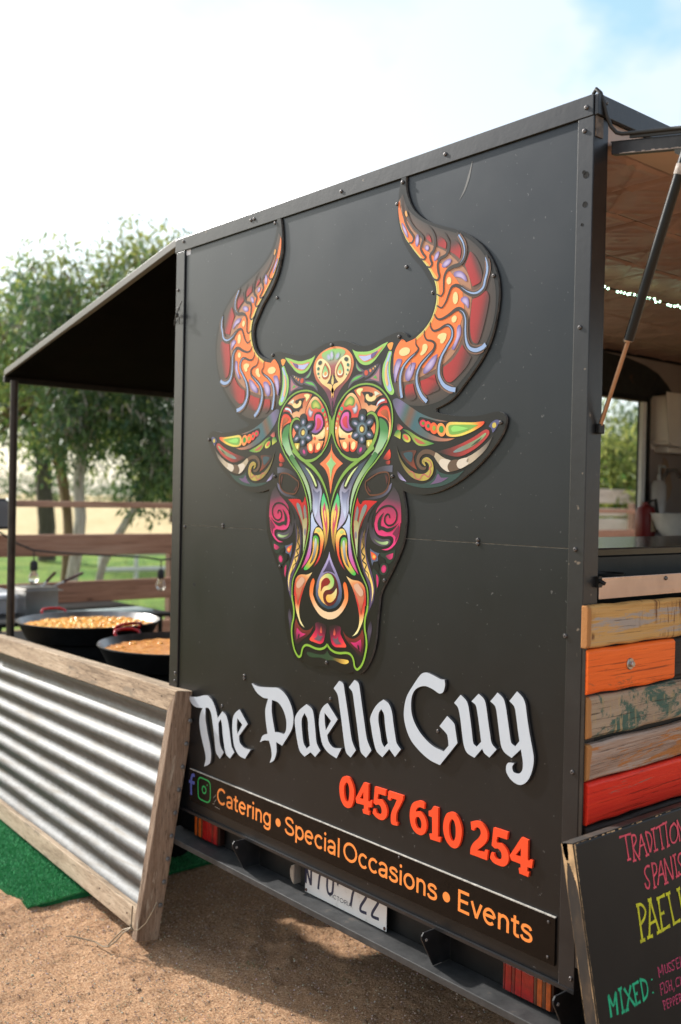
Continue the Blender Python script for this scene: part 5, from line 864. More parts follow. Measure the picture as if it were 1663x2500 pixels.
["eye_print","pair",1,"fill",[[2700,16977,1],[2642,16793],[2465,16636],[2215,16539],[1866,16495],[1485,16494,1],[1817,16550],[2143,16617],[2416,16729],[2575,16894]],None,["lin",[2682,16949],[1533,16498],[[0.0,"666680"],[0.361,"484858"],[1.0,"1c1c1e"]]]],
["eye_print","pair",2,"ring",[[1589,17011],[1846,17138],[2101,17245],[2354,17282],[2514,17261],[2586,17136],[2569,16949],[2483,16777],[2280,16665],[2003,16622],[1767,16629],[1633,16755],[1573,16899]],[48],"5e3520"],
["eye_print","pair",1,"fill",[[2378,17231],[2516,17199],[2533,17011],[2480,16886],[2429,17074]],None,["rad","1c1718","56201c"]],
["eye_print","pair",1,"fill",[[1639,16931],[1738,16820],[1860,16693],[1742,16692],[1656,16787]],None,["rad","1c1718","56201c"]],
["eye_print","pair",1,"fill",[[2573,17934,1],[2617,17821],[2608,17678],[2503,17625],[2319,17662],[2407,17778]],None,["lin",[2563,17915],[2342,17654],[[0.0,"ee4a34"],[1.0,"6a1c18"]]]],
["eye_print","pair",1,"fill",[[2413,17582],[2595,17606],[2586,17510],[2450,17508]],None,["lin",[2585,17557],[2414,17543],[[0.0,"b83c30"],[1.0,"4a1a18"]]]],
["ear_print","pair",1,"fill",[[2657,19299],[2847,19354],[3263,19153],[3731,18910],[4216,18736],[4815,18611,1],[4454,18636],[4038,18732],[3766,18779],[3693,18675],[3804,18519],[4049,18360],[4348,18243],[4642,18170],[5084,18155,1],[4788,18091],[4352,18111],[3903,18232],[3502,18419],[3121,18657],[2827,18958]],None,["lin",[2657,19299],[5070,18145],[[0.0,"4c5262"],[0.138,"716890"],[0.233,"406260"],[0.316,"70503e"],[0.406,"34626c"],[0.638,"586060"],[0.859,"a8705c"],[1.0,"cc8258"]]]],
["ear_print","pair",3,"fill",[[4016,18613],[4013,18570],[3987,18533],[3941,18511],[3885,18508],[3831,18524],[3788,18557],[3766,18599],[3769,18643],[3796,18679],[3842,18701],[3898,18704],[3952,18687],[3994,18655]],None,"cc2f4c"],
["ear_print","pair",3,"fill",[[4212,18532],[4212,18474],[4189,18426],[4145,18398],[4090,18394],[4035,18417],[3990,18461],[3965,18517],[3964,18576],[3988,18624],[4032,18652],[4087,18655],[4142,18632],[4187,18588]],None,"e4403a"],
["ear_print","pair",3,"fill",[[4452,18461],[4452,18393],[4424,18337],[4373,18303],[4308,18299],[4243,18325],[4190,18377],[4161,18443],[4160,18511],[4189,18568],[4241,18601],[4306,18605],[4370,18578],[4423,18527]],None,"f2602c"],
["ear_print","pair",3,"fill",[[4742,18413],[4744,18334],[4714,18268],[4657,18229],[4586,18224],[4514,18255],[4455,18315],[4422,18393],[4420,18473],[4451,18538],[4508,18577],[4579,18581],[4651,18550],[4709,18490]],None,"f49450"],
["ear_print","pair",4,"fill",[[3952,18603],[3947,18583],[3933,18567],[3911,18559],[3887,18560],[3865,18570],[3849,18587],[3843,18608],[3848,18628],[3863,18644],[3884,18652],[3908,18651],[3930,18641],[3946,18624]],None,"5a8a30"],
["ear_print","pair",4,"fill",[[4148,18522],[4144,18498],[4129,18480],[4108,18470],[4084,18471],[4062,18482],[4047,18502],[4041,18527],[4046,18551],[4060,18569],[4081,18579],[4105,18578],[4127,18566],[4142,18547]],None,"357550"],
["ear_print","pair",4,"fill",[[4383,18453],[4378,18423],[4361,18399],[4335,18387],[4306,18388],[4280,18403],[4261,18428],[4254,18458],[4259,18489],[4276,18512],[4302,18525],[4331,18523],[4357,18509],[4376,18484]],None,"8aa03a"],
["ear_print","pair",4,"fill",[[4675,18410],[4667,18368],[4644,18336],[4608,18318],[4568,18320],[4531,18340],[4505,18374],[4495,18417],[4503,18459],[4527,18491],[4563,18509],[4603,18507],[4639,18487],[4665,18452]],None,"249038"],
["ear_print","pair",3,"fill",[[4789,18541],[4916,18594],[5337,18569],[5749,18547],[6084,18560],[6104,18515],[6008,18438],[5702,18314],[5348,18219],[5012,18195],[4789,18248],[4736,18397]],None,["lin",[4750,18417],[6098,18535],[[0.0,"eab05a"],[0.332,"dcd462"],[0.699,"e8c850"],[0.84,"ea7a34"],[1.0,"e2442c"]]]],
["ear_print","pair",4,"fill",[[4862,18496],[5200,18513],[5900,18477,1],[5537,18341],[5151,18263],[4896,18282]],None,"78ac4e"],
["ear_print","pair",5,"fill",[[4949,18430],[5088,18487],[5576,18405,1],[5316,18349],[5008,18330]],None,"8fd36a"],
["ear_print","pair",2,"fill",[[6255,18418],[6336,18514],[6490,18581],[6599,18552],[6546,18425],[6395,18256],[6340,18374]],None,"50527a"],
["ear_print","pair",3,"fill",[[6504,18432],[6491,18403],[6467,18382],[6438,18373],[6408,18378],[6384,18397],[6370,18424],[6370,18456],[6383,18485],[6406,18506],[6436,18515],[6465,18510],[6490,18491],[6503,18464]],None,"c4b254"],
["ear_print","pair",2,"fill",[[4478,17816],[4936,17910],[5354,18023],[5760,18174],[6130,18346],[6263,18317],[6271,18217],[6086,18038],[5770,17844],[5363,17689],[5084,17674],[4712,17748]],None,["lin",[4536,17815],[6238,18278],[[0.0,"232021"],[0.296,"7a2e2c"],[0.532,"a83634"],[1.0,"b03c3a"]]]],
["ear_print","pair",3,"fill",[[5038,17799],[5218,17892],[5547,17997],[5896,18129],[6138,18262],[6178,18230],[6031,18100],[5713,17927],[5360,17813],[5109,17777]],None,["lin",[5081,17802],[6134,18221],[[0.0,"748a8e"],[0.377,"76806a"],[1.0,"8aa878"]]]],
["ear_print","pair",4,"fill",[[5659,17932,1],[5845,18059],[6043,18154,1],[5873,18018]],None,"3a4436"],
["ear_print","pair",2,"fill",[[4280,17774],[4426,17790],[4657,17665],[4946,17572],[5283,17587],[5638,17688],[5958,17843],[6219,18018],[6423,18211,1],[6202,17868],[5884,17618],[5564,17439],[5318,17354],[5039,17283],[4841,17281],[4636,17388],[4427,17580]],None,["lin",[4304,17756],[6398,18172],[[0.0,"b0a288"],[0.268,"b4a890"],[0.668,"b8aa94"],[0.804,"8a8074"],[1.0,"2e2b2a"]]]],
["ear_print","pair",3,"fill",[[4629,17623],[4946,17570],[4850,17431],[4926,17280],[4783,17296],[4571,17435],[4530,17545]],None,"d0c6b6"],
["ear_print","pair",4,"fill",[[4969,17569],[5241,17582],[5175,17469],[5296,17348],[5039,17283],[4912,17284],[4845,17421]],None,"5f4c3c"],
["ear_print","pair",5,"fill",[[5261,17588],[5563,17638],[5528,17536],[5617,17484],[5345,17357],[5233,17375],[5174,17479]],None,"d0c6b6"],
["ear_print","pair",2,"stroke",[[4363,17744],[4154,17819],[3915,17811],[3753,17692],[3728,17520],[3853,17389],[4004,17366],[4053,17430]],[130,122,126,130,118,97,63,13],"5c4636"],
["ear_print","pair",3,"stroke",[[4017,17441],[3929,17560],[4056,17612],[4208,17513],[4235,17311],[4091,17162],[3846,17125],[3538,17197],[3254,17374],[3043,17606],[2925,17829],[2849,18029]],[34,109,130,152,173,194,185,152,105,67,38,8],["lin",[4072,17590],[2856,18007],[[0.0,"b0a04c"],[0.06,"a89648"],[0.492,"8a8044"],[1.0,"28282a"]]]],
["ear_print","pair",4,"stroke",[[4041,17616],[4192,17550],[4246,17438],[4168,17375],[4221,17290],[4145,17137],[3994,17206],[3904,17185],[3787,17067],[3633,17121],[3567,17251],[3443,17296],[3382,17252],[3260,17373]],[17,32,34,34,34,29,8],"b4645a"],
["ear_print","pair",1,"fill",[[2972,17854,1],[3456,17882],[3647,17856],[3554,17685],[3590,17511],[3694,17333,1],[3407,17466],[3152,17644]],None,["lin",[2988,17849],[3656,17359],[[0.0,"1e1c1d"],[0.602,"5a2e22"],[1.0,"8a3a20"]]]],
["ear_print","pair",2,"fill",[[3147,17798],[3495,17816],[3460,17556],[3277,17642]],None,"2e4a54"],
["ear_print","pair",2,"fill",[[2903,17322],[3071,17189],[3287,17008,1],[3043,17074],[2928,17207]],None,["lin",[2910,17300],[3265,17024],[[0.0,"2a2a30"],[1.0,"b0a8d8"]]]],
["ear_print","pair",1,"fill",[[4439,17356,1],[4553,17266],[4843,17201],[5126,17216],[5444,17305,1],[5130,17071],[4679,16904],[4094,16838],[3579,16878],[3172,16986,1],[3576,16969],[3941,16949],[4266,17051],[4415,17204]],None,"274440"],
["ear_print","pair",2,"fill",[[4496,17224],[4615,17118],[4888,17122,1],[4619,16998],[4205,16928,1],[4384,17055]],None,"665074"],
["ear_print","pair",2,"fill",[[2837,18659,1],[2965,18620],[3110,18515,1],[2907,18436]],None,["lin",[2901,18645],[3000,18509],[[0.0,"2a2224"],[1.0,"c8605a"]]]],
["ear_print","pair",2,"fill",[[2745,18309,1],[2812,18417],[2922,18468],[3019,18387],[3003,18201,1]],None,["lin",[2875,18426],[2945,18225],[[0.0,"2f7a3c"],[1.0,"c8c850"]]]],
["ear_print","pair",2,"fill",[[3380,18118],[3324,18102],[3251,18111],[3177,18142],[3115,18191],[3080,18246],[3076,18298],[3107,18335],[3164,18350],[3237,18341],[3311,18309],[3372,18261],[3407,18206],[3410,18155]],None,["lin",[3131,18328],[3325,18125],[[0.0,"3f8a3c"],[1.0,"d0cc58"]]]],
["ear_print","pair",3,"fill",[[3322,18174],[3291,18168],[3247,18178],[3200,18202],[3158,18235],[3130,18271],[3121,18303],[3133,18323],[3164,18329],[3208,18319],[3256,18295],[3297,18262],[3325,18226],[3334,18195]],None,"d4644c"],
["ear_print","pair",1,"fill",[[3064,18484,1],[3316,18431],[3598,18290],[3844,18185],[4331,18038,1],[4000,17985],[3728,18005],[3541,18119],[3382,18298]],None,["lin",[3127,18460],[4325,18038],[[0.0,"2c6a34"],[0.539,"9ab048"],[1.0,"3a8a40"]]]],
["ear_print","pair",2,"fill",[[3554,18222],[3754,18155],[4004,18047,1],[3818,18042],[3665,18093]],None,"b4604c"]]
GLYPHS = [
["letter","Th",[[-7839,9198,1],[-7312,9246],[-6673,9417],[-6334,9352],[-6077,9118],[-5883,8748,1],[-5607,9031,1],[-5362,8924],[-5208,8636],[-5100,8250],[-5003,7932],[-4832,7765,1],[-5091,7495,1],[-5350,7612],[-5465,7907],[-5557,8252],[-5625,8604],[-5711,8738,1],[-5836,8574,1],[-5799,8205],[-5688,7816],[-5471,7623,1],[-5706,7356,1],[-5957,7532],[-6063,7970],[-6197,8498],[-6317,8846],[-6489,8992],[-6675,8969,1],[-6662,8598],[-6529,8158],[-6346,7729],[-6259,7377],[-6332,7061],[-6697,6865,1],[-6599,7213],[-6765,7599],[-6949,7984],[-7057,8386],[-6991,8727],[-6852,8924,1],[-7300,8885],[-7610,8974]],[]],
["letter","e",[[-4570,9284,1],[-4082,8867,1],[-4572,8375,1],[-4518,8163],[-4253,8039],[-3889,8039,1],[-4203,7674,1],[-4550,7712],[-4830,7944],[-4943,8281],[-4986,8632],[-4942,8954],[-4791,9138]],[[[-4692,8955,1],[-4392,8787,1],[-4674,8422,1],[-4714,8683]]]],
["letter","P",[[-3902,10272,1],[-3499,10221],[-2849,10293],[-2391,10335],[-1970,10159],[-1688,9831],[-1595,9473],[-1685,9124],[-2159,8528,1],[-2475,8583,1],[-2451,8257],[-2582,7975],[-2805,7833,1],[-2706,8076],[-2750,8324],[-2864,8549,1],[-3151,8501],[-3367,8397,1],[-3228,8636],[-2957,8766,1],[-3064,9163],[-3098,9544],[-2959,9911,1],[-3269,9903],[-3641,10038]],[[[-2751,9903,1],[-2411,9875],[-2127,9671],[-1965,9364],[-1970,9070],[-2068,8917,1],[-2311,8920],[-2556,8895,1],[-2673,9235],[-2754,9561]]]],
["letter","a",[[-951,10073,1],[-669,9966],[-564,9701],[-488,9311],[-413,8961],[-230,8769,1],[-476,8520,1],[-704,8619,1],[-997,8419,1],[-1245,8548],[-1387,8850],[-1486,9203],[-1523,9528],[-1318,9812]],[[[-1040,9779,1],[-884,9602],[-842,9284],[-742,8814,1],[-901,8692,1],[-1056,8833],[-1146,9185],[-1177,9549]]]],
["letter","e",[[67,10282,1],[557,9872,1],[79,9299,1],[159,9116],[397,8985],[758,9039,1],[534,8689,1],[126,8790],[-130,8978],[-266,9313],[-326,9623],[-285,9912],[-135,10139]],[[[-67,9963,1],[249,9769,1],[12,9434,1],[-45,9675]]]],
["letter","l",[[594,11039,1],[776,10981],[842,10776],[956,10366],[1090,9845],[1222,9366],[1405,9113,1],[1180,8853,1],[969,8965],[851,9331],[733,9857],[616,10308],[528,10608],[341,10775,1]],[]],
["letter","l",[[1283,11171,1],[1459,11105],[1523,10923],[1621,10518],[1751,10005],[1879,9534],[2079,9248,1],[1851,8987,1],[1618,9118],[1508,9538],[1395,10017],[1288,10461],[1196,10794],[1033,10912,1]],[]],
["letter","a",[[2549,10802,1],[2769,10713],[2898,10512],[2972,10193],[3063,9841],[3121,9668],[3294,9526,1],[3064,9265,1],[2823,9441,1],[2545,9149,1],[2293,9276],[2145,9586],[2051,9909],[1998,10165],[2146,10456],[2334,10658]],[[[2460,10510,1],[2578,10381],[2624,10128],[2687,9842],[2765,9597,1],[2618,9448,1],[2504,9582],[2430,9867],[2349,10153],[2359,10380]]]],
["letter","G",[[4211,11814],[4459,11786],[4753,11717],[4906,11723,1],[4925,11569],[4859,11383],[4716,11325],[4495,11395],[4222,11441],[3973,11384],[3775,11245],[3669,11010],[3680,10650],[3827,10351],[4113,10081],[4516,9876],[4930,9809,1],[5100,9994,1],[5076,10163],[5025,10293],[4757,10452,1],[5030,10776,1],[5285,10620],[5336,10457],[5416,10127,1],[4802,9413,1],[4430,9467],[4026,9633],[3662,9885],[3445,10244],[3382,10597],[3473,11014],[3720,11381],[4013,11731]],[]],
["letter","u",[[5494,11416,1],[5681,11310],[5762,11187],[5829,10925],[5898,10597],[5971,10238],[6090,10170,1],[6237,10324,1],[6174,10650],[6097,11007],[6023,11231],[5877,11308,1],[6117,11545,1],[6306,11431],[6378,11258],[6454,10903],[6528,10583],[6591,10361],[6755,10235,1],[6524,9980,1],[6346,10060],[6277,10157,1],[6018,9867,1],[5767,9940],[5648,10104],[5569,10432],[5498,10797],[5412,11058],[5268,11165,1]],[]],
["letter","y",[[6748,11677,1],[6930,11568],[7011,11400],[7079,11116],[7141,10832],[7222,10504],[7353,10432,1],[7481,10588,1],[7419,10885],[7351,11230],[7292,11415],[7134,11526,1],[7372,11807,1],[7552,11687],[7638,11539],[7708,11197],[7792,10826],[7877,10522],[7937,10246],[7893,9948],[7753,9659],[7532,9512],[7283,9552],[7102,9708],[7077,9867],[7145,9980],[7332,10004,1],[7273,9909],[7318,9788],[7484,9783],[7583,9880],[7607,10047],[7573,10234],[7528,10396,1],[7246,10123,1],[7012,10215],[6901,10357],[6828,10674],[6753,11057],[6681,11310],[6513,11415,1]],[]],
["digit","0",[[961,8246],[1147,8223],[1280,8072],[1350,7847],[1325,7580],[1233,7396],[1098,7328],[928,7340],[768,7484],[685,7730],[696,7978],[808,8177]],[[[998,8071],[1092,8018],[1137,7837],[1120,7610],[1062,7505],[968,7533],[901,7699],[894,7922]]]],
["digit","4",[[1764,8244,1],[1970,8246,1],[1971,7747,1],[2058,7755,1],[2072,7802,1],[2139,7804,1],[2116,7596,1],[1982,7582,1],[1985,7474,1],[2044,7473,1],[2027,7352,1],[1762,7344,1],[1729,7455,1],[1796,7480,1],[1784,7588,1],[1456,7567,1],[1416,7692,1]],[[[1752,7962,1],[1758,7745,1],[1609,7749,1]]]],
["digit","5",[[2241,8236,1],[2704,8247,1],[2695,8074,1],[2396,8067,1],[2372,7914],[2543,7926],[2703,7820],[2772,7662],[2741,7480],[2589,7353],[2361,7353],[2164,7450,1],[2203,7588,1],[2290,7596,1],[2342,7505],[2471,7489],[2549,7567],[2522,7697],[2420,7759],[2292,7718],[2198,7764,1]],[]],
["digit","7",[[2811,8243,1],[3410,8251,1],[3399,8144],[3296,7947],[3166,7723],[3143,7564],[3154,7461],[3215,7449,1],[3199,7352,1],[2969,7346],[2928,7509],[2959,7690],[3077,7912],[3160,8076,1],[2934,8069,1],[2886,7981,1],[2790,8006,1]],[]],
["digit","6",[[4010,8261],[4154,8268],[4241,8237,1],[4237,8087,1],[4094,8098],[3977,8050],[3915,7941],[4071,7980],[4230,7909],[4325,7757],[4331,7554],[4245,7401],[4117,7338],[3932,7354],[3769,7480],[3688,7704],[3701,7953],[3802,8148]],[[[4011,7815],[4098,7772],[4146,7654],[4124,7536],[4060,7491],[3966,7532],[3902,7647],[3920,7764]]]],
["digit","1",[[4580,8247,1],[4757,8245,1],[4767,7477,1],[4875,7479,1],[4859,7343,1],[4492,7329,1],[4445,7464,1],[4557,7485,1],[4538,7941,1],[4415,7943,1],[4406,8078,1],[4506,8136]],[]],
["digit","0",[[5211,8250],[5394,8237],[5531,8119],[5622,7892],[5594,7598],[5504,7402],[5385,7330],[5225,7343],[5061,7470],[4962,7698],[4972,7956],[5065,8162]],[[[5257,8075],[5351,8036],[5404,7888],[5407,7655],[5343,7511],[5257,7523],[5181,7666],[5169,7916]]]],
["digit","2",[[5927,8177,1],[6085,8239],[6247,8252],[6410,8180],[6501,8039],[6488,7844],[6356,7667],[6165,7499,1],[6418,7518,1],[6439,7594,1],[6530,7590,1],[6503,7338,1],[5935,7337,1],[5943,7490],[6032,7656],[6201,7826],[6279,7961],[6253,8060],[6170,8094],[6079,8049],[6050,7976,1],[5956,7981,1]],[]],
["digit","5",[[6699,8231,1],[7165,8234,1],[7142,8044,1],[6833,8038,1],[6814,7890],[6981,7893],[7138,7800],[7208,7648],[7187,7471],[7063,7346],[6887,7323],[6707,7349],[6603,7431,1],[6644,7582,1],[6727,7583,1],[6770,7505],[6883,7465],[6981,7532],[6966,7665],[6864,7739],[6752,7717],[6650,7766,1]],[]],
["digit","4",[[7601,8228,1],[7809,8210,1],[7807,7719,1],[7874,7725,1],[7885,7762,1],[7963,7751,1],[7941,7558,1],[7801,7547,1],[7804,7450,1],[7861,7442,1],[7835,7312,1],[7563,7319,1],[7534,7446,1],[7598,7470,1],[7588,7563,1],[7298,7568,1],[7240,7675,1]],[[[7588,7951,1],[7594,7734,1],[7427,7737,1]]]]]
BOARD_TEXT = [["TRADITIONAL","d8485c",46,[[[1640,181],[1889,184],[2101,191]],[[1878,196],[1879,444],[1884,724]],[[1820,719],[1963,720]],[[2114,243],[2101,533],[2081,788]],[[2022,788],[2159,787]],[[2099,240],[2241,253],[2262,371],[2098,500]],[[2098,500],[2193,660],[2301,817]],[[2477,278],[2396,463],[2289,745]],[[2475,271],[2544,537],[2618,782]],[[2379,525],[2582,512]],[[2538,781],[2683,767]],[[2665,264],[2706,504],[2740,735]],[[2657,263],[2823,324],[2871,493],[2749,733]],[[2987,250],[2974,492],[2966,745]],[[2894,258],[3077,249]],[[2891,749],[3067,737]],[[3098,267],[3462,218]],[[3261,247],[3256,504],[3260,761]],[[3208,766],[3329,753]],[[3521,218],[3505,486],[3492,757]],[[3451,227],[3591,209]],[[3436,759],[3568,741]],[[3881,291],[3974,418],[3953,597],[3823,719],[3678,701],[3634,556],[3709,367],[3881,291]],[[4023,249],[4017,495],[4014,746]],[[4023,249],[4126,494],[4220,730]],[[4340,258],[4312,507],[4280,735]],[[4594,259],[4480,493],[4367,725]],[[4594,259],[4656,504],[4722,738]],[[4467,537],[4692,534]],[[4956,256],[4926,509],[4911,740]],[[4911,740],[5183,723]]]],["SPANISH","d8485c",46,[[[2644,1028],[2516,1011],[2413,1097],[2455,1237],[2541,1364],[2489,1482],[2398,1451],[2360,1341]],[[2742,995],[2736,1256],[2719,1524]],[[2669,1528],[2794,1520]],[[2711,992],[2888,1030],[2882,1200],[2724,1286]],[[3108,1007],[2980,1244],[2856,1501]],[[3108,1007],[3148,1281],[3190,1544]],[[2944,1302],[3171,1304]],[[3117,1539],[3293,1535]],[[3258,990],[3238,1257],[3220,1500]],[[3260,984],[3370,1263],[3493,1513]],[[3532,990],[3525,1253],[3510,1513]],[[3683,999],[3682,1242],[3686,1494]],[[3612,1007],[3761,993]],[[3626,1494],[3774,1486]],[[4031,1018],[3882,1037],[3825,1160],[3931,1318],[3935,1455],[3800,1470],[3771,1392]],[[4181,985],[4173,1234],[4170,1472]],[[4450,972],[4438,1222],[4425,1460]],[[4161,1232],[4447,1224]]]],["PAELLA","c8c418",66,[[[1970,1725],[1961,2125],[1957,2503]],[[1871,2506],[2061,2509]],[[1902,1734],[2098,1756],[2225,1914],[2141,2064],[1929,2170]],[[2460,1735],[2343,2135],[2234,2495]],[[2460,1735],[2555,2123],[2652,2502]],[[2284,2238],[2589,2218]],[[2144,2493],[2370,2505]],[[2541,2493],[2736,2491]],[[2373,1731],[2521,1732]],[[2788,1791],[2774,2134],[2765,2477]],[[2720,1785],[3061,1768]],[[2773,2138],[2944,2128]],[[2745,2487],[3101,2465]],[[3207,1768],[3234,2115],[3268,2463]],[[3114,1773],[3299,1768]],[[3217,2466],[3546,2452]],[[3649,1771],[3673,2133],[3701,2477]],[[3570,1780],[3723,1766]],[[3681,2472],[3989,2455]],[[4188,1782],[4117,2127],[4047,2480]],[[4188,1782],[4286,2122],[4390,2440]],[[4092,2211],[4353,2194]]]],["MIXED:","12a878",58,[[[458,3688],[459,3471],[463,3238],[579,3491],[723,3250],[704,3465],[687,3703]],[[887,3233],[883,3478],[885,3711]],[[814,3232],[955,3227]],[[830,3712],[960,3705]],[[1027,3262],[1181,3495],[1354,3723]],[[1285,3267],[1154,3487],[1030,3706]],[[977,3711],[1095,3712]],[[1373,3276],[1386,3484],[1399,3692]],[[1341,3283],[1586,3275]],[[1368,3495],[1490,3494]],[[1378,3700],[1553,3686]],[[1660,3255],[1668,3484],[1677,3705]],[[1631,3247],[1846,3349],[1877,3524],[1805,3647],[1648,3700]],[[2085,3359],[2081,3391]],[[2058,3632],[2057,3665]]]],["MUSSELS","b83a62",24,[[[2397,3422],[2390,3188],[2469,3337],[2564,3183],[2562,3405]],[[2658,3209],[2654,3367],[2705,3403],[2757,3375],[2761,3216]],[[2917,3244],[2814,3231],[2814,3305],[2882,3367],[2845,3410],[2785,3393]],[[3071,3226],[2959,3227],[2966,3304],[3024,3363],[2987,3418],[2911,3396]],[[3127,3219],[3128,3435]],[[3127,3219],[3237,3217]],[[3126,3327],[3227,3322]],[[3128,3435],[3237,3433]],[[3297,3211],[3290,3437]],[[3290,3437],[3389,3432]],[[3567,3230],[3471,3237],[3478,3315],[3533,3373],[3492,3427],[3428,3414]]]],["FISH, CHI","b83a62",24,[[[2377,3564],[2371,3803]],[[2356,3568],[2503,3558]],[[2374,3678],[2457,3679]],[[2523,3574],[2515,3803]],[[2684,3577],[2601,3585],[2608,3672],[2657,3729],[2598,3796],[2553,3783]],[[2717,3576],[2712,3808]],[[2817,3583],[2805,3814]],[[2716,3695],[2813,3697]],[[2902,3789],[2857,3861]],[[3142,3633],[3040,3625],[2990,3697],[3006,3787],[3116,3793]],[[3182,3622],[3181,3815]],[[3273,3627],[3272,3820]],[[3180,3718],[3274,3724]],[[3365,3631],[3359,3824]]]],["PEPPERS","b83a62",24,[[[2397,3926],[2419,4131]],[[2377,3924],[2470,3952],[2456,4027],[2398,4048]],[[2533,3941],[2530,4123]],[[2524,3943],[2620,3946]],[[2532,4029],[2604,4034]],[[2530,4125],[2610,4126]],[[2660,3951],[2658,4130]],[[2651,3953],[2727,3971],[2718,4032],[2664,4051]],[[2781,3955],[2779,4134]],[[2772,3957],[2849,3975],[2840,4036],[2785,4054]],[[2903,3959],[2897,4138]],[[2894,3961],[2993,3962]],[[2899,4043],[2977,4047]],[[2896,4140],[2975,4140]],[[3033,3965],[3031,4146]],[[3024,3967],[3102,3985],[3093,4047],[3037,4069],[3105,4147]],[[3253,3986],[3177,3986],[3179,4051],[3229,4097],[3194,4145],[3143,4134]]]]]
PLATE = [[[-1316,4259],[-1326,4826]],[[-1313,4805],[-1197,4540],[-1073,4266]],[[-1061,4270],[-1059,4818]],[[-833,4884],[-581,4893],[-651,4631],[-697,4252]],[[-104,4274],[-207,4290],[-269,4454],[-265,4699],[-238,4914],[-146,5003],[-32,4976],[21,4835],[17,4591],[-13,4363],[-104,4274]],[[744,4876],[1002,4880],[916,4561],[854,4233]],[[1335,4741],[1437,4855],[1559,4824],[1512,4669],[1311,4382],[1298,4232],[1567,4239]],[[1853,4766],[1969,4884],[2089,4830],[2027,4660],[1832,4366],[1811,4239],[2107,4245]]]
VIC = [[-182,3981],[880,3969],[-186,4114],[875,4133]]
LOGO_F = [[[-7353,6398],[-7491,6373],[-7564,6259],[-7575,6085],[-7580,5878],[-7560,5643]],[[-7724,6108],[-7546,6110],[-7352,6114]]]
LOGO_I = [[-7122,6257],[-7031,6378],[-6908,6410],[-6519,6404],[-6376,6361],[-6328,6261],[-6313,5797],[-6393,5678],[-6533,5628],[-6902,5632],[-7061,5684],[-7099,5810]]
LOGO_C = [[-6718,6024],[-6513,6236]]
BANNER = {"Catering":[-5858,-2733],"Special":[-1957,722],"Occasions":[937,4744],"Events":[5538,7966]}
SCREWS = [[-4279,25804],[212,25738],[-2999,23005],[3029,23027],[4088,22158],[-6473,21947],[-5915,15495],[-5912,15422],[5898,15498],[5901,15401],[-4443,10433],[-4440,10341],[9029,25752],[8978,25221],[8978,20632],[8995,15414],[8767,13345],[9064,10164],[9155,5297],[4626,10279],[-5750,9184],[106,10400],[-8752,25865],[-9088,24120],[-9072,23439],[-8423,15344],[-8808,9887],[-8817,9605]]
SIGN_SCREWS = [[-3078,25429],[2882,25403],[2679,24838],[6309,22254],[-85,21154],[-3075,21136],[2878,21082],[6652,18505],[-6771,18489],[2716,17156],[-2834,17176],[-2459,14273],[2478,14187],[-20,11499]]
BAN_SCREWS = [[3286,6489],[8469,6409],[8466,5560]]
HOLES = [[9046,24183],[8989,24255],[9034,23498],[8969,23037],[-7700,13266]]
def flat_strokes(strokes, width, y, parent, name, m, thick=.0, closed=(), scale=1e-4):
    """printed strokes lying on a wall plane at depth y; each a ribbon a hair above the last"""
    b = MB()
    for k, s in enumerate(strokes):
        p = smooth_path([(a[0] * scale, a[1] * scale) + tuple(a[2:]) for a in s], False, 6) if len(s) > 2 else [(a[0] * scale, a[1] * scale) for a in s]
        Lf, Rt = ribbon(p, [width]); yy = y - .00004 * k
        for i in range(len(p) - 1): b.face([(Lf[i][0], yy, Lf[i][1]), (Rt[i][0], yy, Rt[i][1]), (Rt[i + 1][0], yy, Rt[i + 1][1]), (Lf[i + 1][0], yy, Lf[i + 1][1])])
    return b.build(name, m, parent, fixn=False)

# plate characters, stroke lists grouped per character
chars = [PLATE[0:3], PLATE[3:4], PLATE[4:5], PLATE[5:6], PLATE[6:7], PLATE[7:8]]
for c in chars: flat_strokes([[tuple(p) + ((1,) if len(c) == 3 else ()) for p in s] for s in c], .0092, .0362, np_, 'character', NAVY)
b = MB(); b.face([(.0185, .0362, .470), (.0235, .0362, .4635), (.0285, .0362, .470), (.0235, .0362, .4765)]); b.build('diamond', NAVY, np_)
for x in (-.129, .235): MB().lathe((x, .0365, .4055), [(0, -.003), (.0045, -.002), (.005, 0)], 10, 0, 'y').build('screw', plain('rusty_screw', (.08, .03, .02), .8), np_)
pl_ = part('plate_lamp', MB().prism([(-.155, .036, .486), (-.170, .036, .478), (-.178, .036, .462), (-.176, .036, .44), (-.166, .036, .425), (-.155, .036, .42)], (0, -.03, 0)), plain('clouded_lamp', (.16, .14, .12), .3, nscale=30), bevel=.003)

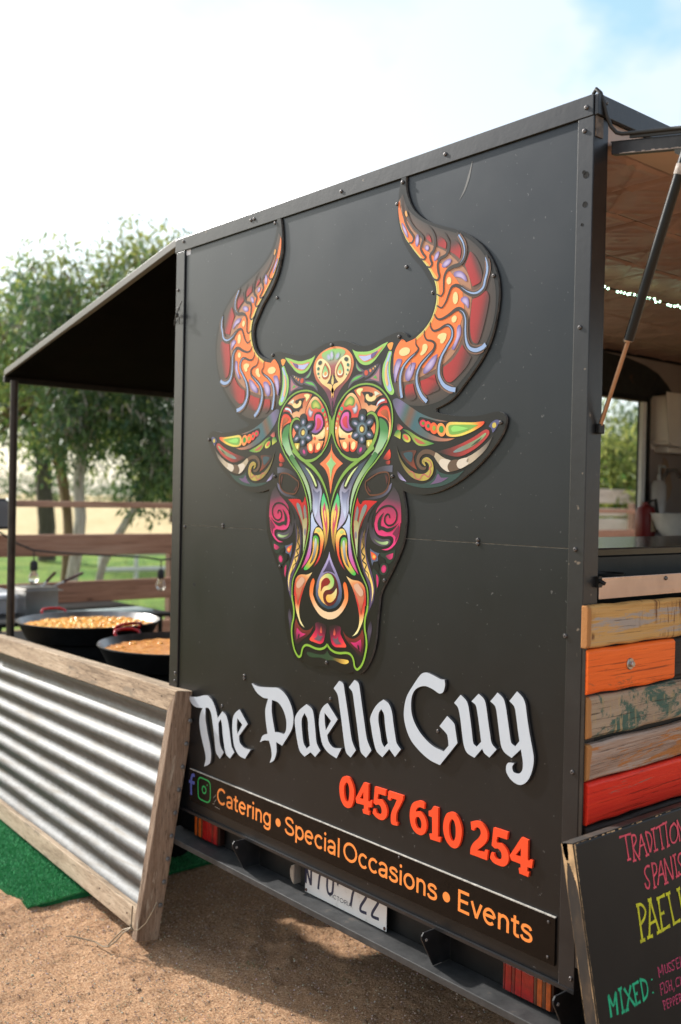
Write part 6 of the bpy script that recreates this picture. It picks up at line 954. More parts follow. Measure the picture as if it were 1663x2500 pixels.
# ---- a plain grotesque alphabet drawn as strokes
def arc(cx, cy, rx, ry, a0, a1, n=14): return [(cx + rx * math.cos(R(a0 + (a1 - a0) * i / n)), cy + ry * math.sin(R(a0 + (a1 - a0) * i / n))) for i in range(n + 1)]
FONT = {
 'C': (.80, [arc(.43, .5, .34, .435, 42, 318, 20)]), 'O': (.92, [arc(.46, .5, .37, .435, 0, 360, 26)]),
 'S': (.72, [[(.61, .74), (.55, .87), (.37, .935), (.2, .89), (.12, .75), (.19, .61), (.37, .53), (.56, .455), (.645, .28), (.57, .12), (.37, .065), (.17, .115), (.09, .27)]]),
 'E': (.66, [[(.12, 0), (.12, 1)], [(.1, .935), (.58, .935)], [(.1, .52), (.54, .52)], [(.1, .065), (.6, .065)]]),
 'a': (.60, [[(.08, .54), (.14, .63), (.27, .675), (.41, .64), (.475, .53), (.475, .3), (.475, .0)], [(.47, .40), (.36, .37), (.2, .345), (.1, .27), (.09, .15), (.16, .07), (.27, .05), (.38, .09), (.47, .2)]]),
 't': (.40, [[(.18, .90), (.18, .2), (.2, .1), (.28, .06), (.37, .07)], [(.02, .655), (.36, .655)]]),
 'e': (.64, [[(.1, .385), (.54, .385)] , arc(.32, .36, .235, .315, 4, 316, 22)]),
 'r': (.40, [[(.12, 0), (.12, .72)], [(.12, .42), (.15, .56), (.25, .645), (.38, .65)]]),
 'i': (.25, [[(.125, 0), (.125, .72)]]), 'l': (.25, [[(.125, 0), (.125, 1.0)]]),
 'n': (.61, [[(.12, 0), (.12, .72)], [(.12, .44), (.16, .58), (.29, .66), (.42, .62), (.485, .5), (.49, .3), (.49, 0)]]),
 'g': (.66, [arc(.315, .36, .23, .305, 0, 360, 22), [(.54, .72), (.54, .1), (.52, -.08), (.43, -.175), (.3, -.195), (.17, -.16), (.11, -.07)]]),
 'p': (.66, [[(.12, .72), (.12, -.24)], arc(.35, .36, .23, .305, 0, 360, 22)]),
 'c': (.60, [arc(.335, .36, .24, .315, 42, 318, 18)]), 'o': (.66, [arc(.33, .36, .245, .315, 0, 360, 24)]),
 's': (.55, [[(.46, .53), (.41, .63), (.27, .67), (.14, .625), (.1, .52), (.16, .43), (.28, .385), (.41, .335), (.475, .215), (.42, .09), (.27, .045), (.12, .085), (.065, .2)]]),
 'v': (.54, [[(.05, .72), (.27, .03)], [(.49, .72), (.27, .03)]]),
 'V': (.62, [[(.05, 1), (.31, 0)], [(.57, 1), (.31, 0)]]), 'I': (.3, [[(.15, 0), (.15, 1)]]), 'T': (.62, [[(.31, 0), (.31, 1)], [(.05, .94), (.57, .94)]]),
 'R': (.66, [[(.12, 0), (.12, 1)], [(.12, .94), (.4, .94), (.55, .84), (.55, .6), (.4, .5), (.12, .5)], [(.35, .5), (.6, 0)]]), 'A': (.66, [[(.05, 0), (.33, 1)], [(.61, 0), (.33, 1)], [(.15, .33), (.51, .33)]]),
}
def disc(b, x, y, z, rx, rz, n=16): b.face([(x + rx * math.cos(2 * math.pi * i / n), y, z + rz * math.sin(2 * math.pi * i / n)) for i in range(n)])
def write(word, x0, x1, z0, z1, h, y, parent, m, wt=.142, sheet=None):
    """one mesh per letter, set between x0 and x1 on a baseline running from z0 to z1"""
    tot = sum(FONT[c][0] for c in word) - .12; sx = (x1 - x0) / tot; cx = -.06; 
    for c in word:
        adv, st = FONT[c]; b = MB()
        for k, s in enumerate(st):
            P_ = [(x0 + (cx + p[0]) * sx, z0 + (z1 - z0) * ((cx + p[0]) * sx) / (x1 - x0) + p[1] * h) for p in s]
            if len(P_) < 14 and len(P_) > 2: P_ = smooth_path(P_, False, 4)
            Lf, Rt = ribbon(P_, [wt * h]); yy = y - .00004 * k
            for i in range(len(P_) - 1): b.face([(Lf[i][0], yy, Lf[i][1]), (Rt[i][0], yy, Rt[i][1]), (Rt[i + 1][0], yy, Rt[i + 1][1]), (Lf[i + 1][0], yy, Lf[i + 1][1])])
        if c == 'i': disc(b, x0 + (cx + .125) * sx, y, z0 + (z1 - z0) * ((cx + .125) * sx) / (x1 - x0) + .93 * h, .085 * h, .085 * h)
        b.build('letter', m, parent); cx += adv
write('VICTORIA', VIC[0][0] * 1e-4 + .001, VIC[1][0] * 1e-4, .4195, .4185, .0135, .0362, np_, plain('plate_black', (.02, .02, .03), .5), .14)

# ---- banner strip along the bottom
bn = part('banner', MB().box(-.768, .866, -.0015, .0035, .541, .656), SIGNBLACK)
MB().box(-.768, .866, -.0022, .0035, .6562, .6585).build('top_edge', plain('pale_cut_edge', (.42, .40, .36), .6, nscale=50, var=.4), bn)
ORANGE = plain('orange_vinyl', (.90, .27, .055), .35, var=.04)
BW = BANNER
write('Catering', BW['Catering'][0] * 1e-4 - .001, BW['Catering'][1] * 1e-4, .5755, .575, .0575, -.0017, bn, ORANGE)
write('Special', BW['Special'][0] * 1e-4 - .001, BW['Special'][1] * 1e-4 + .001, .5745, .574, .0575, -.0017, bn, ORANGE)
write('Occasions', BW['Occasions'][0] * 1e-4 - .002, BW['Occasions'][1] * 1e-4, .574, .572, .0575, -.0017, bn, ORANGE)
write('Events', BW['Events'][0] * 1e-4 - .001, BW['Events'][1] * 1e-4, .572, .571, .0575, -.0017, bn, ORANGE)
for x, z in ((-.2335, .5995), (.511, .5945)):
    b = MB(); disc(b, x, -.0017, z, .0135, .0135, 20); b.build('bullet', ORANGE, bn)
BLUE = plain('blue_vinyl', (.075, .10, .36), .4); GRNV = plain('green_vinyl', (.008, .32, .075), .4)
flat_strokes([[tuple(p) for p in s] for s in LOGO_F], .0115, -.0017, bn, 'social_logo', BLUE)
b = MB(); pth = smooth_path([(p[0] * 1e-4, p[1] * 1e-4) for p in LOGO_I], True, 5); pth.append(pth[0]); pth.append(pth[1]); Lf, Rt = ribbon(pth, [.0052])
for i in range(len(pth) - 1): b.face([(Lf[i][0], -.0017, Lf[i][1]), (Rt[i][0], -.0017, Rt[i][1]), (Rt[i + 1][0], -.0017, Rt[i + 1][1]), (Lf[i + 1][0], -.0017, Lf[i + 1][1])])
cx, cz = LOGO_C[0][0] * 1e-4, LOGO_C[0][1] * 1e-4; pth = arc(cx, cz, .0125, .0125, 0, 360, 22); Lf, Rt = ribbon(pth, [.0050])
for i in range(len(pth) - 1): b.face([(Lf[i][0], -.00175, Lf[i][1]), (Rt[i][0], -.00175, Rt[i][1]), (Rt[i + 1][0], -.00175, Rt[i + 1][1]), (Lf[i + 1][0], -.00175, Lf[i + 1][1])])
disc(b, LOGO_C[1][0] * 1e-4, -.0018, LOGO_C[1][1] * 1e-4, .0028, .0028); b.build('social_logo', GRNV, bn)
b = MB()
for (x, z, l, a) in ((-.612, .588, .022, .7), (-.606, .574, .02, .8), (-.615, .566, .012, .3), (-.6, .560, .03, -.05)):
    p = [(x, z), (x + l * math.cos(a), z + l * math.sin(a))]; Lf, Rt = ribbon(p, [.0016]); b.face([(Lf[0][0], -.0017, Lf[0][1]), (Rt[0][0], -.0017, Rt[0][1]), (Rt[1][0], -.0017, Rt[1][1]), (Lf[1][0], -.0017, Lf[1][1])])
b.build('scuff', plain('scuff_white', (.3, .26, .22), .8), bn)

# ---- cut-out letters and digits on the back wall
def pts3(l, y): return [(p[0] * 1e-4, y, p[1] * 1e-4) for p in l]
for kind, ch, outer, holes in GLYPHS:
    op = smooth_path([tuple(p) for p in outer], True, 5); hp = [smooth_path([tuple(p) for p in h], True, 5) for h in holes]
    y0, d = (.0035, .0085) if kind == 'letter' else (.0035, .0070)
    b = MB(); b.prism(pts3(op, y0), (0, -d, 0), 0, [pts3(h, y0) for h in hp])
    if kind == 'letter':
        for i, f in enumerate(b.f):
            if len(f) == 4: b.mi[i] = 1
        b.build('letter', [WHITE, WHITE_SIDE], TR)
    else: b.build('digit', REDP, TR)

# ---- bull-head sign: cut board with the printed artwork in layers
def colr(paint, p, bb=None):
    if isinstance(paint, str): return lin(paint)
    if paint[0] == 'lin':
        a, e, st = paint[1], paint[2], paint[3]; dx, dz = e[0] - a[0], e[1] - a[1]; L2 = dx * dx + dz * dz or 1
        t = ((p[0] - a[0]) * dx + (p[1] - a[1]) * dz) / L2
        if t <= st[0][0]: return lin(st[0][1])
        for (t0, c0), (t1, c1) in zip(st, st[1:]):
            if t <= t1:
                k = (t - t0) / ((t1 - t0) or 1); A, B_ = lin(c0), lin(c1); return tuple(A[i] + (B_[i] - A[i]) * k for i in range(4))
        return lin(st[-1][1])
    return lin(paint[1])
def subdivide_fill(b, poly, y, paint, flip):
    tri = tessellate_polygon([[Vector((x, 0, z)) for x, z in poly]])
    P_ = [(x, z) for x, z in poly]
    def emit(a, c, d, depth):
        m = max(math.dist(a, c), math.dist(c, d), math.dist(d, a))
        if depth > 0 and m > 130 and not isinstance(paint, str):
            ab = ((a[0] + c[0]) / 2, (a[1] + c[1]) / 2); bc = ((c[0] + d[0]) / 2, (c[1] + d[1]) / 2); ca = ((d[0] + a[0]) / 2, (d[1] + a[1]) / 2)
            for t in ((a, ab, ca), (ab, c, bc), (ca, bc, d), (ab, bc, ca)): emit(*t, depth - 1)
            return
        ar = (c[0] - a[0]) * (d[1] - a[1]) - (c[1] - a[1]) * (d[0] - a[0])
        t = (a, c, d) if ar > 0 else (a, d, c)
        cs = [colr(paint, q) for q in t]
        b.face([(flip * q[0] * 1e-4, y, q[1] * 1e-4) for q in (t if flip > 0 else (t[0], t[2], t[1]))], 0, cs if flip > 0 else [cs[0], cs[2], cs[1]])
    for t in tri: emit(P_[t[0]], P_[t[1]], P_[t[2]], 3)
def radial_fill(b, poly, y, paint, flip):
    n = len(poly); cx = sum(p[0] for p in poly) / n; cz = sum(p[1] for p in poly) / n; c0, c1 = lin(paint[1]), lin(paint[2])
    rings = [(1, 0), (.82, .15), (.6, .55), (.36, .9), (.12, 1.0)]
    for (s0, k0), (s1, k1) in zip(rings, rings[1:]):
        A = tuple(c0[i] + (c1[i] - c0[i]) * k0 for i in range(4)); B_ = tuple(c0[i] + (c1[i] - c0[i]) * k1 for i in range(4))
        for i in range(n):
            p, q = poly[i], poly[(i + 1) % n]
            v = [(cx + (p[0] - cx) * s0, cz + (p[1] - cz) * s0), (cx + (q[0] - cx) * s0, cz + (q[1] - cz) * s0), (cx + (q[0] - cx) * s1, cz + (q[1] - cz) * s1), (cx + (p[0] - cx) * s1, cz + (p[1] - cz) * s1)]
            b.face([(flip * a * 1e-4, y, c * 1e-4) for a, c in v], 0, [A, A, B_, B_])
    b.face([(flip * (cx + (p[0] - cx) * .12) * 1e-4, y, (cz + (p[1] - cz) * .12) * 1e-4) for p in poly], 0, [c1] * n)
def resample(p, n):
    d = [0]
    for a, c in zip(p, p[1:]): d.append(d[-1] + math.dist(a, c))
    r = []; j = 0
    for i in range(n):
        t = d[-1] * i / (n - 1)
        while j < len(d) - 2 and d[j + 1] < t: j += 1
        k = (t - d[j]) / ((d[j + 1] - d[j]) or 1); r.append((p[j][0] + (p[j + 1][0] - p[j][0]) * k, p[j][1] + (p[j + 1][1] - p[j][1]) * k))
    return r
BY = -.0036; STEP = 7e-6
BOARDM = NT('sign_board'); f = BOARDM.noise(BOARDM.coord(), 12, 5); BOARDM.set(base=BOARDM.ramp(f, [(.3, (.006, .006, .006)), (.7, (.009, .009, .009))]), rough=.31, spec=.33); BOARDM = BOARDM.m
EDGEM = plain('cut_board_edge', (.11, .105, .10), .6, nscale=60, var=.5)
sign = None; layers = {}
rank = {i: k for k, i in enumerate(sorted(range(len(ART)), key=lambda i: (ART[i][2], i)))}     # every printed shape lies on its own level
for ai, (pt, sym, layer, kind, pts, wd, paint) in enumerate(ART):
    P_ = [tuple(p) for p in pts] if kind != 'strip' else None
    if pt == 'board':
        h = smooth_path(P_, False, 4); o = h + [(-x, z) for x, z in reversed(h[1:-1])]
        b = MB(); b.prism([(x * 1e-4, .0036, z * 1e-4) for x, z in o], (0, BY - .0036, 0), 0)
        for i, fc in enumerate(b.f):
            if len(fc) == 4: b.mi[i] = 1
        sign = b.build('bull_sign', [BOARDM, EDGEM], TR); sign['label'] = 'cut-out bull head painted in bright folk patterns'
        continue
    for flip in ((1, -1) if sym == 'pair' else (1,)):
        key = (pt, flip if pt not in ('forehead_print', 'star_print', 'face_print') else 1)
        b = layers.setdefault(key, MB()); y = BY - .0003 - STEP * rank[ai]
        if kind == 'strip':
            A_, B_ = (resample(smooth_path([tuple(p) for p in q], False, 4), 90) for q in pts)
            c0, c1 = lin(paint[0]), lin(paint[1]); K_ = 5
            for i in range(89):
                for k in range(K_):
                    f0, f1 = k / K_, (k + 1) / K_; at_ = lambda i, f: (A_[i][0] + (B_[i][0] - A_[i][0]) * f, A_[i][1] + (B_[i][1] - A_[i][1]) * f)
                    v = [at_(i, f0), at_(i, f1), at_(i + 1, f1), at_(i + 1, f0)]; w0, w1 = f0 ** .7, f1 ** .7
                    ca = tuple(c0[q] + (c1[q] - c0[q]) * w0 for q in range(4)); cb = tuple(c0[q] + (c1[q] - c0[q]) * w1 for q in range(4))
                    b.face([(flip * q[0] * 1e-4, y, q[1] * 1e-4) for q in v], 0, [ca, cb, cb, ca])
        elif kind == 'fill':
            if sym == 'half': h = smooth_path(P_, False, 4); poly = h + [(-x, z) for x, z in reversed(h[1:-1])]
            else: poly = smooth_path(P_, True, 4)
            if not isinstance(paint, str) and paint[0] == 'rad': radial_fill(b, poly, y, paint, flip)
            else: subdivide_fill(b, poly, y, paint, flip)
        else:
            path = smooth_path(P_ if kind != 'ring' else P_ + [P_[0]], False, 5)
            Lf, Rt = ribbon(path, wd); n = len(path)
            for i in range(n - 1):
                v = [Lf[i], Rt[i], Rt[i + 1], Lf[i + 1]]; cs = [colr(paint, path[i])] * 2 + [colr(paint, path[i + 1])] * 2
                if flip < 0: v = [v[1], v[0], v[3], v[2]]; cs = [cs[1], cs[0], cs[3], cs[2]]
                b.face([(flip * q[0] * 1e-4, y, q[1] * 1e-4) for q in v], 0, cs)
for (pt, flip), b in layers.items(): b.build(pt, PRINT, sign, col=True)

# ---- screws
def screw_mesh(r=.0058):
    b = MB(); b.lathe((0, 0, 0), [(0.0012, -.0028), (.0022, -.0042), (r * .72, -.0038), (r, -.0012), (r, 0)], 12, 0, 'y'); return b
sc0 = None
for x, z in SCREWS + [[-4460, 25800], [4500, 25790]]:
    y = -.003 if z > 25535 else (-.002 if abs(x) > 8700 else .004)
    if sc0 is None: sc0 = screw_mesh().build('screw', SCREWM, TR, smooth=True); sc0.location = (x * 1e-4, y, z * 1e-4); adopt(sc0, TR)
    else: share('screw', sc0, TR, (x * 1e-4, y, z * 1e-4))
for x, z in SIGN_SCREWS: share('screw', sc0, sign, (x * 1e-4, BY - .0005, z * 1e-4))
for x, z in BAN_SCREWS: share('screw', sc0, bn, (x * 1e-4, -.0015, z * 1e-4), None, (.7, .7, .7))
for y, z in ((.03, 2.586), (.35, 2.58), (.70, 2.58)): share('screw', sc0, TR, (.934, y, z), (0, 0, R(90)))
for y, z in ((.065, 1.459), (.345, 1.463)): share('screw', sc0, TR, (.9265, y, z), (0, 0, R(90)))
HOLEM = plain('hole_dark', (.002, .002, .002), .9)
for k, (x, z) in enumerate(HOLES):
    r = (.0075, .0045, .0065, .0035, .0055)[k]; y = -.0021 if abs(x) > 8700 else .0038
    b = MB(); b.lathe((x * 1e-4, y, z * 1e-4), [(0, -.0002), (r * .85, -.0002), (r, -.0006), (r * 1.1, 0)], 14, 0, 'y'); part('bolt_hole', b, HOLEM)
# curl of vinyl, bent wire, scratch, cable tie
part('cable_tie', MB().tube([(-.935, .0, 2.285), (-.905, -.012, 2.318), (-.885, -.016, 2.333), (-.866, -.012, 2.365)], .0022, 6).tube([(-.897, -.014, 2.312), (-.884, -.019, 2.318)], .006, 6).tube([(-.905, -.01, 2.312), (-.880, -.022, 2.322), (-.868, -.02, 2.30), (-.89, -.006, 2.285)], .0014, 5), RUBBER)
part('bent_wire', MB().tube([(.3395, -.010, 2.008), (.352, -.018, 2.022), (.358, -.026, 2.034)], .0012, 6), STEEL, parent=sign)
part('tape_scrap', MB().box(-.8635, -.835, .0034, .0042, 2.534, 2.5525), plain('pale_tape', (.55, .57, .62), .6))
b = MB(); pth = smooth_path([(5415, 25400), (5300, 25010), (5160, 24700), (4990, 24480)], False, 6); pth = [(x * 1e-4, z * 1e-4) for x, z in pth]; Lf, Rt = ribbon(pth, [.002, .008, .006, .001])
for i in range(len(pth) - 1): b.face([(Lf[i][0], .0036, Lf[i][1]), (Rt[i][0], .0036, Rt[i][1]), (Rt[i + 1][0], .0036, Rt[i + 1][1]), (Lf[i + 1][0], .0036, Lf[i + 1][1])])
part('scratch', b, plain('scraped_paint', (.10, .10, .10), .45))
# ------------------------------------------------------------------ awning on the left side
AW = thing('awning', (-1.7, 1.7, 0), 'black fabric awning sloping down from the trailer to a thin pole', 'awning')
CANV = NT('black_canvas'); f = CANV.noise(CANV.coord(), 5, 4); CANV.set(base=CANV.ramp(f, [(.3, (.0022, .0021, .002)), (.7, (.004, .0038, .0036))]), rough=.95, spec=.02); CANV = CANV.m
AZ0, AZ1, AX0, AX1 = 2.590, 2.275, -.93, -2.955
AY = .185                                                # the outer corner stands a little back
n = 14; V = []
for i in range(n + 1):
    for j in range(17):
        u = i / n; v = j / 16; sag = -.035 * math.sin(math.pi * u) * (.5 + .5 * math.sin(math.pi * v)) if 0 < j < 16 else 0
        V.append((AX0 + (AX1 - AX0) * u, .02 + (AY - .03) * u + (3.3 - (AY - .03) * u) * v, AZ0 + (AZ1 - AZ0) * u + sag))
F = [(i * 17 + j, i * 17 + j + 1, (i + 1) * 17 + j + 1, (i + 1) * 17 + j) for i in range(n) for j in range(16)]
o = MB().add(V, F).build('canopy', CANV, AW, smooth=True); sm = o.modifiers.new('Solidify', 'SOLIDIFY'); sm.thickness = .004
GREYT = plain('grey_tube', (.075, .073, .07), .5)
def beam(p, q, wy, hz_):
    p, q = Vector(p), Vector(q); return MB().hexa([p + Vector((0, -wy, -hz_)), q + Vector((0, -wy, -hz_)), q + Vector((0, wy, -hz_)), p + Vector((0, wy, -hz_)), p + Vector((0, -wy, hz_)), q + Vector((0, -wy, hz_)), q + Vector((0, wy, hz_)), p + Vector((0, wy, hz_))])
for y, ya in ((.012, AY - .01), (3.32, 3.32)): beam((AX1 - .01, ya, AZ1 + .016), (AX0 + .003, y, AZ0 + .006), .012, .016).build('side_rail', GREYT, AW, bevel=.003, fixn=True)
MB().box(AX1 - .03, AX1 + .0, AY - .02, 3.335, AZ1 - .035, AZ1 + .002).build('front_rail', m_black('front_tube', (.010, .010, .010), .5), AW, bevel=.004)
MB().tube([(-1.45, .75, 2.38), (-.96, .75, 2.50)], .008, 8).build('rafter', plain('brown_rafter', (.16, .085, .05), .6), AW)
POLEM = m_black('brown_black_pole', (.022, .017, .014), .45)
for y in (AY + .005, 3.30):
    pl2 = MB().tube([(-2.886, y, AZ1 - .03), (-2.893, y, 0.0)], .021, 12).build('pole', POLEM, AW, smooth=True)
    MB().tube([(-2.90, y - .01, 1.60), (-2.93, y - .012, 1.61)], .008, 8).build('knob', STEEL, pl2)
# ------------------------------------------------------------------ corrugated panel
BR, TRc = Vector((-.85, -.12, .055)), Vector((-.773, -.022, .942)); BL, TL = Vector((-2.72, .045, .015)), Vector((-2.98, .145, .880))
NRM = (BL - BR).cross(TRc - BR).normalized()
if NRM.y > 0: NRM = -NRM
def pp(u, v, d=0.0): return (BR * (1 - u) + BL * u) * (1 - v) + (TRc * (1 - u) + TL * u) * v + NRM * d
CP = thing('corrugated_panel', (-1.8, 0, 0), 'corrugated iron panel in a weathered timber frame leaning beside the trailer', 'panel')
WST = [(0.26, (.15, .105, .068)), (.48, (.40, .295, .20)), (.75, (.58, .46, .33))]
W_TOP = m_wood('pale_frame_timber', WST, 'x', .8, (.27, .21, .15), .57, (3, 12), .85, .8)
W_SIDE = m_wood('weathered_frame_timber', [(0.26, (.115, .075, .05)), (.48, (.24, .165, .115)), (.75, (.36, .27, .20))], 'z', .9, (.44, .37, .29), .57, (3, 24), .85, .9)
def frame_board(poly, m, d0=.012, d1=.036, back=0):
    """board lying on the panel: outline in (u, v), from d0 behind to d1 in front"""
    a = [pp(u, v, d1) for u, v in poly]; z = [pp(u, v, d0) for u, v in poly]; b = MB(); k = len(poly)
    b.add(a + z, [tuple(range(k)), tuple(reversed(range(k, 2 * k)))] + [(i, (i + 1) % k, k + (i + 1) % k, k + i) for i in range(k)])
    return b.build('frame_board', m, CP, bevel=.004, fixn=True)
fu = .022; ft = .090; fb = .088
frame_board([(0, 1), (fu, 1 - ft), (1.0, 1 - ft), (1.0, 1)], W_TOP, -.05)
frame_board([(0, 1), (0, -.03), (fu, -.03), (fu, fb), (fu, 1 - ft)], W_SIDE, -.05, .038)
frame_board([(fu + .0006, 0), (fu + .0006, fb), (1, fb), (1, 0)], W_TOP, -.02, .03)
nu = 2; nv = 190; V = []
for i in range(nv + 1):
    v = .03 + .93 * i / nv; ph = 2 * math.pi * 9.9 * (v - .085)
    for j in range(9):
        u = .008 + .985 * j / 8; V.append(pp(u, v, .0115 * math.cos(ph) - .006 + .0012 * math.sin(9 * u + 3 * v)))
MB().add(V, [(i * 9 + j, i * 9 + j + 1, (i + 1) * 9 + j + 1, (i + 1) * 9 + j) for i in range(nv) for j in range(8)]).build('corrugated_sheet', GALV, CP, smooth=True)
for k in range(9):
    v = .12 + .095 * k; p = pp(-.006, v, -.03); MB().lathe(p, [(.0, .007), (.006, .006), (.009, 0), (0, -.004)], 10, 0, 'x').build('nail_head', GALV, CP)
for (u, v) in ((.06, .05), (.2, .06), (.33, .94), (.16, .95), (.012, .05), (.015, .78), (.05, .96)):
    p = pp(u, v, .0365); MB().lathe(p, [(0, -.0012), (.003, -.001), (.0035, .0015)], 8, 0, 'y').build('nail', plain('nail_rust', (.05, .03, .022), .8), CP)
# tie wire knotted round the bottom corner
wr = MB(); c0 = pp(.012, .03, .045)
wr.tube([c0 + Vector(q) for q in ((-.012, .0, .07), (-.014, -.002, .03), (-.006, -.008, .0), (.012, -.01, -.008), (.04, -.006, .0), (.066, .012, .03), (.078, .03, .07), (.075, .05, .10))], .0026, 6)
wr.tube([c0 + Vector(q) for q in ((.0, -.012, -.002), (-.022, -.03, -.012), (-.042, -.05, -.04), (-.06, -.066, -.068), (-.065, -.07, -.078))], .0026, 6)
wr.tube([c0 + Vector(q) for q in ((.004, -.014, -.001), (-.004, -.04, -.014), (-.02, -.06, -.045), (-.045, -.078, -.070), (-.075, -.085, -.077), (-.12, -.09, -.075), (-.165, -.115, -.073), (-.205, -.14, -.070), (-.225, -.155, -.074))], .0026, 6)
wr.tube([c0 + Vector(q) for q in ((-.012, -.006, .0), (.0, -.016, .008), (.012, -.014, -.004), (.002, -.012, -.012), (-.01, -.006, -.003))], .0028, 6)
tag(wr.build('tie_wire', plain('dull_wire', (.22, .17, .11), .5, .3), base=tuple(c0)), 'thin rusty wire knotted round the bottom corner of the corrugated panel', 'wire')
# ------------------------------------------------------------------ green mat
TURF = NT('green_turf'); f = TURF.noise(TURF.coord(), 120, 4, .7); g = TURF.noise(TURF.coord(), 7, 4)
TURF.set(base=TURF.mix(TURF.ramp(g, [(.4, 0.), (.7, .5)]), TURF.ramp(f, [(.3, (.008, .07, .026)), (.7, (.022, .18, .06))]), (.02, .14, .05)), rough=.95, spec=.08); TURF.bump(f, .5, .002); TURF = TURF.m
tm = thing('turf_mat', (-2.3, 1.0, 0), 'green artificial turf mat lying under the corrugated panel', 'mat')
b = MB(); MX0, MX1, MY0, MY1 = -4.2, -1.43, -.315, 2.8
nx, ny = 60, 60; V = []
for i in range(nx + 1):
    for j in range(ny + 1):
        x = MX0 + (MX1 - MX0) * i / nx; y = MY0 + (MY1 - MY0) * j / ny
        if j == 0: y += .005 * math.sin(x * 9) + .002 * math.sin(x * 23)
        if i == nx: x += .008 * math.sin(y * 7 + 1) - .10 * max(0, .2 - abs(y - .15)) * 0 + .035 * max(0, y) * .5
        V.append((x, y, .014 + .004 * math.sin(x * 5) * math.sin(y * 6) + .003 * math.sin(y * 13 + x * 3)))
q = lambda i, j: i * (ny + 1) + j
F = [(q(i, j), q(i + 1, j), q(i + 1, j + 1), q(i, j + 1)) for i in range(nx) for j in range(ny)]
top = list(V); edge = [q(i, 0) for i in range(nx + 1)] + [q(nx, j) for j in range(1, ny + 1)]
base_i = len(V); V += [(V[e][0], V[e][1], -.004) for e in edge]; F += [(edge[k], base_i + k, base_i + k + 1, edge[k + 1]) for k in range(len(edge) - 1)]
b.add(V, F).build('backing', TURF, tm, smooth=True)
FIB = NT('turf_fibre'); a_ = FIB.n('ShaderNodeAttribute', attribute_name='Col'); FIB.set(base=FIB.mix(0.12, a_.outputs['Color'], FIB.noise(FIB.coord(), 40, 3)), rough=.7, spec=.15); FIB = FIB.m
b = MB()
for k in range(52000):
    if k < 34000: x = MX1 + .005 - 1.9 * rng.random()**1.6; y = rng.uniform(MY0 - .004, .10)
    else: x = rng.uniform(-1.9, MX1 + .02); y = rng.uniform(.10, .95)
    a = rng.random() * 6.3; l = rng.uniform(.006, .012); z = .014 + .004 * math.sin(x * 5) * math.sin(y * 6) + .003 * math.sin(y * 13 + x * 3)
    s = rng.uniform(.6, 1.25); c = (.008 * s, .30 * s, .07 * s, 1); dx, dy = math.cos(a), math.sin(a)
    b.face([(x - dy * .0017, y + dx * .0017, z - .001), (x + dy * .0017, y - dx * .0017, z - .001), (x + dx * .006 + rng.normal(0, .001), y + dy * .006, z + l)], 0, [c] * 3)
tag(b.build('fibres', FIB, tm, col=True), kind='stuff')

# ------------------------------------------------------------------ table, burners, pans of paella
TBL = thing('trestle_table', (-2.6, .8, 0), 'trestle table covered with a black cloth beside the trailer', 'table')
CLOTH = plain('black_cloth', (.006, .006, .006), .9, var=.3, spec=.1)
MB().box(-3.95, -1.63, .26, 1.30, .715, .74).build('tabletop', plain('table_ply', (.1, .07, .05), .7), TBL)
b = MB(); per = []
X0, X1, Y0, Y1 = -3.97, -1.62, .24, 1.32
for i in range(80): per.append((X0 + (X1 - X0) * i / 80, Y0, (0, -1)))
for i in range(30): per.append((X1, Y0 + (Y1 - Y0) * i / 30, (1, 0)))
for i in range(80): per.append((X1 - (X1 - X0) * i / 80, Y1, (0, 1)))
for i in range(30): per.append((X0, Y1 - (Y1 - Y0) * i / 30, (-1, 0)))
V = []
for r_, (z, am) in enumerate(((.745, 0), (.72, .004), (.45, .018), (.2, .026), (.02, .032))):
    for k, (x, y, nn) in enumerate(per):
        w_ = am * (math.sin(k * .9) + .6 * math.sin(k * .37 + r_ * .3)); V.append((x + nn[0] * (w_ + am), y + nn[1] * (w_ + am), z))
K = len(per); F = [(r_ * K + k, r_ * K + (k + 1) % K, (r_ + 1) * K + (k + 1) % K, (r_ + 1) * K + k) for r_ in range(4) for k in range(K)] + [tuple(reversed(range(K)))]
b.add(V, F).build('cloth', CLOTH, TBL, smooth=True, fixn=True)
for x in (-3.8, -1.7):
    for y in (.35, 1.2): MB().tube([(x, y, 0), (x, y, .715)], .016, 8).build('leg', BLACK, TBL)
PANIN = NT('pan_steel'); f = PANIN.noise(PANIN.coord(), 12, 5, .6); PANIN.set(base=PANIN.ramp(f, [(.3, (.16, .155, .15)), (.7, (.30, .29, .28))]), rough=.30, metal=.8); PANIN = PANIN.m
PANOUT = m_black('sooty_pan', (.006, .006, .006), .6)
HRED = plain('red_enamel', (.45, .012, .015), .25, var=.1)
def food_mat(name, c0, c1, c2):
    t = NT(name); v = t.coord(); f = t.noise(v, 14, 6, .65); g = t.noise(v, 40, 4, .6)
    c = t.ramp(f, [(.3, c0), (.5, c1), (.7, c2)]); t.set(base=c, rough=t.ramp(g, [(.3, .12), (.7, .5)]), spec=.35); t.bump(g, .35, .008); return t.m
FOOD1 = food_mat('saffron_rice', (.58, .20, .025), (.80, .34, .05), (.86, .46, .11)); FOOD2 = food_mat('simmering_broth', (.46, .16, .03), (.60, .24, .055), (.70, .36, .12))
CHUNK = food_mat('golden_potato', (.78, .30, .03), (.85, .40, .06), (.88, .52, .13))
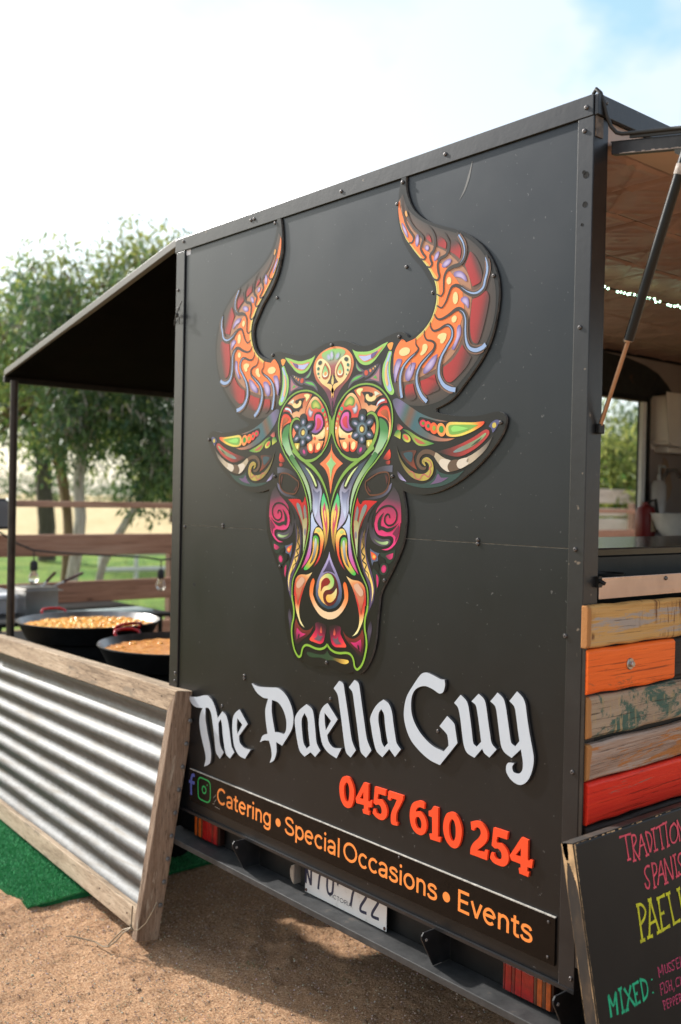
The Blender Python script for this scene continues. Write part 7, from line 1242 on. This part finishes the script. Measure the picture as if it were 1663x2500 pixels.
def paella(c, r, ztop, hang, label_pan, label_food, m, chunks, grp='paella pans on the table'):
    P_ = thing('paella_pan', (c[0], c[1], ztop - .11), label_pan, 'pan', grp)
    b = MB(); b.lathe((c[0], c[1], 0), [(r * .001, ztop - .105), (r * .80, ztop - .105), (r * .86, ztop - .095), (r * .985, ztop - .006), (r * 1.0, ztop)], 64, 0)
    b.lathe((c[0], c[1], 0), [(r * 1.0, ztop), (r * 1.012, ztop - .001), (r * 1.014, ztop - .006), (r * .995, ztop - .012), (r * .87, ztop - .104), (r * .80, ztop - .112), (r * .001, ztop - .112)], 64, 1)
    b.build('body', [PANIN, PANOUT], P_, smooth=True)
    for a in hang:
        d = Vector((math.cos(a), math.sin(a), 0)); s_ = Vector((-d.y, d.x, 0)); o_ = Vector((c[0], c[1], ztop))
        MB().tube([o_ + d * r * .985 - s_ * .075 + Vector((0, 0, -.02)), o_ + d * (r + .02) - s_ * .078 + Vector((0, 0, .008)), o_ + d * (r + .045) - s_ * .055 + Vector((0, 0, .018)), o_ + d * (r + .05) + Vector((0, 0, .021)), o_ + d * (r + .045) + s_ * .055 + Vector((0, 0, .018)), o_ + d * (r + .02) + s_ * .078 + Vector((0, 0, .008)), o_ + d * r * .985 + s_ * .075 + Vector((0, 0, -.02))], .0085, 10).build('handle', HRED, P_, smooth=True)
    fr = r * .925; n = 40; V = []
    for i in range(n + 1):
        for j in range(n + 1):
            u = i / n * 2 - 1; v = j / n * 2 - 1; q_ = math.sqrt(max(1e-9, u * u + v * v)); k = max(abs(u), abs(v)) / q_
            V.append((c[0] + u * k * fr, c[1] + v * k * fr, ztop - .032 + .004 * math.sin(u * 17 + v * 9) * math.sin(v * 21)))
    FD = thing('paella', (c[0], c[1], ztop - .036), label_food, 'food')
    MB().add(V, [(i * (n + 1) + j, (i + 1) * (n + 1) + j, (i + 1) * (n + 1) + j + 1, i * (n + 1) + j + 1) for i in range(n) for j in range(n)]).build('rice', m, FD, smooth=True)
    b = MB(); r2 = np.random.default_rng(int(r * 1000) + chunks)
    for k in range(chunks):
        a = r2.random() * 6.3; q_ = fr * .97 * math.sqrt(r2.random()); x, y = c[0] + q_ * math.cos(a), c[1] + q_ * math.sin(a); s_ = r2.uniform(.008, .021)
        pr = [(0, -.4), (.8, -.25), (1, .15), (.62, .6), (0.01, .75)]; o0 = len(b.v); b.lathe((0, 0, 0), [(p_ * s_, h * s_) for p_, h in pr], 8)
        rot = Matrix.Rotation(r2.random() * 6, 3, 'Z') @ Matrix.Rotation(r2.uniform(-.6, .6), 3, 'X'); sc = (r2.uniform(.8, 1.5), r2.uniform(.7, 1.1), r2.uniform(.7, 1.1))
        for i in range(o0, len(b.v)):
            p = rot @ Vector((b.v[i][0] * sc[0], b.v[i][1] * sc[1], b.v[i][2] * sc[2])); b.v[i] = (p.x + x, p.y + y, p.z + ztop - .037)
    tag(b.build('potato_chunks', CHUNK, FD, smooth=True), kind='stuff')
    bu = thing('gas_burner', (c[0], c[1], .746), 'black ring burner under the ' + label_pan.split(' with')[0], 'burner', 'ring burners under the pans')
    MB().lathe((c[0], c[1], 0), [(r * .74, .747), (r * .76, .747), (r * .78, ztop - .118), (r * .74, ztop - .118)], 40).build('wind_shield', PANOUT, bu)
    MB().lathe((c[0], c[1], 0), [(r * .3, .749), (r * .34, .755), (r * .34, .775), (r * .3, .78)], 30).build('ring', PANOUT, bu)
paella((-2.99, .70), .40, .925, (R(184), R(4)), 'farther paella pan with red handles and chunky golden paella', 'chunky golden paella in the farther pan', FOOD1, 420)
paella((-1.98, .69), .40, .915, (R(190), R(10)), 'nearer paella pan with red handles beside the trailer corner', 'orange brown paella in the nearer pan', FOOD2, 40)
# containers on the far table
T2 = thing('side_table', (-4.6, 1.3, 0), 'low dark table holding the steel tub behind the pans', 'table')
MB().box(-5.05, -4.05, .55, 1.9, .76, .785).build('tabletop', BLACK, T2)
for x in (-4.98, -4.12):
    for y in (.62, 1.83): MB().tube([(x, y, 0), (x, y, .76)], .018, 8).build('leg', BLACK, T2)
BT = thing('steel_tub', (-4.45, 1.02, .786), 'square stainless steel tub holding two spoons', 'tub')
def open_box(x0, x1, y0, y1, z0, z1, t): 
    b = MB(); b.box(x0, x1, y0, y0 + t, z0, z1); b.box(x0, x1, y1 - t, y1, z0, z1); b.box(x0, x0 + t, y0 + t, y1 - t, z0, z1); b.box(x1 - t, x1, y0 + t, y1 - t, z0, z1); b.box(x0 + t, x1 - t, y0 + t, y1 - t, z0, z0 + t); return b
open_box(-4.60, -4.36, .90, 1.14, .786, .955, .004).build('body', STEEL, BT)
open_box(-4.625, -4.335, .875, 1.165, .955, .963, .027).build('lip', STEEL, BT)
for k, (dx, dy, l, m) in enumerate(((.03, .10, .20, 'a'), (.02, .24, .22, 'b'))):
    s_ = thing('serving_spoon', (-4.45, 1.03, .80), ('upright steel spoon with a dark handle in the steel tub', 'tilted spoon with a red brown handle in the steel tub')[k], 'spoon', 'spoons in the steel tub')
    p0 = Vector((-4.46, 1.0 + .06 * k, .80)); p1 = Vector((-4.44, 1.05 + .09 * k, .98)); p2 = p1 + Vector((dx, dy, .115 if k == 0 else .10)) * .9
    MB().tube([p0, p1, p1.lerp(p2, .35)], .006, 6).build('shaft', STEEL, s_); MB().tube([p1.lerp(p2, .35), p2], .011, 8).build('handle', plain('handle_' + m, (.06, .012, .01), .5), s_)
PT_ = thing('plastic_tub', (-4.75, .80, .786), 'white plastic tub with a lid behind the awning pole', 'tub')
b = MB(); b.hexa([(-4.92, .64, .786), (-4.52, .64, .786), (-4.52, .93, .786), (-4.92, .93, .786), (-4.95, .61, .895), (-4.49, .61, .895), (-4.49, .96, .895), (-4.95, .96, .895)]); b.build('body', plain('cloudy_plastic', (.55, .54, .56), .35), PT_, bevel=.01)
MB().box(-4.965, -4.475, .595, .975, .896, .93).build('lid', plain('white_lid', (.70, .70, .72), .35), PT_, bevel=.01)
tag(MB().box(-4.30, -4.08, 1.10, 1.75, .786, .815).build('tray', plain('pale_tray', (.45, .52, .50), .3), base=(-4.2, 1.4, .786), bevel=.006), 'pale shallow tray between the steel tub and the fence', 'tray')
# ------------------------------------------------------------------ timber fence and what hangs on it
FN = thing('timber_fence', (-5.2, 4, 0), 'brown timber post and rail fence behind the pans', 'fence')
FW = m_wood('brown_fence_timber', [(0.3, (.20, .10, .065)), (.55, (.38, .205, .135)), (.75, (.48, .30, .21))], 'y', .5, (.24, .17, .13), .66, (2, 14), .8, .5)
for z0, z1, t in ((1.535, 1.585, .05), (1.145, 1.317, .045), (.762, .934, .045), (.40, .57, .045)):
    for y0, y1 in ((-6.0, -2.42), (-2.41, 2.62), (2.63, 6.1), (6.11, 9.7), (9.71, 13.3)):
        MB().box(-5.2 - t, -5.2, y0, y1, z0, z1).build('rail', FW, FN, bevel=.006)
FWP = m_wood('fence_post_timber', [(0.3, (.12, .07, .048)), (.75, (.29, .18, .13))], 'z', .5, None, rough=.8)
for y in (-6, -2.4, 2.63, 6.1, 9.7, 13.3): MB().box(-5.33, -5.246, y - .05, y + .05, 0, 1.66 if y != 2.63 else 1.30).build('post', FWP, FN, bevel=.006)
spk = thing('speaker_box', (-5.1, .98, 1.36), 'small black speaker box fixed to the fence rail', 'speaker')
MB().box(-5.199, -5.05, .86, 1.10, 1.365, 1.60).build('cabinet', m_black('speaker_vinyl', (.02, .02, .021), .5), spk, bevel=.01)
MB().box(-5.05, -5.042, .87, 1.05, 1.385, 1.58).build('grille', plain('grey_grille', (.12, .12, .125), .6), spk, bevel=.004)
SL = thing('festoon_lights', (-5.0, 1.6, 1.2), 'black festoon cord with clear bulbs sagging in front of the fence', 'string lights')
MB().tube([(-5.02, .2, 1.45), (-5.0, .75, 1.40), (-5.0, .965, 1.345), (-5.0, 1.1, 1.26), (-5.0, 1.233, 1.205), (-5.0, 1.42, 1.185), (-5.0, 1.628, 1.168), (-5.0, 1.9, 1.15), (-5.0, 2.2, 1.13), (-5.0, 2.344, 1.105), (-5.0, 2.55, 1.12), (-5.0, 3.2, 1.22)], .0075, 8).build('cord', RUBBER, SL, smooth=True)
BG = m_glass('bulb_glass')
FIL = plain('filament', (.7, .45, .15), .4)
for y, zt in ((1.234, 1.20), (2.345, 1.10)):
    b = MB(); b.tube([(-5.0, y, zt), (-5.0, y, zt - .085)], .0055, 6); b.lathe((-5.0, y, zt - .15), [(0, 0), (.026, .0), (.03, .01), (.03, .055), (.02, .075), (0, .08)], 14)
    so = b.build('socket', RUBBER, SL, smooth=True)
    MB().lathe((-5.0, y, zt - .255), [(.001, 0), (.018, .004), (.033, .022), (.040, .045), (.037, .065), (.024, .09), (.020, .105)], 18).build('bulb', BG, so, smooth=True)
    MB().tube([(-5.0, y - .008, zt - .155), (-5.0, y - .008, zt - .21), (-5.0, y + .008, zt - .21), (-5.0, y + .008, zt - .155)], .003, 5).build('filament', FIL, so)
# white stock rails out in the grass
WR = plain('white_stock_rail', (.62, .60, .56), .6)
for (a, c, lbl) in (((-15.2, 7.0), (-15.05, 8.45), 'left section of white low stock rails in the grass'), ((-15.05, 8.45), (-18.9, 10.9), 'right section of white low stock rails in the grass')):
    g = thing('stock_rail', ((a[0] + c[0]) / 2, (a[1] + c[1]) / 2, 0), lbl, 'fence', 'white stock rails in the grass')
    for z in (.18, .50): MB().tube([(a[0], a[1], z + .35 * 0), (c[0], c[1], z)], .05, 8).build('rail', WR, g)
    for k in (0, .5, 1): MB().tube([(a[0] + (c[0] - a[0]) * k, a[1] + (c[1] - a[1]) * k, 0), (a[0] + (c[0] - a[0]) * k, a[1] + (c[1] - a[1]) * k, .58)], .045, 8).build('post', WR, g)
# pale rails and boards seen through the serving window
PW = m_wood('pale_timber', [(.3, (.50, .40, .34)), (.7, (.66, .57, .50))], 'y', .5, None, rough=.7)
pf = thing('pale_rail_fence', (-7.6, 13, 0), 'pale timber rails stacked beyond the serving window', 'fence')
for z0, z1 in ((1.66, 1.90), (1.44, 1.575), (1.15, 1.40)): MB().box(-7.66, -7.6, 9.5, 17.5, z0, z1).build('rail', PW, pf, bevel=.01)
for y in (9.6, 12.2, 14.8, 17.4): MB().box(-7.74, -7.665, y - .05, y + .05, 0, 1.9).build('post', PW, pf)

# ------------------------------------------------------------------ trees
LEAF_A = m_leaf('gum_leaf', (.04, .095, .022), (.27, .28, .075), .5)
LEAF_C = m_leaf('shaded_gum_leaf', (.018, .060, .028), (.13, .185, .065), .40)  # darker gum leaf: shade of the lower foliage put into the colour
LEAF_B = m_leaf('dark_leaf', (.022, .060, .020), (.075, .125, .030), .38)
BARK_P = m_bark('pale_bark', (.26, .22, .18), (.52, .47, .42)); BARK_B = m_bark('brown_bark', (.10, .062, .038), (.24, .16, .10)); BARK_D = m_bark('dark_bark', (.05, .04, .03), (.11, .09, .07))
def limb(b, p, q, r0, r1, wob=.06, n=6):
    p, q = Vector(p), Vector(q); L_ = (q - p).length; pts = []
    for i in range(n + 1):
        t = i / n; d = Vector((rng.normal(), rng.normal(), rng.normal())) * wob * L_ * .25 * math.sin(math.pi * t); pts.append(p.lerp(q, t) + d)
    b.tube(pts, [r0 + (r1 - r0) * i / n for i in range(n + 1)], 9); return pts
def leaves(clumps, n, size, droop, spread, seed, bright_z=None):
    """many separate hanging leaves: clumps = (centre, radii, weight)"""
    r = np.random.default_rng(seed); W_ = np.array([c[2] for c in clumps], float); W_ /= W_.sum(); per = 46
    nt_ = n // per; cen = []
    for k in range(nt_):
        c, rad, _ = clumps[int(r.choice(len(clumps), p=W_))]
        d = r.normal(size=3); d /= np.linalg.norm(d); cen.append(np.array(c) + d * np.array(rad) * r.random()**.42)
    cen = np.repeat(np.array(cen), per, 0); N = len(cen)
    br = np.repeat(r.random(nt_), per)
    pos = cen + np.clip(r.normal(size=(N, 3)), -1.7, 1.7) * np.array(spread)
    dirn = r.normal(size=(N, 3)); dirn[:, 2] -= droop; dirn /= np.linalg.norm(dirn, axis=1)[:, None]
    side = np.cross(dirn, r.normal(size=(N, 3))); side /= np.linalg.norm(side, axis=1)[:, None]
    L_ = size * r.uniform(.6, 1.35, N)[:, None]; Wd = L_ * r.uniform(.10, .17, N)[:, None]
    curve = np.cross(dirn, side) * L_ * r.uniform(-.18, .18, N)[:, None]
    a = pos; m = pos + dirn * L_ * .45 + curve; e = pos + dirn * L_
    V = np.stack([a, m + side * Wd, e, m - side * Wd], 1).reshape(-1, 3)
    col = np.clip(br * .7 + r.random(N) * .45 - .1, 0, 1); C4 = np.repeat(np.stack([col, col, col, np.ones(N)], 1), 4, 0)
    return V, C4, cen[::per]
def leaf_mesh(name, V, C4, m, parent):
    me = bpy.data.meshes.new(name); N = len(V) // 4
    me.vertices.add(len(V)); me.vertices.foreach_set('co', V.astype('f').ravel()); me.loops.add(len(V)); me.loops.foreach_set('vertex_index', np.arange(len(V), dtype='i'))
    me.polygons.add(N); me.polygons.foreach_set('loop_start', np.arange(N, dtype='i') * 4); me.update(calc_edges=True); me.materials.append(m)
    a = me.color_attributes.new('Col', 'FLOAT_COLOR', 'POINT'); a.data.foreach_set('color', C4.astype('f').ravel())
    o = bpy.data.objects.new(name, me); COL.objects.link(o); adopt(o, parent); return o
def tree(name, base, label, group, bark, limbs, clumps, n, size, leafm, seed, droop=1.2, spread=(.16, .16, .26)):
    t = thing(name, base, label, 'tree', group); b = MB()
    for p, q, r0, r1 in limbs:
        pts = limb(b, p, q, r0, r1)
    r = np.random.default_rng(seed)
    tips = [Vector(q) for _, q, _, _ in limbs]
    for c, rad, _ in clumps:
        for k in range(4):
            d = Vector(r.normal(size=3)).normalized(); s = min(tips, key=lambda t_: (t_ - Vector(c)).length)
            limb(b, s, Vector(c) + Vector((d.x * rad[0], d.y * rad[1], d.z * rad[2])) * .8, .022, .005, .2, 4)
    V, C4, cen = leaves(clumps, n, size, droop, spread, seed); nodes = [Vector(q) for q in tips]
    for c in sorted((Vector(c) for c in cen), key=lambda c: min((c - q).length for q in tips)):
        s = min(nodes, key=lambda q: (q - c).length); m_ = s.lerp(c, .5) + Vector((0, 0, .06)); e = c + Vector((0, 0, -.12))
        b.tube([s, m_, c, e], [.011, .008, .005, .002], 5); nodes.append(c)
    b.build('trunk', bark, t, smooth=True)
    tag(leaf_mesh('crown', V, C4, leafm, t), kind='stuff'); return t
G = 'gum trees behind the fence'
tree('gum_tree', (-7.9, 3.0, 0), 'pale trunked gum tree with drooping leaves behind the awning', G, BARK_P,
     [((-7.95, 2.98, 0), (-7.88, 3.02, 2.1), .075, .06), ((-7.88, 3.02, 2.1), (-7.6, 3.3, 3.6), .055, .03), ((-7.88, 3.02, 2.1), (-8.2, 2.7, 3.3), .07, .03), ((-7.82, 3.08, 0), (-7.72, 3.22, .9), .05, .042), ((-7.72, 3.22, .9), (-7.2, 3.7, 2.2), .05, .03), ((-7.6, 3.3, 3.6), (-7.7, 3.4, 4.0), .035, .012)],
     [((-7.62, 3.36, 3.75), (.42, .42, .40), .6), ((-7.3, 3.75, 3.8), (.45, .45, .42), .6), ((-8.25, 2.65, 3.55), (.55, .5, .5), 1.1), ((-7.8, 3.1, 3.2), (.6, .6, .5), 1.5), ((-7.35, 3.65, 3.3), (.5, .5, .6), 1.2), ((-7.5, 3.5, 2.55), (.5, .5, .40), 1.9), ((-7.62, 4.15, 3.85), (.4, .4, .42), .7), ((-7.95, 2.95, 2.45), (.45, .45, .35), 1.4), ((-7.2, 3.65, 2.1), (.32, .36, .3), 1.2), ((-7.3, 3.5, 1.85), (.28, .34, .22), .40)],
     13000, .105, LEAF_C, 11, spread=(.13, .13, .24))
tree('gum_tree', (-9.4, 3.55, 0), 'brown trunked gum tree with open crown behind the pale one', G, BARK_B,
     [((-9.4, 3.6, 0), (-9.35, 3.55, 1.4), .07, .06), ((-9.35, 3.55, 1.4), (-9.7, 3.35, 2.9), .058, .035), ((-9.35, 3.55, 1.4), (-9.2, 3.2, 3.0), .06, .03), ((-9.7, 3.35, 2.9), (-9.8, 2.7, 3.8), .05, .02), ((-9.2, 3.2, 3.0), (-8.5, 4.0, 4.2), .04, .012)],
     [((-8.5, 3.9, 4.28), (.55, .5, .40), 1.3), ((-8.4, 4.55, 4.15), (.5, .5, .45), 1.1), ((-8.9, 3.1, 4.0), (.6, .6, .4), 1.), ((-9.7, 2.75, 3.4), (.7, .7, .5), 1.1), ((-9.3, 3.3, 3.1), (.6, .6, .6), .7), ((-9.3, 3.5, 2.4), (.6, .7, .35), .5), ((-9.9, 2.1, 2.7), (.7, .6, .5), .7), ((-9.2, 4.1, 2.6), (.5, .5, .5), 1.), ((-9.9, 2.5, 2.1), (.4, .5, .2), .4)],
     12500, .10, LEAF_A, 12, spread=(.16, .16, .26))
tree('gum_tree', (-20.5, 8.3, 0), 'dark thick trunked tree far behind the fence', G, BARK_D,
     [((-20.5, 8.3, 0), (-20.6, 8.2, 2.6), .22, .19), ((-20.6, 8.2, 2.6), (-21.2, 8.0, 5), .3, .12), ((-20.6, 8.2, 2.6), (-20, 9.2, 5), .25, .1)],
     [((-21, 7.8, 5.2), (1.9, 1.9, 1.4), 1), ((-19.9, 9.4, 4.8), (1.5, 1.6, 1.2), 1), ((-20.5, 8.3, 3.9), (1.8, 1.8, .7), 1)], 9000, .28, LEAF_B, 13, spread=(.4, .4, .5))
tree('round_tree', (-50, 29.5, 0), 'bright round tree far off in the dry paddock', None, BARK_D, [((-50, 29.5, 0), (-50, 29.5, 2.2), .25, .2)],
     [((-50, 29.5, 3.1), (2.6, 2.6, 1.3), 1), ((-50.5, 32, 2.7), (2.2, 2.2, 1.2), 1)], 7000, .42, LEAF_A, 14, .2, (.5, .5, .4))
for k, (x, y, h, lbl) in enumerate(((-8.6, 14.3, 3.4, 'leafy shrub nearest the serving window'), (-10.5, 18.5, 4.6, 'tall leafy tree farther beyond the serving window'), (-9.4, 16.6, 2.3, 'low bush between the trees beyond the serving window'))):
    tree('leafy_tree', (x, y, 0), lbl, 'trees beyond the serving window', BARK_B, [((x, y, 0), (x + .1, y, h * .6), .12, .06)],
         [((x, y, h * .72), (1.2, 1.3, h * .28), 1), ((x + .5, y - .8, h * .6), (.8, .9, h * .22), .8), ((x - .4, y + .9, h * .62), (.9, 1.0, h * .24), .8)], 8000, .17, (LEAF_A, LEAF_B, LEAF_A)[k], 20 + k, .3, (.22, .22, .25))
def hedge_line():
    V, C4, _ = leaves([((-150 + 20 * math.sin(k), -40 + k * 14, 2.0), (5, 8, 1.6), 1) for k in range(18)], 15000, 1.1, .1, (2.2, 2.5, 1.0), 31)
    h = thing('tree_line', (-150, 90, 0), 'far line of low trees at the end of the paddock', 'trees'); leaf_mesh('far_trees', V, C4, LEAF_B, h); h['kind'] = 'stuff'
    for c in h.children: c['kind'] = 'stuff'
hedge_line()
# ------------------------------------------------------------------ hand-lettered menu board leaning on the right side
F0 = Vector((1.029, -.16, .913)); U_ = Vector((0, 1, 0)); V_ = Vector((.073, 0, -.36)).normalized(); N_ = Vector((.36, 0, .073)).normalized()
MBD = thing('menu_board', (1.15, .3, 0), 'black hand-lettered menu board leaning against the timber cladding', 'sign')
def bp_(s, t, d=0.0): return F0 + U_ * s + V_ * t + N_ * d
CHALK = NT('black_board_paint'); f = CHALK.noise(CHALK.coord(), 8, 5, .6); g = CHALK.noise(CHALK.coord(), 70, 3)
CHALK.set(base=CHALK.mix(CHALK.ramp(g, [(.72, 0.), (.78, .25)]), CHALK.ramp(f, [(.3, (.006, .0058, .0056)), (.75, (.011, .010, .0093))]), (.05, .045, .04)), rough=.42, spec=.28); CHALK = CHALK.m
WORN = NT('worn_board_edge'); f = WORN.noise(WORN.coord((14, 14, 5)), 2.2, 5, .6)
WORN.set(base=WORN.ramp(f, [(.44, (.022, .018, .015)), (.62, (.05, .034, .022)), (.78, (.25, .15, .075))]), rough=.7); WORN = WORN.m
LB = .925
b = MB(); T_ = .034
def board_box(s0, s1, t0, t1, d0, d1): return [bp_(s0, t0, d0), bp_(s0, t1, d0), bp_(s1, t1, d0), bp_(s1, t0, d0), bp_(s0, t0, d1), bp_(s0, t1, d1), bp_(s1, t1, d1), bp_(s1, t0, d1)]
MB().hexa(board_box(0, .9, 0, LB, -T_, 0)).build('board', CHALK, MBD, bevel=.005, fixn=True)
MB().hexa(board_box(-.0022, 0.0002, .002, LB, -T_ + .002, -.002)).build('edge', WORN, MBD, bevel=.001, fixn=True)
MB().hexa(board_box(.001, .9, -.0022, .0002, -T_ + .002, -.002)).build('edge', WORN, MBD, bevel=.001, fixn=True)
# bare wood where the corner is rubbed through, and rubbed edges along both arrises
BARE = plain('rubbed_bare_wood', (.50, .33, .17), .75, nscale=40, var=.35); r_ = random.Random(5)
b = MB()
def chip(s, t, ds, dt, d): b.face([bp_(s, t, d), bp_(s, t + dt, d), bp_(s + ds, t + dt * .8, d), bp_(s + ds * .8, t, d)])
for k in range(70):
    t = .0 + LB * k / 70; wdt = r_.uniform(.0004, .0016) + (.005 * math.exp(-t / .04)); chip(-.0004, t, wdt, LB / 70 * 1.02, .0004)
for k in range(40):
    s = .0 + .7 * r_.random(); chip(s, -.0006, r_.uniform(.004, .02), r_.uniform(.0006, .003), .0004)
b.build('rubbed_edge', BARE, MBD)
b = MB()
jit = .0
for k in range(160):
    jit = jit * .8 + r_.uniform(-.0006, .0006); t = LB * k / 160; a = max(.0003, .0008 + jit) + .026 * math.exp(-(t / .055) ** 2) * (1 + jit * 150); e = -.0026
    for d0, d1 in ((-.002 - min(a, .03), -.002), (-T_ + .002, -T_ + .002 + a * .6)):
        b.face([F0 + U_ * e + V_ * t + N_ * d0, F0 + U_ * e + V_ * (t + LB / 160) + N_ * d0, F0 + U_ * e + V_ * (t + LB / 160) + N_ * d1, F0 + U_ * e + V_ * t + N_ * d1])
b.build('rubbed_edge', BARE, MBD)
for name, col, wdt, strokes in BOARD_TEXT:
    pm = bpy.data.materials.get('marker_' + col) or None
    if pm is None:
        t = NT('marker_' + col); c = lin(col)[:3]; f = t.noise(t.coord(), 50, 4, .7); t.set(base=t.ramp(f, [(.25, tuple(x * .55 for x in c)), (.5, c), (.8, tuple(min(1, x * 1.1) for x in c))]), rough=.6); pm = t.m
    b = MB()
    for k, s in enumerate(strokes):
        p = smooth_path([tuple(q) for q in s], False, 5) if len(s) > 2 else [tuple(s[0]), tuple(s[1])]
        n = len(p); ws = [wdt * 1.25, wdt * .85, wdt * .9, wdt * 1.2] if len(s) > 2 else [wdt * 1.25, wdt * .8, wdt * 1.3]
        if len(s) == 2: p = [(p[0][0] + (p[1][0] - p[0][0]) * i / 6, p[0][1] + (p[1][1] - p[0][1]) * i / 6) for i in range(7)]
        Lf, Rt = ribbon(p, ws); d = .0006 + .00004 * k
        for i in range(len(p) - 1): b.face([bp_(Lf[i][0] * 1e-4, Lf[i][1] * 1e-4, d), bp_(Rt[i][0] * 1e-4, Rt[i][1] * 1e-4, d), bp_(Rt[i + 1][0] * 1e-4, Rt[i + 1][1] * 1e-4, d), bp_(Lf[i + 1][0] * 1e-4, Lf[i + 1][1] * 1e-4, d)])
    b.build('lettering', pm, MBD)

# ------------------------------------------------------------------ inside the trailer
DP = thing('towel_dispenser', (-.80, 3.27, 1.98), 'white paper towel dispenser on the wall beside the serving window', 'dispenser')
WP = plain('off_white_plastic', (.80, .75, .70), .35, var=.04)
b = MB(); b.prism([(-.889, y, z) for y, z in ((3.11, 2.275), (3.49, 2.275), (3.49, 2.005), (3.45, 1.985), (3.15, 1.985), (3.11, 2.01))], (.115, 0, 0)); b.build('cover', WP, DP, bevel=.015)
MB().box(-.888, -.80, 3.17, 3.44, 1.95, 1.984).build('tray', WP, DP, bevel=.006)
MB().box(-.7745, -.772, 3.27, 3.30, 2.06, 2.10).build('badge', plain('grey_badge', (.12, .10, .10), .4), DP); MB().box(-.7745, -.772, 3.268, 3.302, 2.115, 2.13).build('lock', plain('dark_lock', (.1, .08, .08), .4), DP)
FE = thing('fire_extinguisher', (-.83, 3.005, 1.42), 'red fire extinguisher hanging low beside the window', 'extinguisher')
MB().lathe((-.83, 3.005, 0), [(0, 1.43), (.05, 1.43), (.055, 1.44), (.055, 1.60), (.045, 1.635), (.018, 1.65), (.018, 1.665), (0, 1.665)], 20).build('cylinder', plain('red_paint', (.20, .007, .007), .4), FE, smooth=True)
MB().tube([(-.815, 3.005, 1.665), (-.775, 3.015, 1.68), (-.765, 3.025, 1.6), (-.77, 3.035, 1.5)], .009, 8).build('hose', RUBBER, FE); MB().box(-.7775, -.7735, 2.98, 3.03, 1.50, 1.60).build('instruction_panel', plain('pale_decal', (.55, .42, .28), .5), FE)
SK = thing('hand_basin', (-.64, 3.12, 1.42), 'white hand basin on the left bench of the trailer', 'basin')
b = MB(); b.lathe((-.64, 3.12, 0), [(.07, 1.421), (.09, 1.43), (.17, 1.52), (.20, 1.60), (.205, 1.605), (.195, 1.60), (.16, 1.52), (.08, 1.46), (.001, 1.455)], 32); b.build('bowl', plain('white_ceramic', (.75, .73, .72), .15), SK, smooth=True)
MB().tube([(-.86, 3.22, 1.42), (-.86, 3.22, 1.80), (-.83, 3.22, 1.85), (-.76, 3.2, 1.85), (-.73, 3.19, 1.81)], .014, 10).build('tap', STEEL, SK, smooth=True)
SB = thing('soap_bottle', (-.80, 3.085, 1.421), 'clear pump soap bottle beside the basin', 'bottle')
MB().lathe((-.80, 3.085, 0), [(0, 1.421), (.04, 1.421), (.042, 1.43), (.042, 1.76), (.03, 1.785), (.012, 1.79), (.012, 1.82), (0, 1.82)], 18).build('body', plain('milky_plastic', (.42, .40, .40), .25), SB, smooth=True)
MB().tube([(-.80, 3.085, 1.82), (-.80, 3.085, 1.87), (-.76, 3.085, 1.865)], .008, 8).build('pump', plain('grey_pump', (.3, .3, .3), .3), SB)
HG = thing('kitchen_cloth', (-.84, 3.42, 1.7), 'tan cloth hanging on a hook above the basin', 'cloth')
b = MB(); b.add([(-.885, 3.27, 1.93), (-.87, 3.22, 1.72), (-.86, 3.26, 1.66), (-.865, 3.31, 1.70), (-.87, 3.34, 1.76), (-.885, 3.31, 1.91)], [(0, 1, 2), (0, 2, 3, 5), (5, 3, 4)]); o = b.build('towel', plain('tan_cloth', (.30, .20, .14), .9), HG); sm = o.modifiers.new('Solidify', 'SOLIDIFY'); sm.thickness = .008
FP = thing('frying_pan', (.86, .19, 1.45), 'small black frying pan on the shelf below the counter', 'pan')
MB().lathe((.86, .165, 0), [(.001, 1.449), (.04, 1.449), (.052, 1.478), (.054, 1.479), (.043, 1.452), (.001, 1.452)], 28).build('body', m_black('cast_iron', (.012, .012, .012), .5), FP, smooth=True)
# strip of small green-white lights under the ceiling: lit lamps
LED = NT('lit_led'); f = LED.noise(LED.coord(), 30, 2); LED.set(base=(.8, 1, .9), rough=.4, emit=LED.ramp(f, [(.35, (.55, .75, .35)), (.6, (.55, 1.0, .75))]), emits=5.0); LED = LED.m
LS = thing('led_string', (.146, 2, 2.45), 'thin string of tiny lit green white lights along the ceiling', 'string lights')
MB().tube([(.146, .3, 2.452), (.146, 1.4, 2.447), (.146, 2.4, 2.452), (.146, 4.1, 2.45)], .0025, 5).build('cord', RUBBER, LS)
l0 = None; rr = random.Random(9); y = .4
while y < 4.0:
    y += .022 if rr.random() < .88 else .06
    p = (.146 + rr.uniform(-.004, .004), y, 2.446 + rr.uniform(-.004, .004))
    if l0 is None: l0 = MB().lathe((0, 0, 0), [(0, -.005), (.004, -.003), (.005, 0), (.004, .004), (0, .005)], 8).build('lamp', LED, LS, smooth=True); l0.location = p; adopt(l0, LS)
    else: share('lamp', l0, LS, p)
